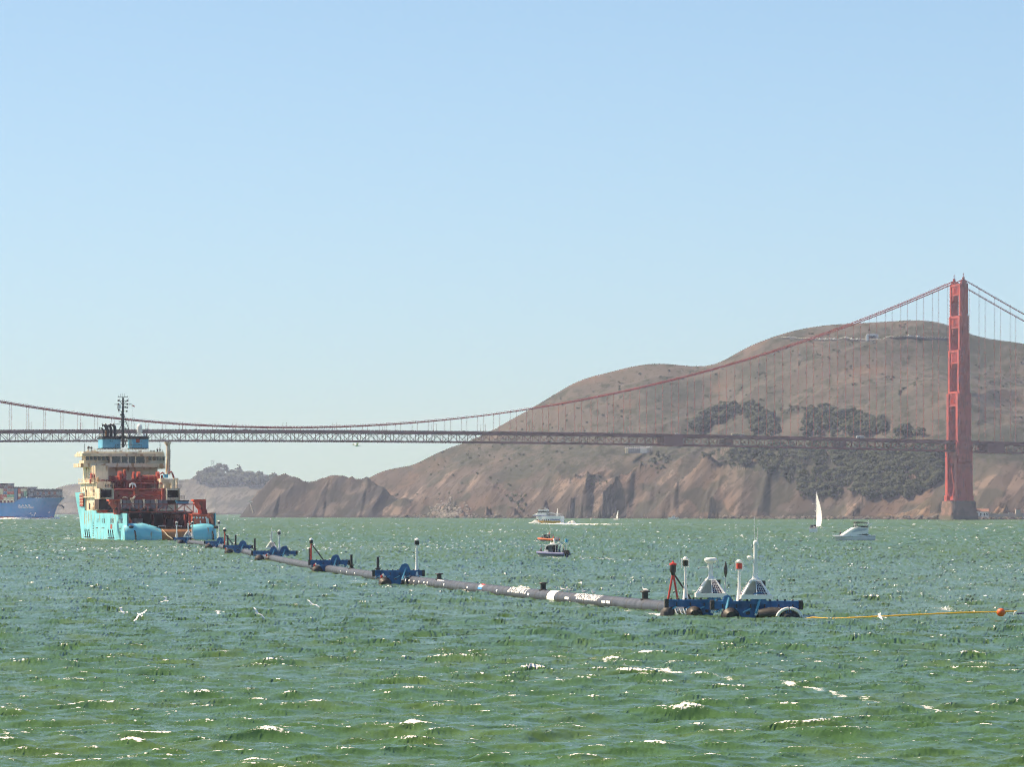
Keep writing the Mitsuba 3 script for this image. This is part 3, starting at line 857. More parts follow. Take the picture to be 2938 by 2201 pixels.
# the tower: two stepped legs, portal struts, pier
TIERS = [(8.0, 24.0, 17.2, 10.4), (24.0, 60.0, 15.6, 9.4), (60.0, 74.0, 15.6, 9.4), (74.0, 119.7, 13.2, 7.8), (119.7, 160.5, 10.8, 6.8), (160.5, 192.3, 9.2, 6.0), (192.3, 222.6, 7.7, 5.4)]
tower = tag(key_for('tower', bridge), 'stepped red orange bridge tower with four portal openings above the deck')
for t in (-HALF_W, HALF_W):
    m = MB(BM)
    for i, (z0, z1, w, d) in enumerate(TIERS):
        # each tier is a cluster of fluted cells: a broad core and two narrower, deeper ones
        m.box((640 - w / 2, t - d / 2 + 0.9, z0), (640 + w / 2, t + d / 2 - 0.9, z1 - 1.2))
        m.box((640 - w / 2 + 1.5, t - d / 2, z0), (640 + w / 2 - 1.5, t + d / 2, z1))
        m.box((640 - w / 2 + 3.0, t - d / 2 - 0.35, z0 + 1), (640 - 0.5, t + d / 2 + 0.35, z1 - 2.4))
        m.box((640 + 0.5, t - d / 2 - 0.35, z0 + 1), (640 + w / 2 - 3.0, t + d / 2 + 0.35, z1 - 2.4))
    m.build('leg', 'orange_paint', tower)
    MB(BM).box((637.0, t - 1.9, 222.6), (643.0, t + 1.9, 224.2), top=(0.7, 0.7)).box((639.0, t - 0.8, 224.2), (641.0, t + 0.8, 227.0)).cyl((640, t, 227), (640, t, 230), 0.35, 0.2).sphere((640, t, 230.2), 0.55).build('saddle', 'orange_paint', tower)
for z0, z1, w in ((211.0, 220.6, 5.6), (180.2, 190.6, 6.8), (147.0, 158.6, 8.4), (107.0, 119.9, 10.0)):
    m = MB(BM)
    m.box((640 - w / 2, -HALF_W, z0), (640 + w / 2, HALF_W, z1))
    for k in range(-4, 5):
        m.box((640 - w / 2 - 0.4, k * 1.7 - 0.32, z0 + 0.8), (640 + w / 2 + 0.4, k * 1.7 + 0.32, z1 - 1.8))
    m.box((640 - w / 2 - 0.7, -HALF_W + 1, z1 - 1.4), (640 + w / 2 + 0.7, HALF_W - 1, z1 + 0.5))
    m.box((640 - w / 2 - 0.5, -HALF_W + 1, z0 - 0.5), (640 + w / 2 + 0.5, HALF_W - 1, z0 + 0.5))
    # haunches under the strut
    for sg_ in (-1, 1):
        m.prism([(sg_ * (HALF_W - 3.0), z0 - 0.4), (sg_ * (HALF_W - 6.2), z0 - 0.4), (sg_ * (HALF_W - 3.0), z0 - 6.5)], 640 - w / 2 + 0.3, 640 + w / 2 - 0.3, 0)
    m.build('portal_strut', 'orange_paint', tower)
m = MB(BM)
m.box((633.5, -HALF_W - 6.4, 61.0), (646.5, HALF_W + 6.4, 63.3))
for sg_ in (-1, 1):
    m.prism([(sg_ * (HALF_W + 3), 63.0), (sg_ * (HALF_W + 6.4), 63.0), (sg_ * (HALF_W + 6.4), 55.0), (sg_ * (HALF_W + 3.0), 49.0)], 633.6, 646.4, 0)
m.box((635, -HALF_W, 53), (645, HALF_W, 61.1))
m.build('deck_bracket', 'orange_paint', tower)
m = MB(BM)
for a, b in (((-HALF_W + 4, 10), (HALF_W - 4, 52)), ((HALF_W - 4, 10), (-HALF_W + 4, 52))):
    for s in (636, 644):
        m.bar((s, a[0], a[1]), (s, b[0], b[1]), 1.6, 2.0)
m.box((634, -HALF_W, 18.4), (646, HALF_W, 21.6))
m.build('lower_bracing', 'orange_paint', tower)
m = MB(BM)
m.box((628, -HALF_W - 9, -4), (652, HALF_W + 9, 6.5), top=(0.97, 0.97)).box((629.4, -HALF_W - 7.6, 6.5), (650.6, HALF_W + 7.6, 17.6), top=(0.93, 0.95))
m.build('pier', 'pier_concrete', tower)
# shrouded work platforms hung round the deck
mat('shroud', (0.20, 0.075, 0.075), 0.9)
for a, b in ((359.5, 370.0), (671.0, 680.0)):
    z = float(deck_z(a))
    MB(BM).box((a, -HALF_W - 1.1, z - 11.4), (b, HALF_W + 1.1, z - 0.4)).box((a - 7.5, -HALF_W - 0.8, z - 11.2), (a, HALF_W + 0.8, z - 2.2)).build('work_shroud', 'shroud', bridge)
for s in (411, 520):
    z = float(deck_z(s))
    MB(BM).box((s, -HALF_W - 0.3, z - 10.0), (s + 6, HALF_W, z - 4.2)).build('traveller', 'deck_steel', bridge)

# lamp posts along both kerbs
n = 0
for s in np.arange(S0 + 12, 775, STEP * 3):
    if abs(s - 640) < 9:
        continue
    for t in (-HALF_W + 2.2, HALF_W - 2.2):
        z = float(deck_z(s))
        k = thing('lamp_post', 'slender lamp post standing along the bridge deck', 'lamp post', 'lamp posts along the bridge deck')
        m = MB(BM); m.tube([(s, t, z - 2.0), (s, t, z + 5.2), (s, t - np.sign(t) * 0.5, z + 6.0), (s, t - np.sign(t) * 1.6, z + 6.3)], [0.19, 0.13, 0.11, 0.1], 5)
        m.build('pole', 'lamp_steel', k)
        MB(BM).box((s - 0.22, t - np.sign(t) * 1.3 - 0.4, z + 6.0), (s + 0.22, t - np.sign(t) * 1.3 + 0.4, z + 6.3)).build('lantern', 'lamp_steel', k)

# traffic that shows above the railing
mat('car_white', (0.75, 0.75, 0.74), 0.35)
mat('car_grey', (0.30, 0.31, 0.33), 0.35)
mat('car_dark', (0.06, 0.065, 0.08), 0.3)
mat('bus_cream', (0.62, 0.52, 0.33), 0.4)
mat('glass_dark', (0.02, 0.025, 0.03), 0.08, spec=0.8)
mat('rubber', (0.02, 0.02, 0.02), 0.85)


def s_of(px):
    """Position along the bridge of photo column px."""
    u = (px - CX) / F0
    return (u * MIDP[1] - MIDP[0]) / (AX[0] - u * AX[1])


def vehicle(name, label, cat, px, L, H, material, van=False, t=-7.5, group=None):
    s = s_of(px)
    z = float(deck_z(s)) - 1.85
    mm = BM @ frame((s, t, z))
    k = thing(name, label, cat, group)
    w = 1.2 if H > 2.2 else 0.9
    m = MB(mm)
    if H > 2.2:
        m.box((-L / 2, -w, 0.45), (L / 2, w, H), top=(0.985, 0.94))
    else:
        m.prism([(-L / 2, 0.35), (L / 2, 0.35), (L / 2, 0.85), (L / 2 - 0.9, 0.98), (L / 2 - 1.7, H), (-L / 2 + 0.8, H), (-L / 2, 1.0)], -w, w, 1)
    m.build('body', material, k)
    m = MB(mm)
    if H > 2.2:
        m.box((-L / 2 + 0.5, -w - 0.02, H * 0.55), (L / 2 - 0.5, w + 0.02, H * 0.8)); m.box((L / 2 - 0.05, -w * 0.85, H * 0.5), (L / 2 + 0.03, w * 0.85, H * 0.85))
    else:
        m.prism([(-L / 2 + 0.55, 1.0), (L / 2 - 1.15, 1.0), (L / 2 - 1.75, H - 0.1), (-L / 2 + 0.9, H - 0.1)], -w - 0.015, w + 0.015, 1)
    m.build('window', 'glass_dark', k)
    for a in (-L / 2 + 0.9, L / 2 - 0.9):
        for b in (-w, w):
            MB(mm).cyl((a, b - 0.11, 0.36), (a, b + 0.11, 0.36), 0.36, n=10).build('wheel', 'rubber', k)


vehicle('bus', 'long cream coach crossing the bridge below the left grove', 'bus', 2110, 11.5, 3.3, 'bus_cream')
vehicle('truck', 'white box truck on the bridge left of the tower', 'truck', 2461, 7.5, 3.5, 'car_white')
vehicle('van', 'white van on the bridge just right of the work shroud', 'van', 1938, 4.8, 2.5, 'car_white')
CAR_AT = ('above the ferry', 'just left of the work shroud', 'where the hill slope meets the deck', 'right of the white van', 'between the two groves', 'between the ferry and the work shroud', 'between the truck and the tower', 'just right of the supply ship', 'above the dark headland', 'just right of the cream coach')
for i, (px, mt, h) in enumerate(((1640, 'car_white', 1.9), (1830, 'car_white', 1.9), (1325, 'car_white', 2.0), (2016, 'car_grey', 1.9), (2320, 'car_white', 1.9), (1752, 'car_grey', 2.0), (2560, 'car_grey', 1.9), (560, 'car_grey', 2.1), (700, 'car_dark', 2.1), (2210, 'car_white', 1.8))):
    vehicle('car', ('white car', 'grey car', 'dark car')[('car_white', 'car_grey', 'car_dark').index(mt)] + ' on the bridge deck, ' + CAR_AT[i], 'car', px, 4.5, h, mt, t=-6.0 if i % 2 else -9.0, group='cars crossing the bridge')


# ------------------------------------------------------------------ supply ship seen from astern; local x to starboard, y ahead from the stern, z up
SB, SX0, SY0 = 0.28, -100.4, 1110.0
SMX = frame((SX0, SY0, 0), SB)
cS, sS = math.cos(SB), math.sin(SB)


def S(px, py, ys):
    """Ship-local point in the plane y = ys seen at photo pixel (px, py)."""
    u = (px - CX) / F0
    xs = (u * (SY0 + ys * cS) - SX0 + ys * sS) / (cS - u * sS)
    d = SY0 + xs * sS + ys * cS
    return np.array([xs, ys, EYE - (py - HY) / F0 * d])


def SR(mb, px0, py0, px1, py1, ya, depth, **kw):
    """Box whose after face covers a rectangle of the photo."""
    a, b = S(px0, py1, ya), S(px1, py0, ya)
    return mb.box((a[0], ya, a[2]), (b[0], ya + depth, b[2]), **kw)


mat('ship_blue', worn((0.19, 0.57, 0.68), (0.14, 0.45, 0.54), (0.32, 0.62, 0.70), 0.35, 0.35, (0.30, 0.24, 0.12), 0.18), 0.45)
mat('ship_cream', worn((0.66, 0.58, 0.43), (0.46, 0.37, 0.24), (0.72, 0.68, 0.58), 0.5, 0.35, (0.36, 0.19, 0.07), 0.42), 0.5)
mat('ship_red', worn((0.32, 0.058, 0.042), (0.15, 0.034, 0.028), (0.42, 0.10, 0.07), 0.6, 0.4, (0.20, 0.085, 0.04), 0.4), 0.55)
mat('ship_orange', worn((0.58, 0.095, 0.045), (0.38, 0.065, 0.035), (0.64, 0.17, 0.10), 0.7, 0.3), 0.5)
mat('ship_rust', worn((0.40, 0.155, 0.052), (0.22, 0.085, 0.036), (0.50, 0.24, 0.10), 0.5, 0.5), 0.75)
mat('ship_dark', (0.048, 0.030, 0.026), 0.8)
mat('ship_black', (0.022, 0.021, 0.023), 0.5)
mat('ship_deck', (0.10, 0.055, 0.045), 0.9)
mat('ship_grey', worn((0.20, 0.19, 0.20), (0.12, 0.115, 0.12), (0.28, 0.27, 0.27), 0.8, 0.3), 0.7)
mat('white_paint', (0.80, 0.79, 0.76), 0.4)
mat('funnel_blue', worn((0.10, 0.36, 0.55), (0.08, 0.27, 0.42), (0.16, 0.44, 0.60), 0.6, 0.3), 0.45)

ship = thing('supply_ship', 'light blue and cream offshore supply ship seen from astern, rust red winches on deck', 'ship')


def hull_breadth(y, z):
    q = max(0.0, 1 - y / 19.0)
    low = 14.0 - 3.6 * q * q
    high = 14.0 - 1.2 * max(0.0, 1 - y / 4.0) ** 2
    w = min(max((z + 0.5) / 4.2, 0), 1)
    b = low + (high - low) * (w * w * (3 - 2 * w))
    if y > 74:
        e = 103.0 if z > 6 else 96.0 + 7.0 * max(z, 0) / 6.0
        t = min((y - 74) / (e - 74), 1.0)
        k = 2.1 + 1.6 * min(max(z / 13.0, 0), 1)
        b *= max(1 - t ** k, 0.0)
        b += 1.5 * min(max((z - 7) / 7.0, 0), 1) * (1 - t) * min((y - 74) / 8.0, 1)
    return max(b, 0.02)


def hull_top(y):
    return 7.9 if y < 48.5 else 8.7 if y < 70 else 14.4


def side_shell(stations, zfun, n, sgn):
    v, f = [], []
    for y in stations:
        zt = zfun(y)
        for j in range(n):
            z = -3 + (zt + 3) * j / (n - 1)
            v.append((sgn * hull_breadth(y, z), y, z))
    m = len(stations)
    for i in range(m - 1):
        for j in range(n - 1):
            a, b, c, d = i * n + j, (i + 1) * n + j, (i + 1) * n + j + 1, i * n + j + 1
            f += [[a, b, c], [a, c, d]] if sgn > 0 else [[a, c, b], [a, d, c]]
    return v, f


hm = MB(SMX)
for sgn in (-1, 1):
    for st, zf in ((np.linspace(0.6, 48.5, 26), lambda y: 7.9), (np.linspace(48.5, 70, 12), lambda y: 8.7), (np.linspace(70, 103.2, 26), lambda y: 14.4)):
        v, f = side_shell(st, zf, 13, sgn)
        hm.raw(v, f)
        inner = [(x - sgn * 0.35 if abs(x) > 0.4 else x, y, z) for x, y, z in v]
        hm.raw(inner, [t[::-1] for t in f])
        top = [[q * 13 + 12 for q in range(len(st))]]
        w = [v[i] for i in top[0]] + [inner[i] for i in top[0]]
        k = len(top[0])
        hm.raw(w, [[i, i + 1, k + i + 1, k + i] for i in range(k - 1)])
hm.build('hull', 'ship_blue', ship, smooth=35)
m = MB(SMX)
ys_ = np.linspace(0.8, 70, 40)
dv = [(s * (hull_breadth(y, 4.0) - 0.3), y, 3.9) for y in ys_ for s in (-1, 1)]
m.raw(dv, [[2 * i, 2 * i + 1, 2 * i + 3, 2 * i + 2] for i in range(39)])
m.build('work_deck', 'ship_deck', ship)
m = MB(SMX)
ys_ = np.linspace(70, 102.5, 20)
dv = [(s * (hull_breadth(y, 12.6) - 0.3), y, 12.6) for y in ys_ for s in (-1, 1)]
m.raw(dv, [[2 * i, 2 * i + 1, 2 * i + 3, 2 * i + 2] for i in range(19)])
m.build('forecastle_deck', 'ship_deck', ship)


def bulge(x0, x1, hfun, outer):
    """A fat rounded stern bulwark between x0 and x1, closed towards the ship's side."""
    xs = np.linspace(x0, x1, 34)
    v, n = [], 26
    for x in xs:
        e = max(0.0, (abs(x) - 10.6) / 3.55) if outer * x > 0 else 0
        k = math.sqrt(max(1 - min(e, 1) ** 2.2, 0.0))
        h = hfun(x)
        for j in range(n):
            a = 2 * math.pi * j / n
            ry, rz = 3.4, (h - 0.7)
            yy = 2.4 - ry * math.cos(a) * (0.25 + 0.75 * k if math.cos(a) > 0 else 1) + (1 - k) * 2.2
            zz = 0.7 + rz * math.sin(a) * (0.72 + 0.28 * k)
            v.append((x, yy, zz))
    f = [[i * n + j, i * n + (j + 1) % n, (i + 1) * n + (j + 1) % n, (i + 1) * n + j] for i in range(33) for j in range(n)]
    f = [t for q in f for t in ([q[0], q[1], q[2]], [q[0], q[2], q[3]])]
    v += [v[0:n][0], v[-n]]
    f += [[j, 0, (j + 1) % n] for j in range(1, n - 1)] + [[33 * n, 33 * n + j, 33 * n + j + 1] for j in range(1, n - 1)]
    return v[:-2], f


xl, xr = S(463, 1520, 0)[0], S(553, 1520, 0)[0]
hl = lambda x: float(np.interp(x, [-14, -13.2, -11.8, -8.2, xl + 0.1, xl + 2], [4.2, 4.7, 5.0, 5.05, 3.6, 3.4]))
hr = lambda x: float(np.interp(x, [xr, xr + 2, 9.5, 13, 14.2], [4.4, 4.75, 4.95, 4.8, 4.0]))
MB(SMX).raw(*bulge(-14.1, xl, hl, 1)).build('stern_bulwark', 'ship_blue', ship, smooth=40)
MB(SMX).raw(*bulge(xr, 14.1, hr, 1)).build('stern_bulwark', 'ship_blue', ship, smooth=40)
rl = MB(SMX).tube([(xl - 0.1, 1.9, 1.1), (xr + 0.1, 1.9, 1.1)], 2.45, 26).build('stern_roller', 'ship_rust', ship, 'rusty stern roller', smooth=40)
for x in np.linspace(xl + 1.6, xr - 1.6, 4):
    MB(SMX).tube([(x - 0.05, 1.9, 1.1), (x + 0.05, 1.9, 1.1)], 2.49, 24).build('band', 'ship_rust', rl)
for px, py in ((377, 1512), (621, 1513)):
    c = S(px, py, -0.2)
    MB(SMX).sphere(c + [0, 0.2, 0], (0.75, 0.5, 0.42), 2).build('chock', 'ship_black', ship, smooth=True)
# fender bars on the stern
for px, ya in ((387, 1522), (610, 1524)):
    a, b = S(px, ya, -1.0), S(px + 3, 1549, -0.9)
    MB(SMX).tube([a + [0, 0.3, 0], (a + b) / 2 - [0, 0.25, 0], b], 0.22, 8).build('fender_bar', 'ship_dark', ship)
# openings in the side, each with its bars
side_x = lambda y, z: -hull_breadth(y, z)


def side_panel(name, material, ya, yb, za, zb, out=0.05, parent=ship):
    m = MB(SMX)
    x = min(side_x(ya, (za + zb) / 2), side_x(yb, (za + zb) / 2)) - out
    m.box((x, ya, za), (x + 0.2, yb, zb))
    return m.build(name, material, parent)


def y_on_side(px):
    """How far ahead of the stern the port side stands at photo column px."""
    u = (px - CX) / F0
    return -(u * SY0 - SX0 + 14.0 * (cS - u * sS)) / (u * cS + sS)


for px0, px1 in ((277, 282), (293.5, 301), (316, 326), (340, 351)):
    yb, ya = y_on_side(px0), y_on_side(px1)
    port = side_panel('freeing_port', 'ship_dark', ya, yb, 4.9, 6.3)
    for q in np.linspace(ya, yb, 5)[1:-1]:
        side_panel('bar', 'ship_blue', q - 0.35, q + 0.35, 4.9, 6.3, 0.11, port)
side_panel('side_door', 'ship_red', y_on_side(322), y_on_side(317), 3.2, 4.6)
for px in (278, 296, 345):
    side_panel('scupper', 'ship_dark', y_on_side(px) - 2.2, y_on_side(px) + 2.2, 3.25, 3.5)
for px0 in (239, 306):
    y = y_on_side(px0 + 6)
    m = MB(SMX)
    for k in range(3):
        m.bar((side_x(y - k * 3.5, 3) - 0.12, y - k * 3.5, 2.9), (side_x(y - k * 3.5, 0.6) - 0.12, y - k * 3.5 - 1.6, 0.55), 0.3, 0.12)
    m.box((side_x(y, 0.4) - 0.22, y - 9.5, 0.30), (side_x(y, 0.4) + 0.1, y + 0.5, 0.62))
    m.build('side_fender', 'ship_black', ship)
m = MB(SMX)
for k in range(9):
    y = y_on_side(268)
    m.box((side_x(y, 3) - 0.08, y - 0.9, 0.9 + k * 0.5), (side_x(y, 3) + 0.1, y + 0.9, 1.12 + k * 0.5))
m.build('draught_marks', 'ship_black', ship)
m = MB(SMX)
for k in range(3):
    x = -14.04
    m.box((x, 2.5, 2.6 + k * 0.01), (x + 0.08, 46, 2.66 + k * 0.01)) if k == 0 else m.box((x, 12 + 12 * k, 0.5), (x + 0.08, 12.12 + 12 * k, 7.8))
m.build('plate_seam', 'ship_blue', ship)

# crash rails along both sides of the working deck
for sgn in (-1, 1):
    m = MB(SMX)
    m.box((sgn * 13.4, 3, 3.9), (sgn * 12.2, 38, 7.6))
    m.box((sgn * 13.7, 3, 7.6), (sgn * 11.9, 38, 8.0))
    for y in np.arange(5, 38, 4):
        m.box((sgn * 12.2, y - 0.25, 3.9), (sgn * 11.7, y + 0.25, 7.6))
    m.build('crash_rail', 'ship_red', ship)

# ---- superstructure
blk = tag(key_for('superstructure', ship), 'cream superstructure with the wheelhouse on top')
b_ = MB(SMX)
SR(b_, 272, 1338, 452, 1440, 70, 10)                    # wall behind the winches
SR(b_, 284, 1384, 300, 1401, 56, 10)
b_.box((-13.6, 47, 8.6), (-8.6, 84, 13.0))
b_.box((-13.3, 52, 13.0), (-8.8, 82, 17.3))
b_.box((-12.9, 57, 17.3), (-8.8, 80, 22.6))
b_.box((-14.3, 49, 12.7), (-8.6, 84, 13.15))
b_.box((-14.1, 53, 17.1), (-8.8, 82, 17.5))
SR(b_, 452, 1338, 474, 1345, 66, 10)
SR(b_, 458, 1374, 503, 1403, 55, 12)                    # starboard house
b_.box((6, 60, 8.6), (13.6, 84, 16.0))
b_.build('house', 'ship_cream', blk)
m = MB(SMX)
SR(m, 232, 1330, 474, 1340, 65.5, 14)
SR(m, 240, 1296.5, 470, 1303, 66, 13, bot=(1.02, 1.0))
SR(m, 236, 1302, 472, 1309, 65.0, 14.5)
m.build('bridge_deck', 'ship_cream', blk)
# wheelhouse wall: port wing, centre bay, starboard wing
wh = tag(key_for('wheelhouse', ship), 'cream wheelhouse with a band of dark windows')
m = MB(SMX)
SR(m, 241, 1321.5, 316, 1331, 68, 9); SR(m, 316, 1329, 420, 1331.5, 65.5, 9); SR(m, 420, 1321.5, 473, 1331, 68, 9)
SR(m, 241, 1308, 473, 1331, 73, 4)
SR(m, 318, 1308, 418, 1330, 69, 5)
m.build('wall', 'ship_cream', wh)
wing = [(246, 256), (257.5, 266), (268, 278), (280, 289.5), (291.5, 301), (303, 312), (426, 437), (439, 447), (449, 455.5), (457, 463.5), (465.5, 472)]
bay = [(321, 346), (349, 366.5), (369.5, 387.5), (390.5, 415)]
xs_edge = sorted({241, 316, 420, 473} | {a for w in wing for a in w})
for a, b, yy, t0, t1 in [(a, b, 68.0, 1309.5, 1321) for a, b in wing] + [(a, b, 65.7, 1310, 1329) for a, b in bay]:
    m = MB(SMX); SR(m, a, t0, b, t1, yy + 0.15, 0.1)
    w_ = m.build('window', 'glass_dark', wh)
for a, b in ((241, 246), (256, 257.5), (266, 268), (278, 280), (289.5, 291.5), (301, 303), (312, 316), (420, 426), (437, 439), (447, 449), (455.5, 457), (463.5, 465.5), (472, 474)):
    m = MB(SMX); SR(m, a, 1309, b, 1321.5, 68, 0.4); m.build('mullion', 'ship_cream', wh)
for a, b in ((316, 321), (346, 349), (366.5, 369.5), (387.5, 390.5), (415, 420)):
    m = MB(SMX); SR(m, a, 1309, b, 1329, 65.6, 0.4); m.build('mullion', 'ship_cream', wh)


def railing(px0, px1, y_top, y_bot, ya, parent, material='ship_cream', step=9, rails=3, yb=None):
    m = MB(SMX)
    yb = ya if yb is None else yb
    n = max(2, int(abs(px1 - px0) / step) + 1)
    for q in np.linspace(0, 1, n):
        a = S(px0 + (px1 - px0) * q, y_bot, ya + (yb - ya) * q); b = S(px0 + (px1 - px0) * q, y_top, ya + (yb - ya) * q)
        m.bar(a, b, 0.09)
    for q in np.linspace(0, 1, rails + 1)[1:]:
        m.bar(S(px0, y_bot + (y_top - y_bot) * q, ya), S(px1, y_bot + (y_top - y_bot) * q, yb), 0.085)
    return m.build('railing', material, parent)


railing(252, 425, 1287.5, 1297, 67, ship)
railing(232, 283, 1321, 1331, 65.0, ship)
railing(424, 450, 1324, 1337, 65.0, ship)
railing(300, 326, 1387, 1401, 45, ship)
railing(456, 500, 1391, 1401, 54, ship)
railing(498, 522, 1391, 1401, 44, ship, 'ship_grey', 4)
railing(505, 530, 1422, 1434, 42, ship, 'ship_grey', 5)


def side_rail(x, y0, y1, z, n):
    m = MB(SMX)
    for y in np.linspace(y0, y1, n):
        m.bar((x, y, z), (x, y, z + 1.1), 0.09)
    for k in (0.4, 0.75, 1.1):
        m.bar((x, y0, z + k), (x, y1, z + k), 0.085)
    m.build('railing', 'ship_cream', ship)


side_rail(-14.2, 48, 84, 13.1, 14)
side_rail(-14.0, 52, 82, 17.5, 12)
side_rail(-13.9, 48, 60, 8.7, 8)
for x0, y0, z0, z1 in ((-13.7, 50, 9.0, 11.0), (-13.7, 62, 9.0, 11.0), (-13.4, 56, 13.3, 15.2), (-13.4, 70, 13.3, 15.2), (-13.0, 61, 17.7, 19.7), (-13.0, 72, 17.7, 19.7)):
    MB(SMX).box((x0, y0, z0), (x0 + 0.3, y0 + 1.8, z1)).build('door', 'ship_dark', ship)
for x0, y0, z in ((-13.7, 56, 10.4), (-13.7, 69, 10.4), (-13.4, 62, 14.8), (-13.4, 76, 14.8), (-13.0, 66, 19.2)):
    MB(SMX).box((x0, y0, z), (x0 + 0.3, y0 + 0.9, z + 0.9)).build('port_light', 'glass_dark', ship)
for x0, y0, z0, z1 in ((-14.2, 50, 8.7, 12.7), (-14.2, 66, 8.7, 12.7), (-14.1, 54, 13.1, 17.1), (-14.1, 68, 13.1, 17.1), (-13.4, 62, 17.5, 22.5), (-13.4, 70, 17.5, 22.5), (-13.4, 58, 17.5, 22.5)):
    MB(SMX).bar((x0, y0, z0), (x0, y0, z1), 0.28).build('stanchion', 'ship_cream', ship)
for x0, y0, z in ((-13.0, 52, 13.1), (-11.5, 50, 13.1), (-12.4, 54, 17.5), (-10.4, 50, 13.1)):
    MB(SMX).lathe((x0, y0, z), [(0.6, 0), (0.6, 1.0), (0.35, 1.5)], 12).build('deck_vent', 'ship_cream', ship, smooth=50)
side_panel('boat_recess', 'ship_red', 70.5, 77, 10.0, 14.0, 0.1)
for k in range(4):
    side_panel('recess_shelf', 'ship_cream', 70.5, 77, 10.8 + k * 0.9, 11.0 + k * 0.9, 0.2)
# engine casings with dark openings
for a, op in (((286, 1401, 327, 1432), (290, 1405, 322.5, 1427)), ((478, 1401, 517, 1435), (481, 1407, 514, 1428))):
    m = MB(SMX)
    x0, x1 = op[0], op[2]
    SR(m, a[0], a[1], a[2], op[1], 40, 9); SR(m, a[0], op[3], a[2], a[3], 40, 9)
    SR(m, a[0], op[1], x0, op[3], 40, 9); SR(m, x1, op[1], a[2], op[3], 40, 9)
    cs = m.build('engine_casing', 'ship_cream', ship, 'cream casing with a large dark square opening')
    m = MB(SMX); SR(m, *op, 42.5, 1); m.build('opening', 'ship_dark', cs)
    m = MB(SMX)
    for q in np.linspace(op[1], op[3], 8)[1:-1]:
        SR(m, op[0], q, op[2], q + 0.5, 41.6, 0.3)
    m.build('louvre', 'ship_dark', cs, kind='stuff')
for a in ((284, 1432, 329, 1462, 41, 8), (476, 1435, 520, 1447, 42, 8)):
    m = MB(SMX); SR(m, *a); m.build('casing_base', 'ship_dark', ship)
for a, b in ((300, 1392), (308, 1392), (316, 1392)):
    m = MB(SMX); SR(m, a, 1389, a + 6, 1399, 46, 0.2); m.build('casing_window', 'glass_dark', ship)
# ---- winches
mf = MB(SMX); SR(mf, 326, 1380, 470, 1436, 64, 5)
mf.build('winch_house', 'ship_red', ship)
for lab, xa, xb, cy, rf, rd, yy in (('left', 290, 343, 1374, 23, 7.5, 60), ('right', 397, 452, 1371, 18, 7.5, 60)):
    a, b = S(xa, cy, yy), S(xb, cy, yy)
    sc = 9.2
    w_ = tag(key_for('towing_winch', ship), 'rust red towing winch drum with broad round flanges')
    MB(SMX).cyl(a, b, rd / sc, n=20).build('drum', 'ship_red', w_, smooth=40)
    for q in (a, b):
        d = np.array([0.42, 0, 0])
        MB(SMX).cyl(q - d, q + d, rf / sc, n=26).cyl(q - d * 1.5, q + d * 1.5, rf / sc * 0.35, n=14).build('flange', 'ship_red', w_, smooth=40)
    for q in np.linspace(0.2, 0.8, 3):
        c = a + (b - a) * q
        MB(SMX).cyl(c - [0.1, 0, 0], c + [0.1, 0, 0], rd / sc * 1.12, n=18).build('spooling_ring', 'ship_rust', w_)
    for q in (a - [1.6, 0, 0], b + [1.6, 0, 0]):
        MB(SMX).box(q - [0.4, 1.2, 2.4], q + [0.4, 1.2, 0.8], top=(1, 0.5)).build('bearing', 'ship_red', w_)
for px, y0, y1, w in ((281, 1352, 1380, 4), (356.5, 1346, 1372, 5), (383, 1353, 1382, 4.5), (262, 1357, 1384, 4), (269, 1359, 1386, 4)):
    c0, c1 = S(px, y0, 59), S(px, y1, 59)
    m = MB(SMX).cyl((c0 + c1) / 2 - [w / 19, 0, 0], (c0 + c1) / 2 + [w / 19, 0, 0], (c0[2] - c1[2]) / 2, n=18)
    m.box(c1 - [0.5, 0.8, 0.4], c1 + [0.5, 0.8, 1.0]); m.build('side_reel', 'ship_red', ship, smooth=40)
m = MB(SMX); SR(m, 282, 1377, 452, 1380, 56.5, 5); m.build('winch_platform', 'ship_red', ship)
m = MB(SMX)
for px in (300, 335, 362, 384, 412, 448):
    SR(m, px, 1379, px + 4, 1436, 57.5, 1.2)
m.build('winch_support', 'ship_red', ship, kind='stuff')
for a in ((384, 1385.5, 466, 1388.5), (329, 1402.5, 387, 1408.5), (398, 1403, 466, 1406.5), (338, 1421, 466, 1424)):
    p, q = S(a[0], (a[1] + a[3]) / 2, 42), S(a[2], (a[1] + a[3]) / 2, 42)
    MB(SMX).cyl(p, q, (a[3] - a[1]) / 18.6, n=12).build('cross_beam', 'ship_red', ship, smooth=40)
for a in ((465.5, 1401, 476.5, 1435, 41.5, 1.6), (386, 1400, 398, 1424, 42.5, 1.5), (326.5, 1401, 331, 1436, 42, 1.5)):
    m = MB(SMX); SR(m, *a); m.build('gallows_post', 'ship_red', ship)
m = MB(SMX); SR(m, 331, 1408, 466, 1434, 47, 1); m.build('garage_back', 'ship_red', ship)
# anchor stowed on the cross beam
an = tag(key_for('anchor', ship), 'white anchor hung between the winches')
c = S(380.5, 1394, 41)
MB(SMX).bar(c + [0, 0, 0.9], c - [0, 0, 0.75], 0.22).build('shank', 'white_paint', an)
for s in (-1, 1):
    MB(SMX).tube([c + [0.1 * s, 0, 0.75], c + [0.75 * s, 0, 0.4], c + [1.0 * s, -0.1, -0.45]], [0.22, 0.30, 0.12], 7).build('fluke', 'white_paint', an)
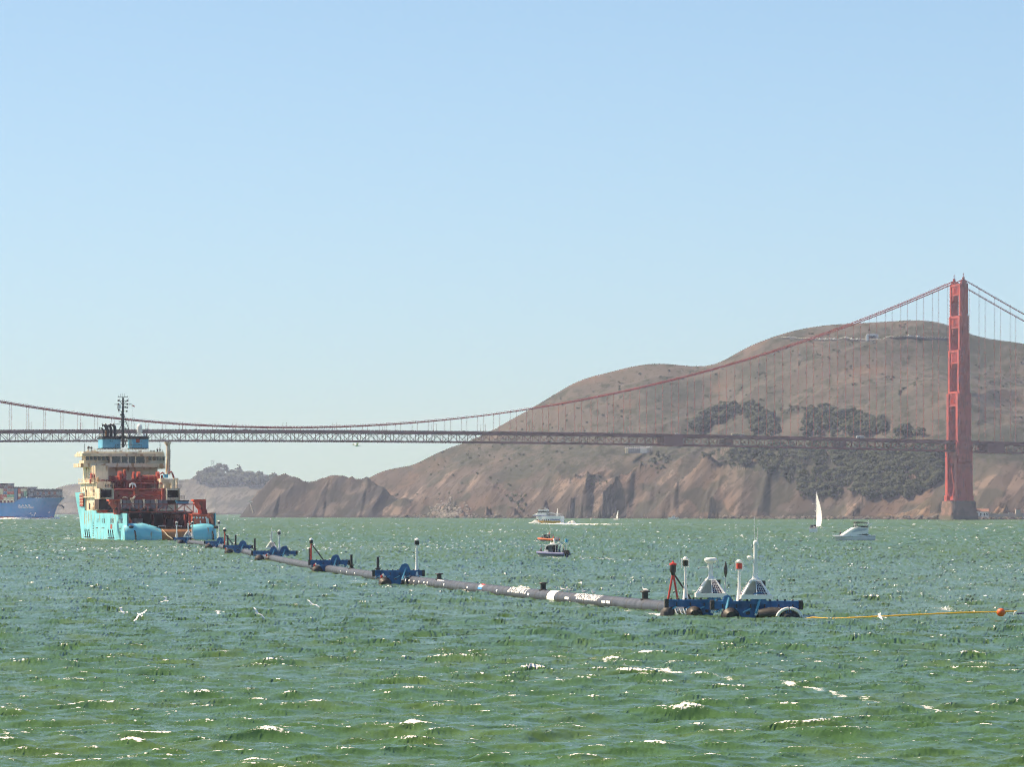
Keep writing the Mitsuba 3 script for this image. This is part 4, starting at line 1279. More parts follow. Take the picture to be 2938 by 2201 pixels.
# ---- stern gantry: lattice walkway between two crane towers
ga = tag(key_for('gantry', ship), 'rust red lattice gantry spanning the stern')
for py, r in ((1446.5, 2.6), (1469.0, 2.8)):
    for yy in (7.2, 9.4):
        MB(SMX).bar(S(346, py, yy), S(556, py + 0.5, yy), r / 9.7, r / 9.7).build('chord', 'ship_red', ga)
nb = 9
for i in range(nb):
    xa, xb = 346 + 208 * i / (nb - 1), 346 + 208 * (i + 1) / (nb - 1)
    MB(SMX).bar(S(xa + 0.5, 1446.5, 7.2), S(xa + 0.5, 1469, 7.2), 0.24).build('post', 'ship_red', ga)
    if i < nb - 1:
        p, q = (S(xa, 1469, 7.2), S(xb, 1446.5, 7.2)) if i % 2 == 0 else (S(xa, 1446.5, 7.2), S(xb, 1469, 7.2))
        MB(SMX).bar(p, q, 0.2).build('brace', 'ship_red', ga)
m = MB(SMX); SR(m, 346, 1468.0, 556, 1469.6, 7.4, 1.8); m.build('walkway', 'ship_deck', ga)
for x0, x1, nm in ((313, 345, 'left'), (556, 591, 'right')):
    tw = tag(key_for('crane_tower', ship), 'red box tower at one end of the stern gantry')
    m = MB(SMX); SR(m, x0 + 20, 1434, x1, 1476, 6.5, 4.2); m.build('column', 'ship_red', tw)
    m = MB(SMX); SR(m, x0, 1433, x1 - 1, 1437.5, 6.0, 4.6); SR(m, x0 + 1, 1437.5, x0 + 19, 1443, 6.6, 3, bot=(0.55, 1)); m.build('head', 'ship_orange', tw)
    m = MB(SMX); m.bar(S(x0 + 3, 1441, 6.2), S(x0 + 17, 1458, 6.2), 1.0, 1.3); m.bar(S(x0 + 16, 1456, 6.2), S(x0 + 18, 1474, 6.2), 0.8, 0.9); m.build('jib', 'ship_orange', tw)
    for k in range(3):
        MB(SMX).cyl(S(x0 + 10 + 5 * k, 1446 + 7 * k, 6.1) - [0, 0.3, 0], S(x0 + 10 + 5 * k, 1446 + 7 * k, 6.1) + [0, 0.4, 0], 0.42, n=12).build('sheave', 'ship_dark', tw)
    m = MB(SMX); SR(m, x1 - 6, 1462, x1 + 3, 1477, 7, 3.5); m.build('power_pack', 'ship_red', tw)
m = MB(SMX); SR(m, 279, 1464, 312, 1472, 12, 3, bot=(0.55, 1)); m.build('stowed_boom', 'ship_orange', ship)
# stern house at starboard with white panels, and a dark one at port
sh = tag(key_for('stern_house', ship), 'orange red deckhouse at the starboard quarter with white squares')
m = MB(SMX); SR(m, 552, 1476, 607, 1507, 3.4, 5, top=(0.97, 1)); m.build('wall', 'ship_orange', sh)
m = MB(SMX); SR(m, 551, 1475.5, 606, 1479, 3.0, 6); m.build('roof', 'ship_orange', sh)
for k in range(5):
    m = MB(SMX); SR(m, 553.5 + k * 8.7, 1483, 558.5 + k * 8.7, 1488, 3.33, 0.1); m.build('white_square', 'white_paint', sh)
m = MB(SMX); SR(m, 551, 1488, 556.5, 1506, 3.3, 0.12); m.build('panel', 'ship_red', sh)
MB(SMX).bar(S(602, 1483, 2.6), S(612, 1504, 2.6), 0.7, 0.7).build('brace', 'ship_orange', sh)
for px in (574, 592, 596):
    MB(SMX).bar(S(px, 1487 if px > 580 else 1494, 2.5), S(px + 2, 1504, 2.5), 0.35, 0.3).build('ladder', 'white_paint', sh)
for px in (607, 612, 617):
    p, q = S(px, 1475, 6), S(px, 1504, 6)
    MB(SMX).cyl(q, p, 0.32, n=10).sphere(p, 0.42, 1).build('stern_post', 'ship_red', ship)
m = MB(SMX); SR(m, 353.5, 1470, 367, 1518, 5, 5); m.build('quarter_bulkhead', 'ship_red', ship)
m = MB(SMX); m.bar(S(370, 1487, 3), S(377, 1502, 3), 0.7); m.bar(S(355, 1501, 3), S(372, 1499, 3), 0.35); m.build('stop_pin', 'ship_orange', ship)
m = MB(SMX); SR(m, 384, 1489, 410, 1503, 14, 4); SR(m, 383.5, 1487.8, 410.5, 1489, 13.9, 4.2); m.build('deck_locker', 'ship_grey', ship)
m = MB(SMX)
for px in (455, 502):
    SR(m, px, 1508, px + 20, 1509.5, 5, 0.3); SR(m, px, 1508, px + 1, 1519, 5, 0.3); SR(m, px + 19, 1508, px + 20, 1519, 5, 0.3)
m.build('roller_guard', 'white_paint', ship)
m = MB(SMX); SR(m, 475, 1478, 516, 1486, 30, 2); m.build('shark_jaw_housing', 'ship_grey', ship)
railing(478, 516, 1478, 1488, 28, ship, 'ship_cream', 6, 3)
# cover added to keep the work deck dark; near-black back wall painted as shade
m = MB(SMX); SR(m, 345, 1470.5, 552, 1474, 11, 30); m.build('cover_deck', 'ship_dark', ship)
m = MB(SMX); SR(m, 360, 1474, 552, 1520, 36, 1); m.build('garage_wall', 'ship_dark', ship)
m = MB(SMX)
for px in (400, 436, 470, 500, 530):
    SR(m, px, 1476, px + 5, 1512, 32, 1.5)
m.build('garage_frame', 'ship_red', ship, kind='stuff')
# ---- funnels, mast, crane post, domes
for x0, x1 in ((287, 346), (373, 426)):
    fu = tag(key_for('funnel', ship), 'light blue funnel casing with a black top')
    m = MB(SMX); SR(m, x0 + 7, 1259.5, x1, 1286, 70, 8); m.build('casing', 'funnel_blue', fu)
    m = MB(SMX); SR(m, x0 + 6, 1252, x1 + 1, 1259.6, 69.6, 8.6); m.build('band', 'ship_black', fu)
    m = MB(SMX); SR(m, x0 + 6, 1285.5, x1 + 1, 1288, 69.7, 8.4); m.build('foot', 'ship_black', fu)
    for q in (0.35, 0.45):
        m = MB(SMX); SR(m, x0 + 7 + (x1 - x0) * q, 1264, x0 + 9.5 + (x1 - x0) * q, 1268, 69.9, 0.2); m.build('vent', 'ship_black', fu)
m = MB(SMX); SR(m, 340, 1250, 380, 1258, 72, 5); m.build('funnel_link', 'ship_black', ship)
m = MB(SMX); SR(m, 390.5, 1260, 401, 1270, 69.8, 0.2); m.build('emblem_panel', 'ship_red', ship)
m = MB(SMX); SR(m, 330, 1275, 406, 1276, 68.5, 0.2); SR(m, 330, 1275, 331, 1286, 68.5, 0.2); SR(m, 405, 1275, 406, 1286, 68.5, 0.2); m.build('catwalk_rail', 'ship_black', ship)
for px, r, top in ((298, 0.26, 1228), (307, 0.62, 1219), (318.5, 0.45, 1219.5), (330, 0.5, 1218)):
    a = S(px, 1253, 73)
    h = S(px, top, 73)[2]
    MB(SMX).tube([a, (a[0], a[1], h - 1.6), (a[0] - 0.15, a[1], h - 0.7), (a[0] - 0.7, a[1], h - 0.05), (a[0] - 1.5, a[1], h - 0.1)], [r, r, r, r * 1.02, r * 1.05], 12).build('exhaust_pipe', 'ship_black', ship, smooth=50)
a = S(304, 1253, 72.3); MB(SMX).cyl(a, (a[0], a[1], a[2] + 1.9), 0.2).build('exhaust_pipe', 'ship_rust', ship)
ms = tag(key_for('mast', ship), 'tall black lattice mast with crossarms and aerials')
P_ = lambda px, py: S(px, py, 68)
MB(SMX).tube([P_(352.5, 1284), P_(352.5, 1215), P_(353, 1140)], [0.42, 0.36, 0.26], 10).build('pole', 'ship_black', ms)
m = MB(SMX)
for a, b, w in (((352.5, 1180), (376, 1252), .2), ((352, 1215), (334, 1246), .22), ((353, 1218), (373, 1252), .2), ((349, 1180), (347, 1240), .15), ((341, 1210), (363, 1210), .25), ((330, 1217), (366, 1217.5), .14), ((350, 1231), (370, 1231), .18), ((352, 1252), (364, 1283), .2), ((364, 1262), (355, 1283), .2)):
    m.bar(P_(*a), P_(*b), w)
m.build('stay', 'ship_black', ms, kind='stuff')
for y, x0, x1 in ((1139.5, 338, 367), (1149.5, 338, 369), (1160, 329, 378), (1169.5, 350, 366), (1180, 339, 365)):
    MB(SMX).bar(P_(x0, y), P_(x1, y), 0.16).build('crossarm', 'ship_black', ms)
for a, b in (((343, 1151), (351, 1158)), ((363, 1151), (355, 1158))):
    MB(SMX).bar(P_(*a), P_(*b), 0.16).build('crossarm_brace', 'ship_black', ms)
for px, y0, y1 in ((352.5, 1140, 1127), (346, 1139, 1130), (358, 1139, 1129), (339, 1139, 1134), (366, 1139, 1135), (343.5, 1149, 1144), (368, 1149, 1143), (372, 1160, 1156)):
    MB(SMX).bar(P_(px, y0), P_(px, y1), 0.08).build('aerial', 'ship_black', ms)
for px, py in ((340, 1149), (366, 1149), (340, 1159.5), (365, 1159.5), (359, 1168), (365, 1169), (341, 1176), (364, 1180), (347, 1190)):
    MB(SMX).sphere(P_(px, py), (0.32, 0.3, 0.3), 1).build('mast_lamp', 'ship_black', ms)
m = MB(SMX); c = P_(342, 1166); m.prism([(c[0] - 0.7, c[2] - 0.9), (c[0] + 0.7, c[2] - 0.5), (c[0] + 0.4, c[2] + 0.5), (c[0] - 0.6, c[2] + 0.7)], 67.9, 68.0, 1); m.build('signal_flag', 'white_paint', ms)
c = P_(382, 1166); MB(SMX).prism([(c[0] - 0.5, c[2] + 0.2), (c[0] + 0.5, c[2] - 0.2), (c[0] + 0.4, c[2] + 0.3), (c[0] - 0.4, c[2] + 0.5)], 67.9, 67.97, 1).build('signal_flag', 'ship_orange', ms)
MB(SMX).bar(P_(378, 1160), P_(385, 1252), 0.03).build('halyard', 'ship_black', ms)
for px, y0, y1, r in ((400.5, 1217, 1243, 0.85), (366, 1245, 1254, 0.5), (342, 1245, 1254, 0.4), (290, 1244, 1252, 0.4), (414, 1246, 1254, 0.4)):
    a, b = S(px, y1, 71), S(px, y0, 71)
    h = b[2] - a[2]
    m = MB(SMX).lathe((a[0], a[1], a[2]), [(r * 0.7, 0), (r, 0.15 * h), (r, h - r * 0.9), (r * 0.8, h - r * 0.35), (r * 0.35, h - 0.02)], 16)
    if px == 400.5:
        m.box((a[0] - 0.15, a[1] - 0.15, a[2] - 1.6), (a[0] + 0.15, a[1] + 0.15, a[2] + 0.1))
    m.build('radome', 'white_paint', ship, smooth=50)
for px, y0, y1 in ((285, 1225, 1262), (414, 1231, 1254), (419, 1229, 1254), (424, 1224, 1254), (243, 1271, 1297), (459, 1266, 1295), (466, 1290, 1297)):
    MB(SMX).bar(S(px, y1, 70), S(px, y0, 70), 0.13).build('whip_aerial', 'ship_black', ship)
MB(SMX).sphere(S(254, 1284, 70), 0.45, 1).bar(S(254, 1296, 70), S(254, 1284, 70), 0.2).build('searchlight', 'ship_black', ship)
MB(SMX).sphere(S(262, 1285, 70), 0.4, 1).bar(S(262, 1296, 70), S(262, 1285, 70), 0.2).build('searchlight', 'ship_black', ship)
m = MB(SMX)
for px, w in ((250, 6), (264, 5), (272, 4), (330, 4), (345, 5), (400, 6), (432, 4), (440, 5)):
    SR(m, px, 1292, px + w, 1298, 69, 1)
m.build('roof_gear', 'ship_cream', ship, kind='stuff')
cp = tag(key_for('crane_post', ship), 'tall cream crane post at the starboard side')
a, b = S(482, 1362, 56), S(482.5, 1272, 56)
MB(SMX).tube([a, b], [0.75, 0.62], 12).build('post', 'ship_cream', cp, smooth=50)
m = MB(SMX); SR(m, 474.5, 1268, 490.5, 1274, 55.2, 1.6); SR(m, 476, 1274, 489, 1280, 55.4, 1.2, bot=(0.6, 1)); m.build('head', 'ship_cream', cp)
m = MB(SMX); m.bar(S(488, 1290, 55), S(486.5, 1352, 55), 0.25); m.build('pipe', 'ship_grey', cp)
for a in ((471, 1361, 482, 1371, 54, 2, 'funnel_blue', 'hydraulic_box'), (461, 1372, 468, 1384, 53, 2, 'ship_cream', 'deck_machine'), (487, 1377, 499, 1388, 53, 2, 'ship_cream', 'deck_machine'), (492, 1384, 498, 1402, 52, 2, 'ship_cream', 'deck_machine'), (470, 1388, 476, 1400, 52, 1.5, 'ship_cream', 'deck_machine')):
    m = MB(SMX); SR(m, *a[:6]); m.build(a[7], a[6], ship)
m = MB(SMX)
m.tube([S(483, 1356, 54), S(492, 1354, 54), S(496, 1362, 54), S(499, 1374, 54)], 0.28, 8); m.tube([S(460, 1360, 54), S(466, 1356, 54), S(472, 1360, 54)], 0.25, 8)
m.build('davit', 'ship_red', ship)
m = MB(SMX); SR(m, 506, 1372, 511, 1402, 46, 1); SR(m, 499, 1372, 512, 1375, 46, 1); m.build('side_frame', 'ship_cream', ship)
# grey containers in a row across the deck, each with its end posts
for i, (x0, x1) in enumerate(((351, 377), (386, 409), (418, 446), (454, 481))):
    k = thing('cargo_container', ('grey cargo container at the left end of the row across the ship', 'grey cargo container, second from the left across the ship', 'grey cargo container third from the left across the ship', 'grey cargo container at the right end of the row across the ship')[i], 'container')
    m = MB(SMX); SR(m, x0, 1434.5, x1, 1460, 22, 2.6); m.build('body', 'ship_grey', k)
    for px in (x0 - 0.7, (x0 + x1) / 2 - 0.4, x1 - 0.6):
        m = MB(SMX); SR(m, px, 1434, px + 1.3, 1460, 21.9, 0.2); m.build('post', 'ship_dark', k)
for x0, x1 in ((345, 350), (378, 385), (411, 417), (447.5, 453)):
    m = MB(SMX); SR(m, x0, 1432.5, x1, 1456, 21.5, 1); m.build('stowage_post', 'ship_cream', ship)
m = MB(SMX)
m.tube([S(375, 1432, 21), S(382, 1431, 21), S(387, 1424, 21)], 0.3, 7); m.tube([S(352, 1428, 21), S(360, 1426, 21), S(366, 1430, 21)], 0.18, 6)
m.build('hose', 'ship_cream', ship)
# small blue workboat stowed at the starboard rail
wb = thing('workboat', 'small blue boat stowed on the supply ship beside its right casing', 'boat')
p0, p1 = S(503, 1447, 20), S(540, 1436, 20)
m = MB(SMX)
v = []
for q, w, t in ((0, 0.5, 0), (0.18, 0.95, 1), (0.6, 1.0, 1), (1.0, 0.85, 1)):
    x = p0[0] + (p1[0] - p0[0]) * q
    v += [(x + 0.5 * (1 - q), 20 + 1.1 * w * s2, p0[2]) for s2 in (-0.6, 0.6)] + [(x, 20 + 1.1 * w * s2, p1[2]) for s2 in (-1, 1)]
f = []
for i in range(3):
    a = i * 4
    f += [[a, a + 4, a + 6, a + 2], [a + 1, a + 3, a + 7, a + 5], [a, a + 1, a + 5, a + 4]]
f += [[0, 2, 3, 1], [12, 13, 15, 14], [2, 6, 7, 3], [6, 10, 11, 7], [10, 14, 15, 11]]
m.raw(v, f); m.build('hull', 'funnel_blue', wb)
m = MB(SMX); m.box((p0[0] + 0.4, 18.75, p1[2] - 0.25), (p1[0], 18.95, p1[2] + 0.05)); m.build('gunwale', 'ship_black', wb)
FOAM_LINES.append(([(*(SMX @ [-15, 60, 0, 1])[:2], 0.8), (*(SMX @ [-15.5, 20, 0, 1])[:2], 0.5), (*(SMX @ [-13, -3, 0, 1])[:2], 0.7), (*(SMX @ [13, -4, 0, 1])[:2], 0.6)], 1.6, 0.8))
FOAM_LINES.append(([(*(SMX @ [-17, 78, 0, 1])[:2], 1.2), (*(SMX @ [-22, 60, 0, 1])[:2], 0.6)], 3.0, 0.9))


# ------------------------------------------------------------------ container ship coming in from the left; local x to its bow, z up
FQ = at(160, 1487, 3900)
FMX = frame((FQ[0], 3900, 0), -0.12)
FS = 3900 / F0            # metres per photo pixel there
mat('freighter_blue', worn((0.030, 0.20, 0.50), (0.026, 0.16, 0.40), (0.08, 0.28, 0.58), 0.05, 0.3), 0.45)
mat('boot_red', (0.30, 0.06, 0.05), 0.6)
BOXC = {'box_cream': (0.62, 0.56, 0.40), 'box_red': (0.42, 0.10, 0.06), 'box_green': (0.16, 0.36, 0.24), 'box_grey': (0.24, 0.23, 0.25), 'box_blue': (0.10, 0.18, 0.30), 'box_dark': (0.10, 0.075, 0.08), 'box_maroon': (0.27, 0.095, 0.075)}
for k_, c_ in BOXC.items():
    mat(k_, c_, 0.6)


def fx(px):
    return (px - 160) * FS / math.cos(0.12)


def fz(py):
    return EYE - (py - HY) * FS


freighter = thing('container_ship', 'blue container ship at the left edge, loaded with stacked containers', 'ship')
st = np.linspace(-230, fx(188), 60)
deck_f = lambda x: float(np.interp(x, [-230, fx(52), fx(62), fx(72), fx(190)], [fz(1443), fz(1443), fz(1436), fz(1429), fz(1428)]))


def bow_tip(q):
    q = min(max(q, 0), 1)
    return fx(154) + (fx(187) - fx(154)) * (0.35 * q + 0.65 * q ** 3.2)


def fb(x, z):
    """Half breadth of the container ship."""
    zt = deck_f(x)
    q = min(max(z / zt, 0), 1)
    tip = bow_tip(q)
    start = fx(20) + (fx(60) - fx(20)) * q
    if x > tip:
        return 0.02
    t = max(0.0, (x - start) / (tip - start))
    return 21 * max(1 - t ** (2.2 + 1.4 * q), 0) + 0.02


v, f, n = [], [], 13
for x in st:
    for sgn in (-1, 1):
        for j in range(n):
            z = -3 + (deck_f(x) + 3) * j / (n - 1)
            v.append((min(x, bow_tip(z / deck_f(x))), sgn * fb(x, z), z))
for i in range(len(st) - 1):
    for j in range(n - 1):
        a, b = i * 2 * n + j, (i + 1) * 2 * n + j
        f += [[a, b, b + 1], [a, b + 1, a + 1], [a + n, b + n + 1, b + n], [a + n, a + n + 1, b + n + 1]]
    a, b = i * 2 * n + n - 1, (i + 1) * 2 * n + n - 1
    f += [[a, b, b + n], [a, b + n, a + n]]
m = MB(FMX).raw(v, f)
m.build('hull', 'freighter_blue', freighter, smooth=40)
m = MB(FMX)
v, f = [], []
for x in np.linspace(-230, fx(155), 50):
    v += [(x, -fb(x, 0.5) - 0.12, -2), (x, -fb(x, 1.6) - 0.12, 2.6)]
m.raw(v, [[2 * i, 2 * i + 2, 2 * i + 3, 2 * i + 1] for i in range(49)]); m.build('boot_stripe', 'boot_red', freighter)
# anchor under the flare, pale marks
m = MB(FMX); x = fx(175); m.box((x - 2, -3.2, fz(1452)), (x + 2, -1.5, fz(1448))); m.bar((x + 1, -2.6, fz(1450)), (x + 4, -2.6, fz(1458)), 1.6); m.build('anchor', 'ship_black', freighter)
for px, py in ((98, 1473), (110, 1473), (102, 1478), (107, 1479), (144, 1470)):
    x, z = fx(px), fz(py); MB(FMX).box((x - 0.8, -fb(x, z) - 0.3, z - 0.7), (x + 0.8, -fb(x, z) + 0.6, z + 0.7)).build('hull_mark', 'white_paint', freighter)
# lettering on the bow
txt = meshkit.text_mesh('CSCL BOHAI SEA', 1.0, 0.1, bold=True)
tv = np.array(txt.vertices)
w_ = tv[:, 0].max()
LX0, LX1, LZ = fx(64.5), fx(108), fz(1458.2)
def on_hull(tv, off=0.35):
    return np.array([(a, -fb(a, c) - off + b * 0.1, c) for a, b, c in tv])
t2 = np.stack([LX0 + tv[:, 0] / w_ * (LX1 - LX0), -tv[:, 2], LZ + tv[:, 1] * 1.45], -1)
add('lettering', mikit.ply((np.c_[on_hull(t2), np.ones(len(t2))] @ FMX.T[:, :3], np.array(txt.faces)), 'white_paint'), freighter)
# four large characters above it, drawn as strokes
glyphs = [[((0, .25), (1, .25)), ((0, .75), (1, .75)), ((0, .25), (0, .75)), ((1, .25), (1, .75)), ((.5, 0), (.5, 1))],
          [((.0, .95), (.15, .8)), ((0, .6), (.15, .45)), ((0, 0), (.2, .25)), ((.35, .95), (.3, .7)), ((.3, .85), (1, .85)), ((.4, .65), (.95, .65)), ((.28, .35), (1, .35)), ((.4, .65), (.35, .05)), ((.35, .05), (.95, .05)), ((.92, .65), (.9, .05))],
          [((.0, .95), (.12, .8)), ((0, .6), (.12, .45)), ((0, 0), (.18, .25)), ((.25, .85), (.65, .85)), ((.45, 1), (.45, .65)), ((.25, .62), (.68, .62)), ((.45, .45), (.45, 0)), ((.25, .3), (.65, .3)), ((.72, .75), (1, .75)), ((.98, .75), (.95, .05)), ((.85, 1), (.68, .05))]]
m = MB(FMX)
for i, g in enumerate((0, 1, 2, 1)):
    ox, oz, gs = fx(66.5 + i * 9.2), fz(1452.8), 1.75
    for (a, b), (c, d) in glyphs[g]:
        p, q = on_hull([(ox + a * gs, 0, oz + b * gs), (ox + c * gs, 0, oz + d * gs)], 0.3)
        m.bar(p, q, 0.24, 0.24)
m.build('characters', 'white_paint', freighter)
# foremast, hatch posts, lashing bridges
m = MB(FMX); x = fx(134.5); m.bar((x, 0, fz(1428)), (x, 0, fz(1404)), 0.9); m.bar((x, 0, fz(1404)), (x, 0, fz(1396)), 0.35); m.bar((x - 4, 0, fz(1413)), (x + 4, 0, fz(1413)), 0.8, 1.6); m.bar((x, 0, fz(1413)), (x - 4, 0, fz(1406)), 0.3); m.bar((x - 11, -3, fz(1427)), (x - 2, 0, fz(1419)), 0.4)
m.build('foremast', 'white_paint', freighter)
for px in (126, 141, 150, 163, 86):
    x = fx(px); MB(FMX).box((x - 2.0, -7, fz(1428.5)), (x + 2.0, -4, fz(1426))).build('deck_winch', 'ship_orange' if px == 86 else 'car_white', freighter)
for px in (2, 10, 20, 31, 41, 51):
    x = fx(px); MB(FMX).box((x - 0.7, -20.5, fz(1443)), (x + 0.7, -19.3, fz(1435.5))).build('hatch_post', 'ship_cream', freighter)
m = MB(FMX); m.box((-230, -18, fz(1443)), (fx(53), 18, fz(1436))); m.build('hatch_coaming', 'box_maroon', freighter)
m = MB(FMX); m.box((fx(53), -20, fz(1441)), (fx(60), 20, fz(1402))); m.build('lashing_bridge', 'box_blue', freighter)


def stack(px0, px1, py0, py1, cols, rows, y0, y1, colour):
    """Containers end-on or side-on, one by one: columns along the ship, rows upwards."""
    for i in range(cols):
        for j in range(rows):
            mt = colour(i, j)
            if mt is None:
                continue
            a, b = fx(px0 + (px1 - px0) * i / cols), fx(px0 + (px1 - px0) * (i + 1) / cols)
            c, d = fz(py1 + (py0 - py1) * j / rows), fz(py1 + (py0 - py1) * (j + 1) / rows)
            k = thing('shipping_container', 'small %s container stacked on the blue container ship' % {'box_cream': 'cream', 'box_red': 'red', 'box_green': 'green', 'box_grey': 'grey', 'box_blue': 'blue', 'box_dark': 'dark', 'box_maroon': 'maroon'}[mt], 'container', {'box_cream': 'cream', 'box_red': 'red', 'box_green': 'green', 'box_grey': 'grey', 'box_blue': 'blue', 'box_dark': 'dark', 'box_maroon': 'maroon'}[mt] + ' containers on the container ship')
            scene[k] = mikit.ply(MB(FMX).box((a + 0.12, y0, c + 0.06), (b - 0.12, y1, d - 0.06)).get(), mt)


A_ = [['box_cream'] * 4, ['box_red', 'box_red', 'box_cream', 'box_cream'], ['box_cream', 'box_red', 'box_blue', 'box_maroon'], ['box_cream', 'box_green', 'box_red', 'box_grey'], ['box_cream', 'box_green', 'box_red', 'box_grey']]
stack(-40, 10, 1403, 1435.5, 5, 4, -20, -7, lambda i, j: 'box_cream' if i > 2 else ('box_red', 'box_cream', 'box_grey', 'box_blue')[(i + j) % 4])
stack(11, 52, 1402, 1435.5, 4, 4, -20, -7, lambda i, j: A_[i + 1][j])
stack(-40, 42, 1387, 1402, 8, 2, -17, -4, lambda i, j: ('box_dark', 'box_maroon', 'box_grey', 'box_dark')[(i * 3 + j) % 4] if j or i not in (0,) else 'box_grey')
stack(42, 104, 1397, 1402, 6, 1, -10, 4, lambda i, j: 'box_dark' if i < 4 else 'box_grey')
stack(62, 87, 1402, 1433, 3, 4, -18, -6, lambda i, j: [['box_red', 'box_cream', 'box_red', 'box_red'], ['box_grey', 'box_dark', 'box_maroon', 'box_cream'], [None, 'box_green', 'box_green', 'box_cream']][i][j])
stack(88, 104, 1402, 1430, 2, 4, -15, -3, lambda i, j: ('box_grey', 'box_dark')[(i + j) % 2])
stack(104, 176, 1403, 1428, 9, 3, -11 , 6, lambda i, j: ('box_dark', 'box_grey', 'box_dark', 'box_maroon')[(i * 2 + j) % 4])
p = lambda px, off: (FMX @ [fx(px), -off, 0, 1])[:2]
FOAM_LINES.append(([(*p(166, 0), 1.5), (*p(150, 4), 1.5), (*p(110, 17), 1.4), (*p(60, 24), 1.2), (*p(5, 24), 1.0), (*p(-40, 24), 0.8)], 8.0, 1.6))
m = MB(FMX)
g = np.random.default_rng(5)
for px in np.linspace(2, 165, 50):
    x = fx(px); h = g.uniform(0.6, 2.0) * (1.2 if 60 < px < 90 or px > 150 else 0.8)
    m.sphere((x, -fb(x, 0.3) - 3.0, 0.0), (3.6, 4.5, h), 1)
m.build('bow_wave', 'foam_glint_white', freighter, kind='stuff')


# ------------------------------------------------------------------ the floating boom: a long pipe with blue stabiliser frames across it
PIPE_PX = [(2010, 1764), (1965, 1759.5), (1908, 1753), (1756, 1740), (1598, 1730.5), (1465, 1715.5), (1300, 1695.5), (1253, 1690.5), (1151, 1676), (1072, 1661.5), (1019, 1652), (960, 1639.5), (886, 1624), (806, 1610.5), (723, 1595), (628, 1576), (586, 1566), (543, 1559.5), (512, 1556.5)]
q_ = np.array([afloat(*p)[:2] for p in PIPE_PX])
len_ = np.r_[0, np.cumsum(np.hypot(*np.diff(q_, axis=0).T))]
from scipy.interpolate import UnivariateSpline
spx, spy = UnivariateSpline(len_, q_[:, 0], s=60), UnivariateSpline(len_, q_[:, 1], s=200)
PR, PZ = 0.62, 0.36                       # radius and height of the axis above the calm sea


def pipe_at(l):
    return np.array([float(spx(l)), float(spy(l)), PZ])


def pipe_dir(l):
    d = np.array([float(spx(l + 1)) - float(spx(l - 1)), float(spy(l + 1)) - float(spy(l - 1)), 0])
    return d / np.linalg.norm(d)


def l_of(px):
    """Length along the pipe at photo column px."""
    ls = np.linspace(0, len_[-1], 3000)
    x, y = spx(ls), spy(ls)
    return float(ls[np.argmin(np.abs(CX + F0 * x / y - px))])


mat('pipe_black', worn((0.048, 0.058, 0.080), (0.026, 0.030, 0.040), (0.10, 0.112, 0.14), 1.2, 0.2), 0.5)
mat('pipe_band', (0.045, 0.045, 0.048), 0.6)
mat('frame_blue', worn((0.024, 0.115, 0.30), (0.010, 0.045, 0.12), (0.05, 0.20, 0.42), 1.1, 0.3), 0.4)
mat('float_black', worn((0.035, 0.033, 0.032), (0.02, 0.02, 0.02), (0.13, 0.105, 0.09), 0.9, 0.3), 0.5)
mat('signal_red', (0.50, 0.045, 0.03), 0.45)
mat('pole_white', worn((0.84, 0.83, 0.80), (0.68, 0.66, 0.62), (0.88, 0.87, 0.85), 1.5, 0.2), 0.4)
mat('panel_cell', lambda p, n, uv: mix((0.055, 0.035, 0.065), (0.03, 0.02, 0.04), noise(p.x * 3, p.y * 3, p.z * 3)), 0.25)
mat('flag_sky_blue', (0.10, 0.42, 0.62), 0.7)
mat('decal_white', (0.86, 0.86, 0.86), 0.5)
mat('decal_red', (0.55, 0.06, 0.05), 0.5)
mat('decal_blue', (0.05, 0.25, 0.55), 0.5)

boom = thing('floating_boom', 'long black pipe boom snaking across the water towards the supply ship', 'floating boom')
seg_px = [2010, 1790, 1640, 1597, 1500, 1420, 1340, 1290, 1190, 1090, 980, 860, 800, 720, 660, 600, 555, 515]
seg_l = [l_of(p) for p in seg_px]
seg_l[0] = 0
for a, b in zip(seg_l[:-1], seg_l[1:]):
    ls = np.linspace(a, b, max(4, int((b - a) / 6)))
    MB().tube([pipe_at(l) for l in ls], PR, 22, cap=a < 1).build('pipe_section', 'pipe_black', boom, smooth=True)
for l in np.arange(3, len_[-1] - 3, 5.2):
    if l > 330 and int(l) % 2:
        continue
    p, d = pipe_at(l), pipe_dir(l)
    MB().tube([p - d * 0.16, p + d * 0.16], PR + 0.018, 20, cap=False).build('weld_band', 'pipe_band', boom, smooth=True)
p, d = pipe_at(l_of(1598)), pipe_dir(l_of(1598))
MB().tube([p - d * 1.6, p + d * 1.6], PR + 0.03, 26, cap=False).build('white_band', 'decal_white', boom, 'broad white band round the pipe', smooth=True)


def wrap(tv, tf, l0, up0, name, material):
    """Lay a flat piece (x along the pipe towards the camera's right, y up the side) on the visible side of the pipe."""
    out = []
    for x, y, z in tv:
        l = l0 - x
        p, d = pipe_at(l), pipe_dir(l)
        side = np.array([-d[1], d[0], 0])
        side = side if side @ np.array([-p[0], -p[1], 0]) > 0 else -side
        a = up0 + y / PR
        out.append(p + (PR + 0.012 + z) * (math.cos(a) * side + math.sin(a) * np.array([0, 0, 1])))
    return add(name, mikit.ply((np.array(out), tf), material), boom)


def grid_decal(l0, w, y0, y1, name, material, up0=0.0, n=8):
    v = [(w * i / n, y0 + (y1 - y0) * j / 6, 0) for i in range(n + 1) for j in range(7)]
    f = [[i * 7 + j, (i + 1) * 7 + j, (i + 1) * 7 + j + 1, i * 7 + j + 1] for i in range(n) for j in range(6)]
    f = [t for q in f for t in ([q[0], q[1], q[2]], [q[0], q[2], q[3]], [q[0], q[2], q[1]], [q[0], q[3], q[2]])]
    wrap(v, f, l0, up0, name, material)


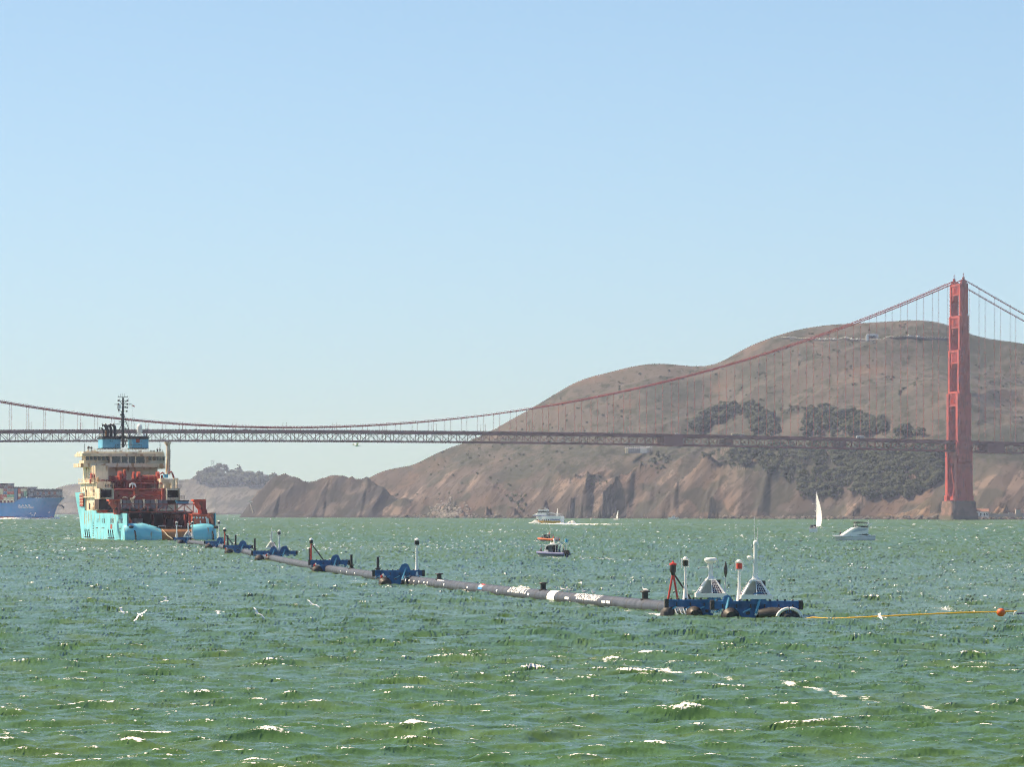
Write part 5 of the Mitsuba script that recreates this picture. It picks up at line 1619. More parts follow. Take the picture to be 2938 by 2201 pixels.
def lettering(text, px0, px1, h, slant, up0, name):
    t = meshkit.text_mesh(text, 1.0, 0.004, bold=True)
    v = np.array(t.vertices)
    t2 = trimesh.Trimesh(v, t.faces, process=False)
    v, f = trimesh.remesh.subdivide_to_size(v, np.array(t.faces), 0.5, max_iter=6)
    la, lb = l_of(px0), l_of(px1)
    w = v[:, 0].max()
    v = np.stack([(v[:, 0] + v[:, 1] * slant * w / max(len(text), 1)) / w * (la - lb), v[:, 1] * h, v[:, 2]], -1)
    wrap(v, f, la, up0, name, 'decal_white')


lettering('SYSTEM 001', 1472, 1524, 0.72, 0.5, 0.22, 'lettering')
lettering('OCEANCLEANUP', 1669, 1734, 0.72, 0.5, 0.20, 'lettering')
lettering('THE', 1660, 1669, 0.42, 0.5, 0.60, 'lettering')
for px, n in ((1639, 2), (1744, 2), (1757, 2), (1530, 1)):
    for k in range(n):
        l = l_of(px + 5 * k)
        grid_decal(l, 0.9, 0.0, 0.22, 'hull_number', 'decal_white', -0.02, 3)
l = l_of(1391)
for k, c in enumerate(('decal_blue', 'decal_white', 'decal_red')):
    grid_decal(l + 0.8, 2.2, 0.02 + k * 0.26, 0.26 + k * 0.26, 'tricolour_stripe', c, 0.1)
grid_decal(l_of(1264), 4.5, 0.50, 0.62, 'pale_stripe', 'decal_white', 0.1)
for px in (1287, 1355, 1440, 1177, 1187, 1240, 1230, 1201, 1216, 1030, 1007, 990):
    grid_decal(l_of(px), 0.6, 0.0, 0.2, 'reflector', 'decal_white', 0.05, 3)
# mooring bollards and stub pipes on top
for px, h in ((1260, 0.75), (1558, 0.8), (1850, 0.8)):
    p = pipe_at(l_of(px)); b = tag(key_for('bollard', boom), 'black bollard on top of the pipe')
    MB().lathe(p + [0, 0, PR - 0.1], [(0.42, 0), (0.42, 0.12), (0.27, 0.16), (0.27, h - 0.1), (0.27, h - 0.1)], 14).build('post', 'float_black', b, smooth=40)
    MB().lathe(p + [0, 0, PR - 0.1], [(0.42, h - 0.12), (0.45, h - 0.05), (0.42, h), (0.30, h + 0.02)], 14).build('cap', 'float_black', b, smooth=40)
for px, pb, pt in ((1084, 1646, 1603), (1008, 1631, 1592), (731, 1591, 1556), (676, 1582, 1548), (653, 1573, 1545)):
    l = l_of(px); p = pipe_at(l); sc = p[1] / F0
    h = (pb - pt) * sc
    b = tag(key_for('stub_pipe', boom), 'tall black vent pipe standing on the boom')
    MB().cyl(p + [0, 0, PR - 0.2], p + [0, 0, PR + h], 0.17 if px > 900 else 0.2, n=12).build('tube', 'float_black', b, smooth=40)
    MB().lathe(p + [0, 0, PR - 0.1], [(0.45, 0), (0.45, 0.12), (0.26, 0.2), (0.26, 0.45), (0.4, 0.5), (0.4, 0.58), (0.18, 0.6)], 12).build('collar', 'float_black', b, smooth=40)


# ---- parts that the frames carry
def lantern_post(mm, key, p, h, red=False, r=0.10):
    k = tag(key_for('lantern_post', key), 'red lantern post' if red else 'slender white lantern post')
    c = 'signal_red' if red else 'pole_white'
    m = MB(mm)
    if red:
        m.cyl(p, p + [0, 0, h], r * 0.75, n=8)
    else:
        m.tube([p, p + [0, 0, 0.12 * h], p + [0, 0, 0.45 * h], p + [0, 0, h]], [r * 2.2, r * 1.9, r * 1.05, r * 0.9], 10)
    m.build('pole', c, k, smooth=40)
    t = p + [0, 0, h]
    MB(mm).lathe(t, [(r * 1.0, 0), (r * 2.0, 0.04), (r * 2.1, 0.42), (r * 1.4, 0.5)], 12).build('lantern', 'float_black', k, smooth=40)
    MB(mm).lathe(t, [(r * 2.0, 0.5), (r * 2.2, 0.56), (r * 1.6, 0.72), (r * 0.5, 0.8)], 12).build('dome', 'signal_red' if red == 2 else 'pole_white', k, smooth=40)
    if not red:
        m = MB(mm)
        for s in (-1, 1):
            for q in (-1, 1):
                m.bar(t + [s * 0.30, q * 0.30, -0.1], t + [s * 0.30, q * 0.30, 0.62], 0.045)
            m.bar(t + [s * 0.30, -0.3, -0.1], t + [s * 0.30, 0.3, -0.1], 0.045); m.bar(t + [s * 0.30, -0.3, 0.62], t + [s * 0.30, 0.3, 0.62], 0.045)
            m.bar(t + [-0.3, s * 0.3, -0.1], t + [0.3, s * 0.3, -0.1], 0.045); m.bar(t + [-0.3, s * 0.3, 0.62], t + [0.3, s * 0.3, 0.62], 0.045)
        m.build('guard_cage', 'pole_white', k)
    return k


def tripod(mm, key, p, h, spread, lamp=2):
    k = tag(key_for('signal_tripod', key), 'red tripod with a lantern on top')
    top = p + [0, 0, h]
    for a in ((-0.42, -0.25), (0.38, -0.3)):
        MB(mm).cyl(p + [a[0], a[1], 0], top, 0.085, n=8).build('leg', 'signal_red', k, smooth=40)
    MB(mm).cyl(p + [spread, 0.5, 0], top, 0.075, n=8).build('strut', 'float_black', k, smooth=40)
    MB(mm).lathe(top, [(0.12, -0.25), (0.2, 0.0), (0.26, 0.12), (0.26, 0.62), (0.2, 0.64)], 14).build('lantern', 'float_black', k, smooth=40)
    MB(mm).lathe(top, [(0.2, 0.62), (0.32, 0.64), (0.30, 0.76), (0.1, 0.84), (0.06, 1.0)], 14).build('dome', 'signal_red' if lamp == 2 else 'pole_white', k, smooth=40)


def solar_mast(mm, key, p, h, kind, s=1.0):
    """White pyramid frame carrying solar panels, a mast and its instruments."""
    k = tag(key_for('solar_mast', key), 'white pyramid frame with solar panels and a mast')
    b, t, zt = 1.22 * s, 0.34 * s, 1.62 * s
    base = [p + [x * b, y * b * 0.92, 0.28 * s] for x, y in ((-1, -1), (1, -1), (1, 1), (-1, 1))]
    head = [p + [x * t, y * t, zt] for x, y in ((-1, -1), (1, -1), (1, 1), (-1, 1))]
    m = MB(mm)
    for i in range(4):
        m.bar(base[i], base[(i + 1) % 4], 0.14 * s, 0.36 * s)
        m.bar(base[i], head[i], 0.13 * s, 0.13 * s)
        m.bar(head[i], head[(i + 1) % 4], 0.12 * s, 0.14 * s)
    m.build('frame', 'pole_white', k)
    m = MB(mm); m.hexa(np.array([base[0] * 0.25 + base[3] * 0.75 + [0.3, 0, 0], base[1] * 0.25 + base[2] * 0.75 - [0.3, 0, 0], base[3] * 0.8 + base[0] * 0.2 + [0.3, 0, 0], base[2] * 0.8 + base[1] * 0.2 - [0.3, 0, 0]] + [head[0] * 0.3 + head[3] * 0.7, head[1] * 0.3 + head[2] * 0.7, head[3], head[2]]))
    m.build('equipment_housing', 'pole_white', k)
    for i0, i1, f0, f1 in ((0, 1, 0.5, 0.96), (3, 0, 0.12, 0.88)):
        lo0, lo1 = base[i0] * (1 - f0) + base[i1] * f0, base[i0] * (1 - f1) + base[i1] * f1
        hi0, hi1 = head[i0] * (1 - f0) + head[i1] * f0, head[i0] * (1 - f1) + head[i1] * f1
        nrm = np.cross(lo1 - lo0, hi0 - lo0); nrm /= np.linalg.norm(nrm)
        a0, a1, c0, c1 = (lo0 * 0.93 + hi0 * 0.07, lo1 * 0.93 + hi1 * 0.07, lo0 * 0.05 + hi0 * 0.95, lo1 * 0.05 + hi1 * 0.95)
        off = nrm * 0.09 * s
        m = MB(mm); m.hexa(np.array([a0, a1, a0 + off * 0.6, a1 + off * 0.6, c0, c1, c0 + off * 0.6, c1 + off * 0.6])); m.build('panel_frame', 'pole_white', k)
        nx, ny = 4, 8
        for i in range(nx):
            for j in range(ny):
                def q(u, w):
                    u, w = 0.08 + 0.84 * u, 0.04 + 0.92 * w
                    return (a0 * (1 - u) + a1 * u) * (1 - w) + (c0 * (1 - u) + c1 * u) * w + off * 0.75
                e = 0.09
                pts = [q((i + e) / nx, (j + e) / ny), q((i + 1 - e) / nx, (j + e) / ny), q((i + 1 - e) / nx, (j + 1 - e) / ny), q((i + e) / nx, (j + 1 - e) / ny)]
                if i == 0 and j == 0:
                    cells = MB(mm)
                cells.raw(pts + [x + off * 0.12 for x in pts], [[0, 3, 2, 1], [4, 5, 6, 7], [0, 1, 5, 4], [1, 2, 6, 5], [2, 3, 7, 6], [3, 0, 4, 7]])
        cells.build('solar_cells', 'panel_cell', k, kind='stuff')
    m = MB(mm); m.box(p + [t * 1.3, -0.2, zt * 0.55], p + [t * 2.4, 0.3, zt * 0.98]); m.build('control_box', 'float_black', k)
    c = p + [0, 0, zt]
    MB(mm).lathe(c, [(t * 1.35, -0.05), (t * 0.7, 0.22 * s), (0.2 * s, 0.42 * s), (0.2 * s, h)], 14).build('mast_tube', 'pole_white', k, smooth=40)
    MB(mm).cyl(c + [-0.16 * s, -0.16 * s, 0.3 * s], c + [-0.16 * s, -0.16 * s, h], 0.045 * s).build('conduit', 'pole_white', k)
    top = c + [0, 0, h]
    if kind == 'radar':
        MB(mm).lathe(top, [(0.34, 0), (0.5, 0.12), (0.56, 0.26), (0.5, 0.40), (0.30, 0.46)], 18).build('radar_dome', 'pole_white', k, smooth=50)
        m = MB(mm); m.box(top + [-1.0, -0.12, -0.42], top + [0.72, 0.12, -0.34]); m.bar(top + [-0.3, 0, -0.36], top + [-0.18, 0, 0.05], 0.07); m.bar(top + [0.6, 0, -0.36], top + [0.3, 0, 0.05], 0.07); m.build('antenna_arm', 'pole_white', k)
    elif kind == 'aerials':
        MB(mm).cyl(top, top + [0, 0, 1.55], 0.15).build('upper_mast', 'pole_white', k, smooth=40)
        MB(mm).box(top + [-0.5, -0.1, 0.2], top + [0.55, 0.1, 0.34]).build('crosstree', 'pole_white', k)
        for x in (-0.48, 0.5):
            MB(mm).lathe(top + [x, 0, 0.3], [(0.10, 0), (0.2, 0.1), (0.22, 0.24), (0.12, 0.34)], 12).build('sensor', 'pole_white', k, smooth=40)
        MB(mm).lathe(top + [0.02, 0, 1.5], [(0.2, 0), (0.22, 0.1), (0.2, 0.3), (0.08, 0.4)], 12).build('beacon', 'pole_white', k, smooth=40)
        for x, hh in ((-0.05, 2.2), (0.18, 1.25)):
            MB(mm).cyl(top + [x, 0, 1.7], top + [x, 0, 1.7 + hh], 0.028, 0.015, n=6).build('whip_aerial', 'pole_white', k)
    else:
        MB(mm).cyl(top, top + [0, 0, 0.6], 0.03).sphere(top + [0.5, 0, -0.1], 0.16, 1).sphere(top + [1.3, 0, -0.2], 0.15, 1).bar(top + [0, 0, -0.1], top + [1.4, 0, -0.22], 0.07).build('antenna_arm', 'pole_white', k)


def stabiliser(name, label, loc, L, rot, beam_z, parts, drums, h=0.55, plates=1, group=None):
    """Blue frame lying across the pipe: long box beam with ribs, brackets, chain plates, black floats under it."""
    mm = frame(loc, rot)
    k = thing(name, label, 'stabiliser frame', group)
    m = MB(mm); m.box((-L / 2, -0.45, beam_z), (L / 2, 0.45, beam_z + h * 0.82)); m.build('beam', 'frame_blue', k)
    m = MB(mm); m.box((-L / 2 - 0.06, -0.52, beam_z + h * 0.80), (L / 2 + 0.06, 0.52, beam_z + h)); m.build('top_flange', 'frame_blue', k)
    for x in np.arange(-L / 2 + 0.25, L / 2, 0.52):
        MB(mm).box((x - 0.045, -0.56, beam_z + 0.02), (x + 0.045, 0.56, beam_z + h * 0.78)).build('rib', 'frame_blue', k)
    m = MB(mm); m.box((-L / 2 - 0.12, -0.6, beam_z - 0.08), (-L / 2 + 0.2, 0.6, beam_z + h + 0.05)); m.build('end_block', 'float_black', k)
    m = MB(mm); m.box((L / 2 - 0.2, -0.6, beam_z - 0.05), (L / 2 + 0.12, 0.6, beam_z + h + 0.03)); m.build('end_block', 'float_black', k)
    m = MB(mm)
    for x in np.arange(-L / 2 + 0.4, L / 2 - 0.2, 0.62):
        m.lathe((x, -0.3, beam_z + h), [(0.09, -0.02), (0.09, 0.1), (0.05, 0.14)], 7)
    m.build('bolt_heads', 'float_black', k, kind='stuff')
    for x, w in parts.get('vee', ()):
        for y0, y1 in ((-0.56, -0.36), (0.36, 0.56)):
            MB(mm).prism([(x - w, beam_z + 0.02), (x + w, beam_z + 0.02), (x + w * 0.55, -0.35), (x - w * 0.25, -0.35)], y0, y1, 1).build('vee_plate', 'frame_blue', k)
        MB(mm).box((x - w * 0.15, -0.62, beam_z - 0.45), (x + w * 0.2, -0.55, beam_z - 0.2)).build('shackle_plate', 'float_black', k)
    for x, s in parts.get('cradle', ()):
        z = beam_z + h
        for y0, y1 in ((-0.75, -0.58), (0.4, 0.57)):
            MB(mm).prism([(x - 0.6 * s, z - 0.25), (x + 0.62 * s, z - 0.25), (x + 0.3 * s, z + 0.52 * s), (x + 0.05 * s, z + 0.60 * s), (x - 0.28 * s, z + 0.48 * s)], y0, y1, 1).build('cradle_plate', 'frame_blue', k)
        MB(mm).tube([(x - 0.45 * s, -0.66, z + 0.1), (x, -0.66, z + 0.52 * s), (x + 0.45 * s, -0.66, z + 0.1)], 0.09, 6).build('cradle_rim', 'frame_blue', k)
        MB(mm).bar((x - 0.2 * s, -0.95, beam_z - 0.35), (x + 0.1 * s, -0.72, z + 0.3), 0.2, 0.12).build('clamp_arm', 'funnel_blue', k)
        for q in (-0.08, 0.04):
            MB(mm).tube([(x - 0.25 + q, -1.0, beam_z - 0.5), (x - 0.02 + q, -0.9, beam_z + 0.0)], 0.05, 6).build('chain', 'pole_white', k)
    for x, r, ln in drums:
        d = tag(key_for('float_drum', k), 'black float drum lying under the frame')
        MB(mm).tube([(x, -ln / 2 - 0.35, 0.05), (x, -ln / 2, 0.08), (x, ln / 2, 0.08)], [r * 0.55, r, r], 18).build('shell', 'float_black', d, smooth=40)
        MB(mm).tube([(x, -ln / 2 + 0.1, 0.08), (x, -ln / 2 + 0.3, 0.08)], r + 0.03, 18, cap=False).build('strap', 'pipe_band', d, smooth=True)
    for x in parts.get('tags', ()):
        MB(mm).box((x - 0.05, -0.62, beam_z - 0.35), (x + 0.05, -0.56, beam_z - 0.15)).build('tag_plate', 'pole_white', k)
    for x in parts.get('buoys', ()):
        MB(mm).lathe((x, -0.85, beam_z + 0.05), [(0.02, -0.42), (0.13, -0.3), (0.16, -0.1), (0.08, 0.08)], 10).build('marker_float', 'signal_red', k, smooth=50)
        MB(mm).lathe((x + 0.18, -0.85, beam_z + 0.16), [(0.02, -0.3), (0.1, -0.2), (0.12, -0.05), (0.05, 0.1)], 10).build('marker_float', 'pole_white', k, smooth=50)
    m = MB(mm); m.box((-0.7, -0.3, 0.1), (0.7, 0.8, beam_z)); m.build('saddle', 'float_black', k)  # black colour stands for the dark gaps under the beam
    for x in np.arange(-L / 2 + 0.5, L / 2 - 0.3, 1.15):
        MB(mm).box((x - 0.16, -0.54, beam_z - 0.30), (x + 0.16, -0.30, beam_z + 0.0)).build('lower_bracket', 'float_black', k)
        MB(mm).bar((x - 0.3, -0.62, beam_z - 0.28), (x + 0.35, -0.62, beam_z + 0.05), 0.09).build('brace', 'funnel_blue', k)
        MB(mm).bar((x + 0.35, -0.62, beam_z - 0.28), (x + 0.1, -0.62, beam_z + 0.05), 0.07).build('brace', 'frame_blue', k)
        MB(mm).box((x + 0.30, -0.585, beam_z + 0.06), (x + 0.40, -0.56, beam_z + h * 0.6)).build('pad_eye', 'pipe_band', k)
    return k, mm


V = lambda *a: np.array(a, float)
# near end: two frames side by side, the pipe end between them
ya = 313.0
la_ = at(1981, 1757, ya)
k, mm = stabiliser('stabiliser_frame', 'blue end frame with red tripod, nearest to the pipe lettering', (at(1995, 1757, ya)[0], ya, 0), 4.9, 0.02, 0.68,
                   {'cradle': ((1.55, 1.05),), 'vee': ((0.9, 0.75),), 'tags': (-2.0, -1.5, -1.2, -0.9)}, ((-0.15, 0.68, 2.2),), 0.62)
xa = lambda px: (px - 1995) / F0 * ya
tripod(mm, k, V(xa(1931), 0.1, 1.28), 2.25, 1.55, 2)
lantern_post(mm, k, V(xa(1967), 0.2, 1.28), 2.78, r=0.115)
solar_mast(mm, k, V(xa(2040), 0.3, 1.38), 1.35, 'radar', 0.98)
MB(mm).cyl(V(xa(2081), 0.2, 1.25), V(xa(2082.5), 0.2, 3.15), 0.06).build('flag_pole', 'pole_white', k)
MB(mm).lathe(V(xa(2082.7), 0.2, 3.1), [(0.03, 0), (0.14, 0.4), (0.16, 0.75), (0.09, 1.1), (0.03, 1.35)], 8).build('furled_flag', 'float_black', k, smooth=50)
m = MB(mm)
for q in (-1.75, -1.35, -1.05, -0.8):
    m.tube([V(q, -0.8, 0.55), V(q + 0.12, -0.95, 0.2), V(q + 0.3, -1.0, 0.02)], 0.05, 6)
m.build('chains', 'pole_white', k, kind='stuff')
MB(mm).lathe(V(-2.35, -0.5, 0.0), [(0.62, -0.3), (0.6, 0.3), (0.35, 0.62)], 12).build('end_flange', 'pipe_band', k, smooth=40)
yb = 308.0
k, mm = stabiliser('stabiliser_frame', 'blue end frame at the tip of the boom with a tall aerial mast', (at(2170, 1760, yb)[0], yb, 0), 7.3, 0.0, 0.64,
                   {'cradle': ((0.15, 1.25), (-2.4, 0.8)), 'vee': ((-0.75, 0.95),), 'tags': (-3.1, -2.7, -2.3)}, ((-2.15, 0.70, 2.2),), 0.66)
xb = lambda px: (px - 2170) / F0 * yb
lantern_post(mm, k, V(xb(2121), 0.1, 1.28), 2.62, r=0.115)
labels[k + '__lantern_post']['label'] = 'white lantern post with a red lamp in its cage'
scene[k + '__lantern_post__lantern']['bsdf'] = {'type': 'ref', 'id': 'signal_red'}
solar_mast(mm, k, V(xb(2168), 0.3, 1.36), 1.38, 'aerials', 1.0)
MB(mm).tube([V(0.2, -1.0, 0.22), V(1.2, -1.25, 0.30), V(2.3, -1.4, 0.16), V(3.4, -1.5, -0.05)], [0.45, 0.55, 0.6, 0.62], 14).build('rubber_hose', 'float_black', k, smooth=50)
ring = [V(2.55 + 0.98 * math.cos(t), -1.95 - 0.12 * math.sin(t), -0.05 + 0.78 * math.sin(t)) for t in np.linspace(-0.35, math.pi + 0.35, 24)]
MB(mm).tube(ring, 0.14, 9).build('flange_ring', 'pole_white', k, smooth=50)
for t in np.linspace(0.2, 2.95, 9):
    c = V(2.55 + 0.98 * math.cos(t), -2.08, -0.05 + 0.78 * math.sin(t)); MB(mm).sphere(c, 0.055, 1).build('flange_bolt', 'float_black', k)
MB(mm).lathe(V(2.55, -1.55, 0.0), [(0.85, -0.3), (0.82, 0.2), (0.5, 0.6)], 16).build('hose_end', 'float_black', k, smooth=40)
for s in (0.2, 0.95, 1.6):
    MB(mm).tube([V(2.2 + s * 0.25, -2.1, 0.75), V(2.3 + s * 0.3, -2.3, -0.1)], 0.03, 5).build('rope', 'frame_blue', k)
m = MB(mm); m.box(V(0.9, -0.60, 0.72), V(1.9, -0.55, 0.80)); m.build('name_strip', 'pole_white', k)

# the frames farther along the boom
def frame_at(px0, px1, py, label, **kw):
    cx_ = (px0 + px1) / 2
    y = F0 * EYE / (py - HY)
    L = (px1 - px0) / F0 * y
    k, mm = stabiliser('stabiliser_frame', label, (at(cx_, py, y)[0], y, 0), L, kw.get('rot', 0.03), 1.0, kw['parts'](L), kw['drums'](L), 0.66)
    return k, mm, (lambda px: (px - cx_) / F0 * y), y / F0


k, mm, xx, sc = frame_at(1071, 1216, 1677, 'blue frame across the boom with a single white post at its right end', parts=lambda L: {'cradle': ((L * 0.12, 1.35),), 'vee': ((-L * 0.07, 0.95),), 'buoys': (-L * 0.33,)}, drums=lambda L: ((-L * 0.27, 0.78, 2.0),))
lantern_post(mm, k, V(xx(1196), -0.2, 0.9), 3.75, r=0.15)
MB(mm).lathe(V(xx(1196), -0.2, 0.55), [(0.5, 0), (0.55, 0.15), (0.4, 0.4)], 12).build('post_foot', 'float_black', k, smooth=40)
k, mm, xx, sc = frame_at(887, 1003, 1641, 'blue frame across the boom with a red post and dark strut at its left end', parts=lambda L: {'cradle': ((L * 0.15, 1.35),), 'vee': ((-L * 0.08, 0.9),), 'buoys': (-L * 0.36,)}, drums=lambda L: ((-L * 0.30, 0.80, 2.0),))
lantern_post(mm, k, V(xx(893), -0.2, 1.0), 3.0, red=1, r=0.13)
MB(mm).cyl(V(xx(895), -0.2, 3.9), V(xx(929), 0.0, 1.6), 0.085).build('strut', 'float_black', k)
MB(mm).cyl(V(xx(889), 0.1, 1.4), V(xx(889), 0.1, 3.4), 0.17).build('stub_pipe', 'float_black', k)
k, mm, xx, sc = frame_at(723, 852, 1608, 'blue frame across the boom carrying a small white solar pyramid and a post', parts=lambda L: {'cradle': ((L * 0.22, 1.5), (-L * 0.02, 1.3)), 'vee': ((L * 0.02, 0.95),), 'buoys': (-L * 0.17,)}, drums=lambda L: ((-L * 0.33, 0.85, 2.0), (-L * 0.10, 0.8, 2.0)))
solar_mast(mm, k, V(xx(779), 0.3, 1.9), 1.9, 'arm', 0.78)
lantern_post(mm, k, V(xx(801), -0.2, 1.5), 3.0, r=0.14)
k, mm, xx, sc = frame_at(642, 724, 1588, 'blue frame across the boom beside two black vent pipes', parts=lambda L: {'cradle': ((L * 0.16, 1.6),), 'vee': ((-L * 0.02, 1.0),), 'buoys': (-L * 0.42,)}, drums=lambda L: ((-L * 0.32, 0.9, 2.0),))
lantern_post(mm, k, V(xx(645), -0.2, 1.2), 3.2, red=1, r=0.17)
MB(mm).cyl(V(xx(646), -0.2, 3.9), V(xx(669), 0.0, 1.8), 0.10).build('strut', 'float_black', k)
k, mm, xx, sc = frame_at(587, 642, 1573, 'blue frame across the boom just right of the ship stern', parts=lambda L: {'cradle': ((L * 0.3, 1.5),), 'vee': ((0.0, 1.0),), 'buoys': (-L * 0.30,)}, drums=lambda L: ((-L * 0.28, 0.9, 2.0),))
lantern_post(mm, k, V(xx(628), -0.2, 1.4), 4.2, r=0.17)
k, mm, xx, sc = frame_at(497, 547, 1560, 'farthest blue frame of the boom under the ship stern', parts=lambda L: {'cradle': ((L * 0.35, 1.2),), 'vee': ((L * 0.3, 0.9),)}, drums=lambda L: ((-L * 0.05, 0.9, 2.0),))
solar_mast(mm, k, V(xx(540), 0.3, 1.6), 2.2, 'arm', 0.95)
lantern_post(mm, k, V(xx(507), -0.2, 1.4), 3.6, r=0.17)
lantern_post(mm, k, V(xx(552), -0.2, 1.4), 3.7, r=0.17)
FOAM_LINES.append(([(*afloat(1880, 1763)[:2], 0.7), (*afloat(1905, 1765)[:2], 1.0), (*afloat(1990, 1772)[:2], 0.5), (*afloat(2150, 1776)[:2], 0.7), (*afloat(2290, 1778)[:2], 0.8), (*afloat(2420, 1783)[:2], 0.6)], 1.5, 0.85))
for a in ((1060, 1690, 1100, 1690), (870, 1645, 960, 1650), (720, 1612, 820, 1616), (620, 1590, 680, 1590), (560, 1574, 620, 1576), (480, 1563, 560, 1566), (1640, 1740, 1900, 1762), (1000, 1665, 1080, 1680)):
    FOAM_LINES.append(([(*afloat(a[0], a[1])[:2], 0.75), (*afloat(a[2], a[3])[:2], 0.6)], 1.3, 0.7))
# tow rope from the ship's stern to the farthest frame
tr = thing('mooring_rope', 'thin pale rope running from the ship stern down to the farthest frame', 'rope')
p0, p1 = (SMX @ np.r_[S(464, 1518, -1.5), 1])[:3], at(502, 1551, 1025)
scene[tr] = mikit.ply(MB().tube([p0, (p0 + p1) / 2 - [0, 0, 0.4], p1], 0.07, 6).get(), 'ship_cream')
# yellow tow line and its orange float, nearest the camera at right
mat('line_yellow', (0.62, 0.36, 0.02), 0.6)
mat('line_violet', (0.13, 0.10, 0.22), 0.7)
mat('float_orange', worn((0.66, 0.115, 0.02), (0.45, 0.08, 0.02), (0.75, 0.2, 0.05), 3.0), 0.45)
tl = thing('tow_line', 'yellow tow line running over the water to the right', 'rope')
pts = [at(2270, 1786, 303), at(2330, 1785, 301), at(2385, 1783.5, 299), at(2480, 1779, 298), at(2600, 1773.5, 297), at(2740, 1767, 296.5), at(2860, 1764, 296), at(2905, 1762.5, 296), at(2917, 1761.5, 296)]
pts = [q + [0, 0, 0.22] for q in pts]
pts[0][2], pts[1][2] = -0.3, 0.15
MB().tube(pts, 0.055, 8).build('rope', 'line_yellow', tl, smooth=40)
MB().tube([at(2913, 1761.5, 296), at(2938, 1760, 296), at(3040, 1752, 297)], 0.055, 8).build('violet_rope', 'line_violet', tl, 'dark violet end of the line', smooth=40)
MB().tube([at(2908, 1762, 296), at(2917, 1761, 296)], [0.13, 0.11], 8).sphere(at(2913, 1758, 296), 0.12, 1).build('shackle', 'pole_white', tl, smooth=40)
bu = thing('tow_float', 'round orange float threaded on the yellow tow line', 'buoy')
c = at(2872, 1763.5, 295.9) + [0, 0, 0.16]
MB(frame(c)).lathe((0, 0, 0), [(0.1, -0.31), (0.24, -0.26), (0.33, -0.1), (0.34, 0.06), (0.27, 0.22), (0.14, 0.3), (0.06, 0.31)], 20).build('body', 'float_orange', bu, smooth=50)
MB(frame(c)).lathe((0, 0, 0), [(0.11, -0.38), (0.11, 0.38)], 10, axis=0).build('sleeve', 'line_yellow', bu, smooth=40)
FOAM_LINES.append(([(*afloat(2430, 1786)[:2], 0.6), (*afloat(2560, 1784)[:2], 0.5), (*afloat(2700, 1786)[:2], 0.6), (*afloat(2790, 1790)[:2], 0.3)], 0.8, 0.75))
FOAM_LINES.append(([(*afloat(2690, 1748)[:2], 0.8), (*afloat(2740, 1755)[:2], 0.9)], 1.6, 0.8))


# ------------------------------------------------------------------ people, small and simple but whole: one skin-tight body under clothes
mat('cloth_dark', (0.035, 0.035, 0.045), 0.9)
mat('cloth_orange', (0.55, 0.12, 0.03), 0.9)
mat('cloth_white', (0.72, 0.72, 0.70), 0.9)
mat('cloth_blue', (0.06, 0.10, 0.22), 0.9)
mat('skin', (0.50, 0.30, 0.22), 0.7)
mat('hair_dark', (0.05, 0.035, 0.025), 0.9)


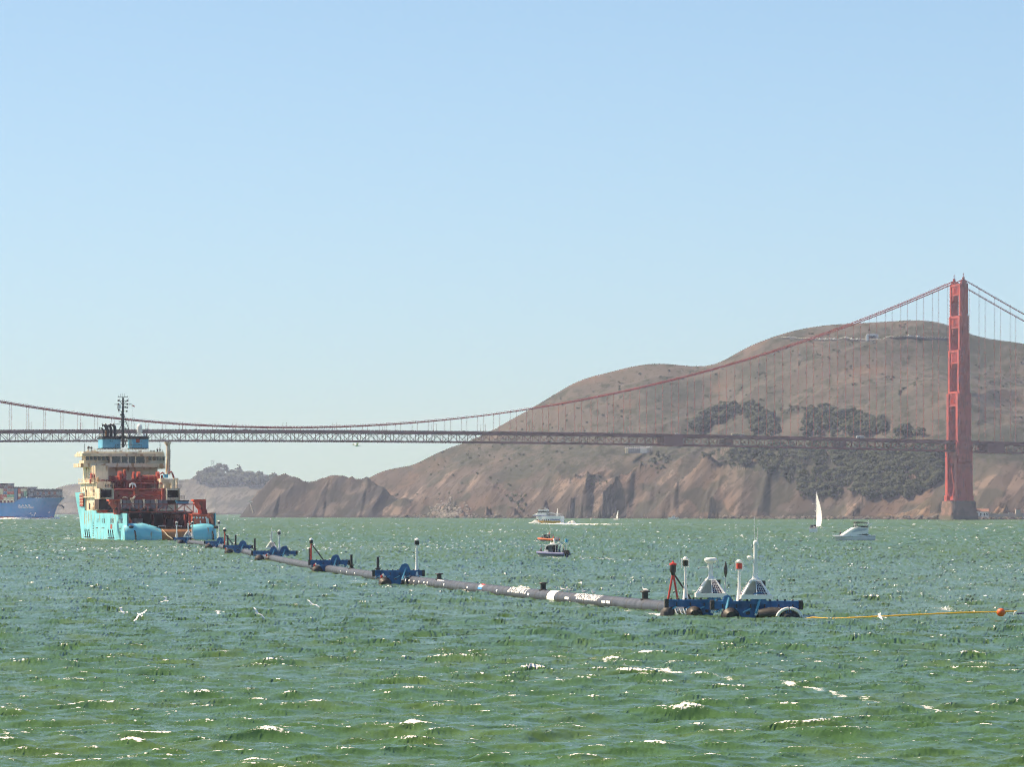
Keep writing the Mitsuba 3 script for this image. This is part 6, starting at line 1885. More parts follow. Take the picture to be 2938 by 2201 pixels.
def person(loc, rot, label, top='cloth_dark', legs='cloth_dark', pose='stand', scale=1.0, group=None, arms=0.25):
    """A figure 1.75 m tall: legs, trunk, arms, hands with fingers, neck, head with nose and ears, as one hull of tapered limbs."""
    import manifold3d as m3
    k = thing('person', label, 'person', group)
    mm = frame(loc, rot, scale)
    sit = pose == 'sit'
    hip = 0.48 if sit else 0.92
    if sit:
        J = {'hipl': (-.1, 0, hip), 'hipr': (.1, 0, hip), 'kneel': (-.13, .42, hip), 'kneer': (.13, .42, hip), 'footl': (-.13, .44, .06), 'footr': (.13, .44, .06)}
    else:
        J = {'hipl': (-.1, 0, hip), 'hipr': (.1, 0, hip), 'kneel': (-.12, .03, .50), 'kneer': (.12, .0, .50), 'footl': (-.14, -.02, .07), 'footr': (.14, -.06, .07)}
    sh = hip + 0.52
    lean = 0.06

    def limb(*js):
        out = []
        for (p, r), (q, s) in zip(js[:-1], js[1:]):
            out.append(m3.Manifold.batch_hull([m3.Manifold.sphere(r, 10).translate([float(x) for x in p]), m3.Manifold.sphere(s, 10).translate([float(x) for x in q])]))
        return out

    def emit(parts, name, material):
        a = m3.Manifold.batch_boolean(parts, m3.OpType.Add)
        t = a.to_mesh()
        v = np.array(t.vert_properties[:, :3])
        v = v @ mm[:3, :3].T + mm[:3, 3]
        add(name, mikit.ply((v, np.array(t.tri_verts)), material, smooth=50), k)

    legs_ = []
    for sd, x in (('l', -.1), ('r', .1)):
        f = np.array(J['foot' + sd])
        legs_ += limb((J['hip' + sd], .10), (J['knee' + sd], .068), (f, .048)) + limb((f - [0, 0, .02], .045), (f + [0, .17, -.03], .035))
    emit(legs_ + limb(((-.09, 0, hip + .02), .11), ((.09, 0, hip + .02), .11)), 'trousers', legs)
    trunk = limb(((-.08, 0, hip + .06), .11), ((-.09, lean, sh - .08), .12)) + limb(((.08, 0, hip + .06), .11), ((.09, lean, sh - .08), .12)) + limb(((-.17, lean, sh), .07), ((.17, lean, sh), .07))
    hands = []
    for sd in (-1, 1):
        e = np.array((sd * .25, lean + .02 + arms * .35, sh - .27))
        w = np.array((sd * .20, lean + .1 + arms * 1.0, sh - .40 + arms * .5))
        trunk += limb(((sd * .19, lean, sh), .06), (e, .048), (w, .036))
        hands += limb((w, .034), (w + [0, .06, -.03], .036))
        for q in range(4):
            hands += limb((w + [(q - 1.5) * .018, .08, -.04], .011), (w + [(q - 1.5) * .02, .12, -.06 - .004 * q], .009))
        hands += limb((w + [-sd * .03, .04, -.02], .012), (w + [-sd * .05, .08, -.03], .010))
    emit(trunk, 'jacket', top)
    hz = sh + .22
    head = limb(((0, lean, sh + .03), .055), ((0, lean + .01, sh + .12), .05)) + limb(((0, lean, hz), .092), ((0, lean + .03, hz - .05), .075)) + limb(((0, lean + .09, hz - .01), .016), ((0, lean + .115, hz - .035), .018)) + limb(((-.095, lean, hz - .01), .02), ((.095, lean, hz - .01), .02))
    emit(head + hands, 'body', 'skin')
    emit(limb(((0, lean - .02, hz + .03), .094), ((0, lean - .03, hz - .02), .088)), 'hair', 'hair_dark')
    return k


for px, py, yy, lb in ((397.5 + 60, 1298, 67.5, 'person in dark clothes standing on the wheelhouse roof, left of two'), (457 + 8, 1298.5, 67.6, 'person in dark clothes standing on the wheelhouse roof near the crane post')):
    q = S(px - 6, py, yy)
    w = (SMX @ np.r_[q, 1])[:3]
    person((w[0], w[1], (SMX @ np.r_[S(px, 1298.5, yy), 1])[2] - 0.35), 3.0 + SB, lb)


def hull_mesh(L, B, D, mm, sheer=0.35, bow=2.2, tail=0.85, draft=0.5, n=22, flare=0.25):
    """Boat hull with its bow towards +x, open deck closed flat; D is the freeboard."""
    v, f, m = [], [], 7
    xs = np.linspace(-L / 2, L / 2, n)
    for x in xs:
        t = (x + L / 2) / L
        b = B / 2 * (tail + (1 - tail) * min(t * 3, 1)) * (1 - max(0, (t - 0.45) / 0.55) ** bow) + 0.02
        top = D * (1 + sheer * max(0, t - 0.3) ** 2 * 2)
        for s in (-1, 1):
            for j in range(m):
                q = j / (m - 1)
                w = (1 - flare * (1 - q) ** 1.5)
                v.append((x - (1 - q) * L * 0.10 * max(0, t - 0.7) / 0.3, s * b * w, -draft + (top + draft) * q))
    for i in range(n - 1):
        a, c = i * 2 * m, (i + 1) * 2 * m
        for j in range(m - 1):
            f += [[a + j, c + j, c + j + 1], [a + j, c + j + 1, a + j + 1], [a + m + j, c + m + j + 1, c + m + j], [a + m + j, a + m + j + 1, c + m + j + 1]]
        f += [[a + m - 1, c + m - 1, c + 2 * m - 1], [a + m - 1, c + 2 * m - 1, a + 2 * m - 1]]
    f += [[j, j + 1, m + j + 1] for j in range(m - 1)] + [[j, m + j + 1, m + j] for j in range(m - 1)]
    return MB(mm).raw(v, f)


mat('gel_white', worn((0.84, 0.83, 0.80), (0.74, 0.73, 0.70), (0.86, 0.86, 0.84), 0.8, 0.1), 0.3)
mat('gel_grey', (0.42, 0.46, 0.50), 0.3)
mat('canvas_black', (0.03, 0.03, 0.033), 0.8)
mat('steel_bright', (0.62, 0.62, 0.62), 0.35, 0.8)
mat('sail_white', (0.80, 0.78, 0.78), 0.8)
mat('ferry_yellow', (0.72, 0.36, 0.03), 0.5)
mat('tube_orange', (0.62, 0.12, 0.03), 0.6)
mat('tube_blue', (0.13, 0.15, 0.30), 0.6)
mat('wood', (0.22, 0.12, 0.06), 0.6)

# ---- motor yacht in front of the tower
p0 = afloat(2448, 1551)
ys_ = F0 * EYE / (1551 - HY); sc = ys_ / F0
B_ = frame((at(2448, 1551, ys_)[0], ys_, 0), math.pi + 0.20)
YX = lambda px: -(px - 2448) * sc / math.cos(0.20)
YZ = lambda py: (1551 - py) * sc
k = thing('motor_yacht', 'white motor yacht with a dark flybridge canopy right of the sailing boat', 'boat')
hull_mesh(12.4, 3.7, YZ(1537), B_, 0.10, 2.0, 0.95, flare=0.35).build('hull', 'gel_white', k, smooth=40)
m = MB(B_); m.prism([(YX(2508), YZ(1541)), (YX(2400), YZ(1541)), (YX(2387), YZ(1539)), (YX(2508), YZ(1538.5))], -1.87, 1.87, 1); m.build('rubbing_strake', 'gel_grey', k)
m = MB(B_); m.prism([(YX(2412), YZ(1537)), (YX(2447), YZ(1515)), (YX(2462), YZ(1512)), (YX(2489), YZ(1515)), (YX(2486), YZ(1532)), (YX(2505), YZ(1537.5))], -1.5, 1.5, 1); m.build('cabin', 'gel_white', k)
for s in (-1, 1):
    m = MB(B_); y = 1.5 * s; m.prism([(YX(2436), YZ(1528)), (YX(2458), YZ(1516)), (YX(2484), YZ(1517)), (YX(2483), YZ(1522)), (YX(2452), YZ(1526))], y - 0.02, y + 0.02, 1); m.build('side_window', 'gel_grey', k)
    m = MB(B_); m.prism([(YX(2452), YZ(1535)), (YX(2482), YZ(1531.5)), (YX(2493), YZ(1537))], y * 1.02 - 0.02, y * 1.02 + 0.02, 1); m.build('cockpit_opening', 'glass_dark', k)
    for px in (2411, 2440):
        MB(B_).sphere((YX(px), s * 1.5 if px > 2420 else s * 1.15, YZ(1541)), (0.18, 0.3, 0.12), 1).build('porthole', 'glass_dark', k)
m = MB(B_); m.prism([(YX(2413), YZ(1534.5)), (YX(2446), YZ(1514)), (YX(2452), YZ(1513)), (YX(2424), YZ(1534))], -1.2, 1.2, 1); m.build('windscreen', 'gel_white', k)
m = MB(B_); m.box((YX(2464), -1.35, YZ(1513.5)), (YX(2487), 1.35, YZ(1509))); m.build('flybridge_coaming', 'canvas_black', k)
m = MB(B_); m.prism([(YX(2452), YZ(1499)), (YX(2456), YZ(1497)), (YX(2487), YZ(1499)), (YX(2487), YZ(1500.5)), (YX(2452), YZ(1501))], -1.4, 1.4, 1); m.build('canopy', 'canvas_black', k)
for px in (2455, 2466, 2476, 2486):
    for s in (-1.25, 1.25):
        MB(B_).bar((YX(px), s, YZ(1513)), (YX(px), s, YZ(1500)), 0.06).build('canopy_post', 'steel_bright', k)
m = MB(B_)
for s in (-1.25, 1.25):
    m.bar((YX(2487), s, YZ(1512)), (YX(2498), s, YZ(1503)), 0.14); m.bar((YX(2484), s, YZ(1501.5)), (YX(2500), s, YZ(1503.5)), 0.2)
m.bar((YX(2498), -1.25, YZ(1503)), (YX(2498), 1.25, YZ(1503)), 0.16)
m.build('radar_arch', 'gel_white', k)
MB(B_).lathe((YX(2491), 0, YZ(1502)), [(0.3, 0), (0.34, 0.14), (0.2, 0.28)], 12).build('radar_dome', 'gel_white', k, smooth=50)
MB(B_).cyl((YX(2493), 0, YZ(1500)), (YX(2492), 0, YZ(1493)), 0.05).build('aerial', 'gel_white', k)
m = MB(B_)
for px in np.arange(2388, 2440, 8):
    for s in (-1, 1):
        w = min(1.7, 0.25 + (px - 2386) * 0.032)
        m.bar((YX(px), s * w, YZ(1537.5)), (YX(px), s * w, YZ(1532.5)), 0.035)
m.build('bow_rail', 'steel_bright', k, kind='stuff')
def on_boat(mm, x, y, z):
    return (mm @ np.array([x, y, z, 1.0]))[:3]
person(on_boat(B_, YX(2411), 0, YZ(1537)), 1.8, 'person in dark clothes sitting on the foredeck of the motor yacht', pose='sit')
person(on_boat(B_, YX(2452), 0.5, YZ(1514)), 1.6, 'person in pale clothes at the front of the motor yacht flybridge', top='cloth_white', pose='sit')
person(on_boat(B_, YX(2461), -0.6, YZ(1513)), 1.6, 'person in dark clothes under the motor yacht canopy', pose='sit')
FOAM_LINES.append(([(*on_boat(B_, -6.4, 0, 0)[:2], 1.0), (*on_boat(B_, -9.5, 0.5, 0)[:2], 0.6)], 0.9, 0.9))

# ---- sailing boat seen from astern
ys_ = F0 * EYE / (1528 - HY); sc = ys_ / F0
B_ = frame((at(2336, 1528, ys_)[0], ys_ + 4, 0), math.pi / 2 - 0.10)
k = thing('sailing_boat', 'white sailing boat seen from astern under a tall mainsail', 'boat')
hull_mesh(10.5, 3.4, 1.55, B_, 0.25, 2.3, 0.95, flare=0.18).build('hull', 'gel_white', k, smooth=40)
m = MB(B_); m.box((-1.5, -1.0, 1.5), (2.8, 1.0, 2.0), top=(0.85, 0.8)); m.build('coachroof', 'gel_white', k)
m = MB(B_); m.prism([(-2.6, 1.9), (-1.2, 1.9), (-0.9, 2.5), (-1.9, 3.0), (-2.6, 2.9)], -1.15, 1.15, 1); m.build('spray_hood', 'canvas_black', k)
SX_ = lambda px: -(px - 2336) * sc
Zs = lambda py: EYE - (py - HY) * sc
mast_x = 0.9
MB(B_).cyl((mast_x, SX_(2344), 1.6), (mast_x, SX_(2344.5), Zs(1408)), 0.085, 0.05).build('mast', 'steel_bright', k)
for py, w in ((1446.5, 1.9), (1480.5, 1.9)):
    m = MB(B_); m.bar((mast_x, SX_(2344), Zs(py)), (mast_x - 0.2, SX_(2332), Zs(py - 0.5)), 0.12); m.build('spreader', 'gel_white', k)
MB(B_).bar((mast_x - 0.1, SX_(2344), Zs(1513)), (mast_x - 4.0, SX_(2360), Zs(1508)), 0.14).build('boom', 'steel_bright', k)
v, f = [], []
for i in range(15):
    t = i / 14
    py = 1511 + (1411 - 1511) * t
    luff = np.array([mast_x - 0.1, SX_(2344.3), Zs(py)])
    wpx = float(np.interp(t, [0, 0.15, 0.4, 0.62, 0.85, 1], [13, 16.5, 15.5, 11, 4.5, 0.5]))
    for j in range(9):
        q = j / 8
        v.append(luff + np.array([-3.9 * (1 - t) * q, -wpx * sc * (q * 0.75 + 0.25 * math.sin(q * math.pi / 2)), 0.25 * q * (1 - t)]) + np.array([0, 0.18 * math.sin(q * math.pi) * (1 - t), 0]))
for i in range(14):
    for j in range(8):
        f.append([i * 9 + j, i * 9 + j + 1, (i + 1) * 9 + j + 1, (i + 1) * 9 + j])
MB(B_).raw(v, f).build('mainsail', 'sail_white', k, smooth=True)
MB(B_).sphere((mast_x - 0.3, SX_(2342.5), Zs(1466)), 0.22, 1).build('radar_reflector', 'gel_white', k)
m = MB(B_)
for a, b in (((-4.9, SX_(2336), 1.6), (mast_x, SX_(2344.5), Zs(1409))), ((5.1, SX_(2338), 1.8), (mast_x, SX_(2344.5), Zs(1412)))):
    m.bar(a, b, 0.03)
m.build('stay', 'steel_bright', k, kind='stuff')
m = MB(B_)
for s in (-1.4, 1.4):
    m.bar((-5.0, s, 1.55), (-5.0, s, 2.3), 0.05); m.bar((-3.0, s, 1.55), (-3.0, s, 2.3), 0.05)
m.bar((-5, -1.4, 2.3), (-5, 1.4, 2.3), 0.05)
m.build('pushpit', 'steel_bright', k, kind='stuff')
person(on_boat(B_, -4.0, -0.5, 1.0), 0, 'person in white at the helm of the sailing boat', top='cloth_white', pose='stand', scale=0.95)
person(on_boat(B_, -3.4, 0.9, 1.3), 0.4, 'person in dark clothes in the left of the sailing boat cockpit', pose='sit')
person(on_boat(B_, -3.2, -1.0, 1.3), -0.4, 'person in dark blue on the right of the sailing boat cockpit', top='cloth_blue', pose='sit')

# ---- far sails
def far_sail(px, py_b, py_t, w, lean, label, y):
    sc = y / F0
    B_ = frame((at(px, py_b, y)[0], y, 0), -0.95)
    k = thing('sailing_boat', label, 'boat')
    hull_mesh(8.5, 2.6, 1.0, B_, 0.2).build('hull', 'gel_white', k, smooth=40)
    h = (py_b - py_t) * sc
    MB(B_).cyl((0.5, 0, 1), (0.5 + lean, 0, h), 0.08).build('mast', 'steel_bright', k)
    n = 10
    v = []
    for i in range(n + 1):
        t = i / n
        ww = w * sc * (1 - t) ** 0.8
        for j in range(5):
            q = j / 4
            v.append((0.4 + lean * t - ww * q * 1.15, 0.35 * math.sin(q * math.pi) * (1 - t), 1.6 + (h - 1.7) * t))
    f = [[i * 5 + j, i * 5 + j + 1, (i + 1) * 5 + j + 1, (i + 1) * 5 + j] for i in range(n) for j in range(4)]
    MB(B_).raw(v, f).build('mainsail', 'sail_white', k, smooth=True)


far_sail(1599, 1483, 1448, 7, 0.3, 'distant white sail right behind the ferry', 3600)
far_sail(1771, 1486.5, 1458, 8, 1.2, 'small distant white sail below the cliffs right of the ferry', 3500)
# ---- small white launch under the cliffs
y = 3700; sc = y / F0
B_ = frame((at(1932, 1489, y)[0], y, 0), math.pi)
k = thing('launch', 'tiny white launch far off under the cliffs', 'boat')
hull_mesh(11, 3.2, 1.6, B_, 0.3).build('hull', 'gel_white', k, smooth=40)
m = MB(B_); m.box((-2.0, -1.2, 1.5), (2.2, 1.2, 3.2), top=(0.7, 0.9)); m.build('cabin', 'gel_white', k)
m = MB(B_); m.box((-1.6, -1.24, 2.3), (1.7, 1.24, 2.8), top=(0.8, 0.98)); m.build('window', 'glass_dark', k)

# ---- yellow and white ferry
ys_ = F0 * EYE / (1501 - HY); sc = ys_ / F0
B_ = frame((at(1575, 1501, ys_)[0], ys_, 0), math.pi - 0.42)
FX = lambda px: -(px - 1575) * sc / math.cos(0.42)
FZ = lambda py: (1501 - py) * sc
k = thing('ferry', 'white excursion ferry with a yellow lower hull, moving left', 'boat')
hull_mesh(20.5, 6.2, FZ(1481), B_, 0.10, 2.6, 0.98, flare=0.12).build('hull', 'gel_white', k, smooth=40)
hull_mesh(20.1, 6.34, FZ(1494.5), B_, 0.0, 2.6, 0.98, flare=0.1).build('lower_hull', 'ferry_yellow', k, smooth=40)
m = MB(B_); m.box((FX(1611), -3.12, FZ(1493)), (FX(1583), 3.12, FZ(1489.5))); m.build('aft_stripe', 'tube_blue', k)
for px in (1542, 1546, 1551, 1561, 1567, 1573, 1579):
    for s in (-1, 1):
        yw = 3.12 if px > 1556 else 2.75 if px > 1549 else 2.2
        MB(B_).box((FX(px + 1.2), s * yw - 0.12, FZ(1494)), (FX(px - 1.2), s * yw + 0.12, FZ(1490.5))).build('window', 'glass_dark', k)
m = MB(B_); m.prism([(FX(1543), FZ(1479.5)), (FX(1544.5), FZ(1471)), (FX(1571), FZ(1471)), (FX(1571), FZ(1479.5))], -2.2, 2.2, 1); m.build('upper_cabin', 'gel_white', k)
m = MB(B_); m.box((FX(1583), -3.0, FZ(1481.5)), (FX(1538), 3.0, FZ(1479.3))); m.build('deck_edge', 'tube_blue', k)
m = MB(B_); m.box((FX(1570), -1.8, FZ(1471)), (FX(1546), 1.8, FZ(1466))); m.build('wheelhouse_glass', 'glass_dark', k)
m = MB(B_); m.box((FX(1572), -2.1, FZ(1466)), (FX(1547), 2.1, FZ(1462.5))); m.build('wheelhouse_roof', 'gel_white', k)
for px in (1562, 1565.5):
    MB(B_).bar((FX(px), 0, FZ(1462.5)), (FX(1564), 0, FZ(1455)), 0.14).build('mast_leg', 'gel_white', k)
MB(B_).lathe((FX(1570), 0, FZ(1462.5)), [(0.4, 0), (0.45, 0.3), (0.2, 0.6)], 10).build('radar_dome', 'gel_white', k, smooth=50)
m = MB(B_)
for px in np.arange(1572, 1612, 4.0):
    for s in (-2.9, 2.9):
        m.bar((FX(px), s, FZ(1483)), (FX(px), s, FZ(1476)), 0.09)
for s in (-2.9, 2.9):
    for z in (1476, 1479, 1482):
        m.bar((FX(1572), s, FZ(z)), (FX(1611), s, FZ(z)), 0.08)
m.build('deck_rail', 'steel_bright', k, kind='stuff')
m = MB(B_); m.prism([(FX(1572), FZ(1471)), (FX(1606), FZ(1475)), (FX(1606), FZ(1476)), (FX(1572), FZ(1472.5))], -2.3, 2.3, 1); m.build('awning', 'gel_grey', k)
m = MB(B_); m.prism([(FX(1528), FZ(1479)), (FX(1540), FZ(1473)), (FX(1541), FZ(1480))], -1.0, 1.0, 1); m.build('bow_pulpit', 'gel_white', k)
for i, (px, s, c) in enumerate(((1573, -1.2, 'cloth_dark'), (1578, 1.0, 'cloth_dark'), (1588, -0.8, 'cloth_blue'), (1591, 1.2, 'cloth_dark'))):
    person(on_boat(B_, FX(px), s, FZ(1482.5)), i * 1.3, 'passenger standing on the open after deck of the yellow and white ferry', top=c, group='ferry passengers')
FOAM_LINES.append(([(*afloat(1522, 1502)[:2], 1.3), (*afloat(1545, 1502)[:2], 1.3), (*afloat(1575, 1502.3)[:2], 1.0), (*afloat(1612, 1502.5)[:2], 1.3), (*afloat(1640, 1502.8)[:2], 1.5), (*afloat(1690, 1505)[:2], 1.3), (*afloat(1730, 1504.5)[:2], 1.1), (*afloat(1772, 1504)[:2], 0.6)], 16.0, 1.2))
m = MB(B_)
g = np.random.default_rng(9)
for px in np.r_[np.linspace(1524, 1552, 14), np.linspace(1604, 1650, 22)]:
    h = 1.9 * math.exp(-((px - 1541) / 7) ** 2) + 1.7 * math.exp(-((px - 1642) / 6) ** 2) + 0.5
    m.sphere((FX(px), 2.0 if px < 1560 else g.uniform(-2, 2), 0), (1.1, 1.6, h * g.uniform(0.7, 1.1)), 1)
m.build('bow_wave', 'foam_glint_white', k, kind='stuff')

# ---- patrol boats
def rib(px, py, L, rot, label, tube, cabin, y):
    sc = y / F0
    mm = frame((at(px, py, y)[0], y, 0), rot)
    k = thing('patrol_boat', label, 'boat')
    hull_mesh(L * 0.97, 2.2, 0.55, mm, 0.2, flare=0.4).build('hull', 'gel_grey', k, smooth=40)
    for s in (-1, 1):
        t = np.linspace(0, 1, 12)
        pts = [(-L / 2 + L * 0.98 * q, s * 1.18 * (1 - max(0, (q - 0.6) / 0.4) ** 2.4) + s * 0.02, 0.55 + 0.28 * q * q) for q in t]
        MB(mm).tube(pts, [0.30 if q < 0.9 else 0.24 for q in t], 12).build('collar', tube, k, smooth=50)
    return k, mm


y = F0 * EYE / (1554 - HY)
k, mm = rib(1571, 1554, 6.6, math.pi - 0.62, 'orange collared inflatable patrol boat with a dark cabin, farther of two', 'tube_orange', False, y)
m = MB(mm); m.box((-0.3, -0.75, 0.5), (1.6, 0.75, 1.35), top=(0.9, 0.9)); m.build('console', 'canvas_black', k)
m = MB(mm); m.box((-1.1, -0.85, 1.9), (0.9, 0.85, 2.0)); m.build('roof', 'canvas_black', k)
for x in (-1.0, 0.8):
    for s in (-0.75, 0.75):
        MB(mm).bar((x, s, 0.6), (x, s, 1.9), 0.07).build('roof_post', 'steel_bright', k)
m = MB(mm); m.box((0.75, -0.7, 1.35), (0.82, 0.7, 1.85)); m.build('windscreen', 'glass_dark', k)
for s in (-0.4, 0.4):
    e = tag(key_for('outboard_motor', k))
    MB(mm).box((-3.5, s - 0.22, 0.6), (-2.95, s + 0.22, 1.25), top=(0.8, 0.8)).build('cowl', 'car_grey', e)
    MB(mm).box((-3.35, s - 0.1, -0.5), (-3.15, s + 0.1, 0.6)).build('leg', 'car_dark', e)
for x, s, h in ((-0.6, -0.5, 3.2), (-1.0, 0.5, 4.2)):
    MB(mm).cyl((x, s, 2.0), (x, s, 2.0 + h * 0.65), 0.03, 0.02, n=6).build('aerial', 'gel_white', k)
MB(mm).lathe((-0.2, 0, 2.0), [(0.3, 0), (0.32, 0.2), (0.15, 0.35)], 10).build('radar_dome', 'gel_white', k, smooth=50)
MB(mm).lathe((-0.8, 0.2, 2.0), [(0.12, 0), (0.12, 0.6), (0.05, 0.7)], 8).build('beacon', 'tube_orange', k, smooth=50)
for i, (x, s, c, lb) in enumerate(((-0.2, -0.3, 'cloth_dark', 'person in black at the console of the orange patrol boat'), (-0.9, 0.35, 'cloth_dark', 'person in black behind the console of the orange patrol boat'), (-1.8, -0.2, 'cloth_blue', 'person in dark blue near the stern of the orange patrol boat'), (-2.4, 0.4, 'cloth_orange', 'person in an orange jacket at the stern of the orange patrol boat'), (1.9, 0.0, 'cloth_dark', 'person in black in the bow of the orange patrol boat'))):
    person(on_boat(mm, x, s, 0.35), math.pi / 2 + 0.5, lb, top=c, pose='stand' if i < 3 else 'sit', scale=0.98)
FOAM_LINES.append(([(*afloat(1560, 1556)[:2], 0.7), (*afloat(1610, 1557)[:2], 0.7)], 1.5, 0.8))
y = F0 * EYE / (1598 - HY)
k, mm = rib(1583, 1598, 6.4, math.pi - 0.50, 'grey patrol boat with a white cabin and a blue flag, nearer of two', 'tube_blue', True, y)
m = MB(mm); m.prism([(-0.75, 0.55), (1.75, 0.6), (1.15, 1.15), (0.75, 2.15), (-0.9, 2.3)], -0.95, -0.85, 1); m.build('cabin_side', 'gel_white', k)
m = MB(mm); m.prism([(-0.1, 0.6), (1.75, 0.6), (1.15, 1.15), (0.75, 2.15), (0.35, 2.2), (0.25, 0.6)], 0.85, 0.95, 1); m.build('cabin_side', 'gel_white', k)
m = MB(mm); m.prism([(1.75, 0.6), (1.15, 1.15), (1.05, 1.15), (1.6, 0.6)], -0.9, 0.9, 1); m.prism([(1.15, 1.12), (0.75, 2.15), (0.65, 2.15), (1.05, 1.12)], -0.9, 0.9, 1); m.build('cabin_front', 'gel_white', k)
for s in (-0.45, 0.45):
    m = MB(mm); m.prism([(1.15, 1.25), (0.83, 2.03), (0.86, 2.05), (1.19, 1.27)], s - 0.32, s + 0.32, 1); m.build('windscreen', 'glass_dark', k)
for s in (-0.955, 0.955):
    m = MB(mm); m.prism([(0.2, 1.3), (0.85, 1.3), (0.62, 2.0), (0.2, 2.05)], s - 0.01, s + 0.01, 1); m.build('side_window', 'glass_dark', k)
m = MB(mm); m.prism([(-1.4, 2.28), (0.85, 2.12), (0.9, 2.2), (0.2, 2.38), (-1.4, 2.38)], -1.0, 1.0, 1); m.build('roof', 'gel_white', k)
m = MB(mm); m.box((-0.78, -0.9, 0.5), (-0.7, 0.9, 2.2)); m.build('bulkhead', 'canvas_black', k)
for s in (-0.9, 0.9):
    MB(mm).bar((-1.35, s, 0.6), (-1.35, s, 2.3), 0.06).build('roof_post', 'gel_white', k)
MB(mm).lathe((-0.1, 0, 2.36), [(0.42, 0), (0.42, 0.2), (0.28, 0.3)], 14).build('radar_dome', 'gel_white', k, smooth=50)
MB(mm).lathe((-0.5, 0, 2.4), [(0.14, 0), (0.10, 0.6), (0.2, 0.65), (0.22, 0.9), (0.1, 1.05)], 10).build('search_light', 'gel_white', k, smooth=50)
for s in (-0.45, 0.45):
    e = tag(key_for('outboard_motor', k))
    MB(mm).box((-3.45, s - 0.24, 0.55), (-2.9, s + 0.24, 1.25), top=(0.8, 0.8)).build('cowl', 'canvas_black', e)
    MB(mm).box((-3.3, s - 0.1, -0.5), (-3.1, s + 0.1, 0.55)).build('leg', 'canvas_black', e)
m = MB(mm)
for s in (-1.0, 1.0):
    m.tube([(-2.6, s, 0.6), (-2.6, s, 2.3), (-2.0, s, 2.75)], 0.045, 6)
m.tube([(-2.0, -1.0, 2.75), (-2.0, 1.0, 2.75)], 0.045, 6)
m.build('stern_arch', 'gel_white', k)
MB(mm).cyl((-2.75, 0.1, 0.6), (-2.85, 0.1, 3.5), 0.025).build('flag_staff', 'gel_white', k)
v = [(-2.85 - 0.55 * q, 0.1 + 0.1 * math.sin(q * 5) * 1.0, 3.45 - 0.62 * t - 0.16 * q) for q in np.linspace(0, 1, 8) for t in np.linspace(0, 1, 5)]
MB(mm).raw(v, [[i * 5 + j, i * 5 + j + 1, (i + 1) * 5 + j + 1, (i + 1) * 5 + j] for i in range(7) for j in range(4)]).build('flag', 'flag_sky_blue', k, smooth=True)
MB(mm).cyl((0.6, -0.7, 2.2), (0.6, -0.7, 3.4), 0.02).build('aerial', 'gel_white', k)
for x, s, c, lb, ps in ((2.2, 0.0, 'cloth_dark', 'person in black leaning on the foredeck of the white cabined patrol boat', 'sit'), (-0.2, -0.4, 'cloth_dark', 'person in black inside the cabin of the patrol boat', 'stand'), (-1.9, 0.4, 'cloth_blue', 'person in dark blue and a white cap in the patrol boat stern', 'sit'), (-2.4, -0.4, 'cloth_dark', 'person in black sitting by the motors of the white cabined patrol boat', 'sit')):
    person(on_boat(mm, x, s, 0.45), math.pi / 2 + 0.4, lb, top=c, pose=ps, scale=0.98)
FOAM_LINES.append(([(*afloat(1520, 1600)[:2], 0.6), (*afloat(1580, 1601)[:2], 0.9), (*afloat(1640, 1600)[:2], 1.1), (*afloat(1720, 1604)[:2], 0.9), (*afloat(1830, 1608)[:2], 0.6)], 1.6, 0.95))

# ------------------------------------------------------------------ gulls
mat('gull_white', (0.88, 0.86, 0.83), 0.8)
mat('gull_grey', (0.58, 0.57, 0.57), 0.8)
mat('beak_yellow', (0.6, 0.35, 0.05), 0.6)


def gull(loc, head, roll, up, label, pitch=0.0, span=1.3, bend=0.5, fold=0.0):
    """Gull in flight: spindle body with head and beak, fanned tail, two bent wings with feathered tips."""
    mm = frame(loc, head, 1.0, pitch, roll)
    k = thing('gull', label, 'gull')
    MB(mm).tube([(0, -0.28, 0), (0, -0.2, 0.005), (0, -0.06, 0.0), (0, 0.08, 0.0), (0, 0.17, 0.02), (0, 0.22, 0.03), (0, 0.265, 0.025), (0, 0.28, 0.02)], [0.018, 0.045, 0.075, 0.07, 0.045, 0.045, 0.03, 0.012], 10).build('body', 'gull_white', k, smooth=True)
    MB(mm).tube([(0, 0.275, 0.022), (0, 0.325, 0.012)], [0.012, 0.003], 6).build('beak', 'beak_yellow', k)
    for s in (-1, 1):
        MB(mm).sphere((s * 0.030, 0.245, 0.04), 0.007, 1).build('eye', 'rubber', k)
    m = MB(mm); m.prism([(-0.02, -0.22), (0.02, -0.22), (0.085, -0.42), (0.03, -0.44), (-0.03, -0.44), (-0.085, -0.42)], -0.008, 0.004, 2); m.build('tail', 'gull_white', k)
    for s in (-1, 1):
        v, f, n = [], [], 9
        for i in range(n):
            t = i / (n - 1)
            x = s * span / 2 * t * (1 - fold * t)
            rise = up * (min(t, 0.45) / 0.45) * 0.5 - max(t - 0.45, 0) / 0.55 * bend * 0.55 * up
            z = span / 2 * rise * 0.55 + 0.04
            yl = 0.10 + 0.10 * math.sin(min(t / 0.45, 1) * math.pi / 2) - max(t - 0.45, 0) * 0.42
            ch = 0.19 * (1 - 0.10 * t) * math.sqrt(max(1 - t ** 3, 0)) + 0.012
            th = 0.022 * (1 - t) + 0.004
            for dy, dz in ((0, 0), (-0.35, th), (-1, 0), (-0.4, -th * 0.6)):
                v.append((x, yl + ch * dy, z + dz))
        for i in range(n - 1):
            for j in range(4):
                a, b = i * 4 + j, i * 4 + (j + 1) % 4
                f.append([a, b, b + 4, a + 4] if s < 0 else [a, a + 4, b + 4, b])
        f += [[0, 1, 2, 3], [n * 4 - 1, n * 4 - 2, n * 4 - 3, n * 4 - 4]]
        w = MB(mm).raw(v, f).build('wing', 'gull_white', k, smooth=50)
    return k


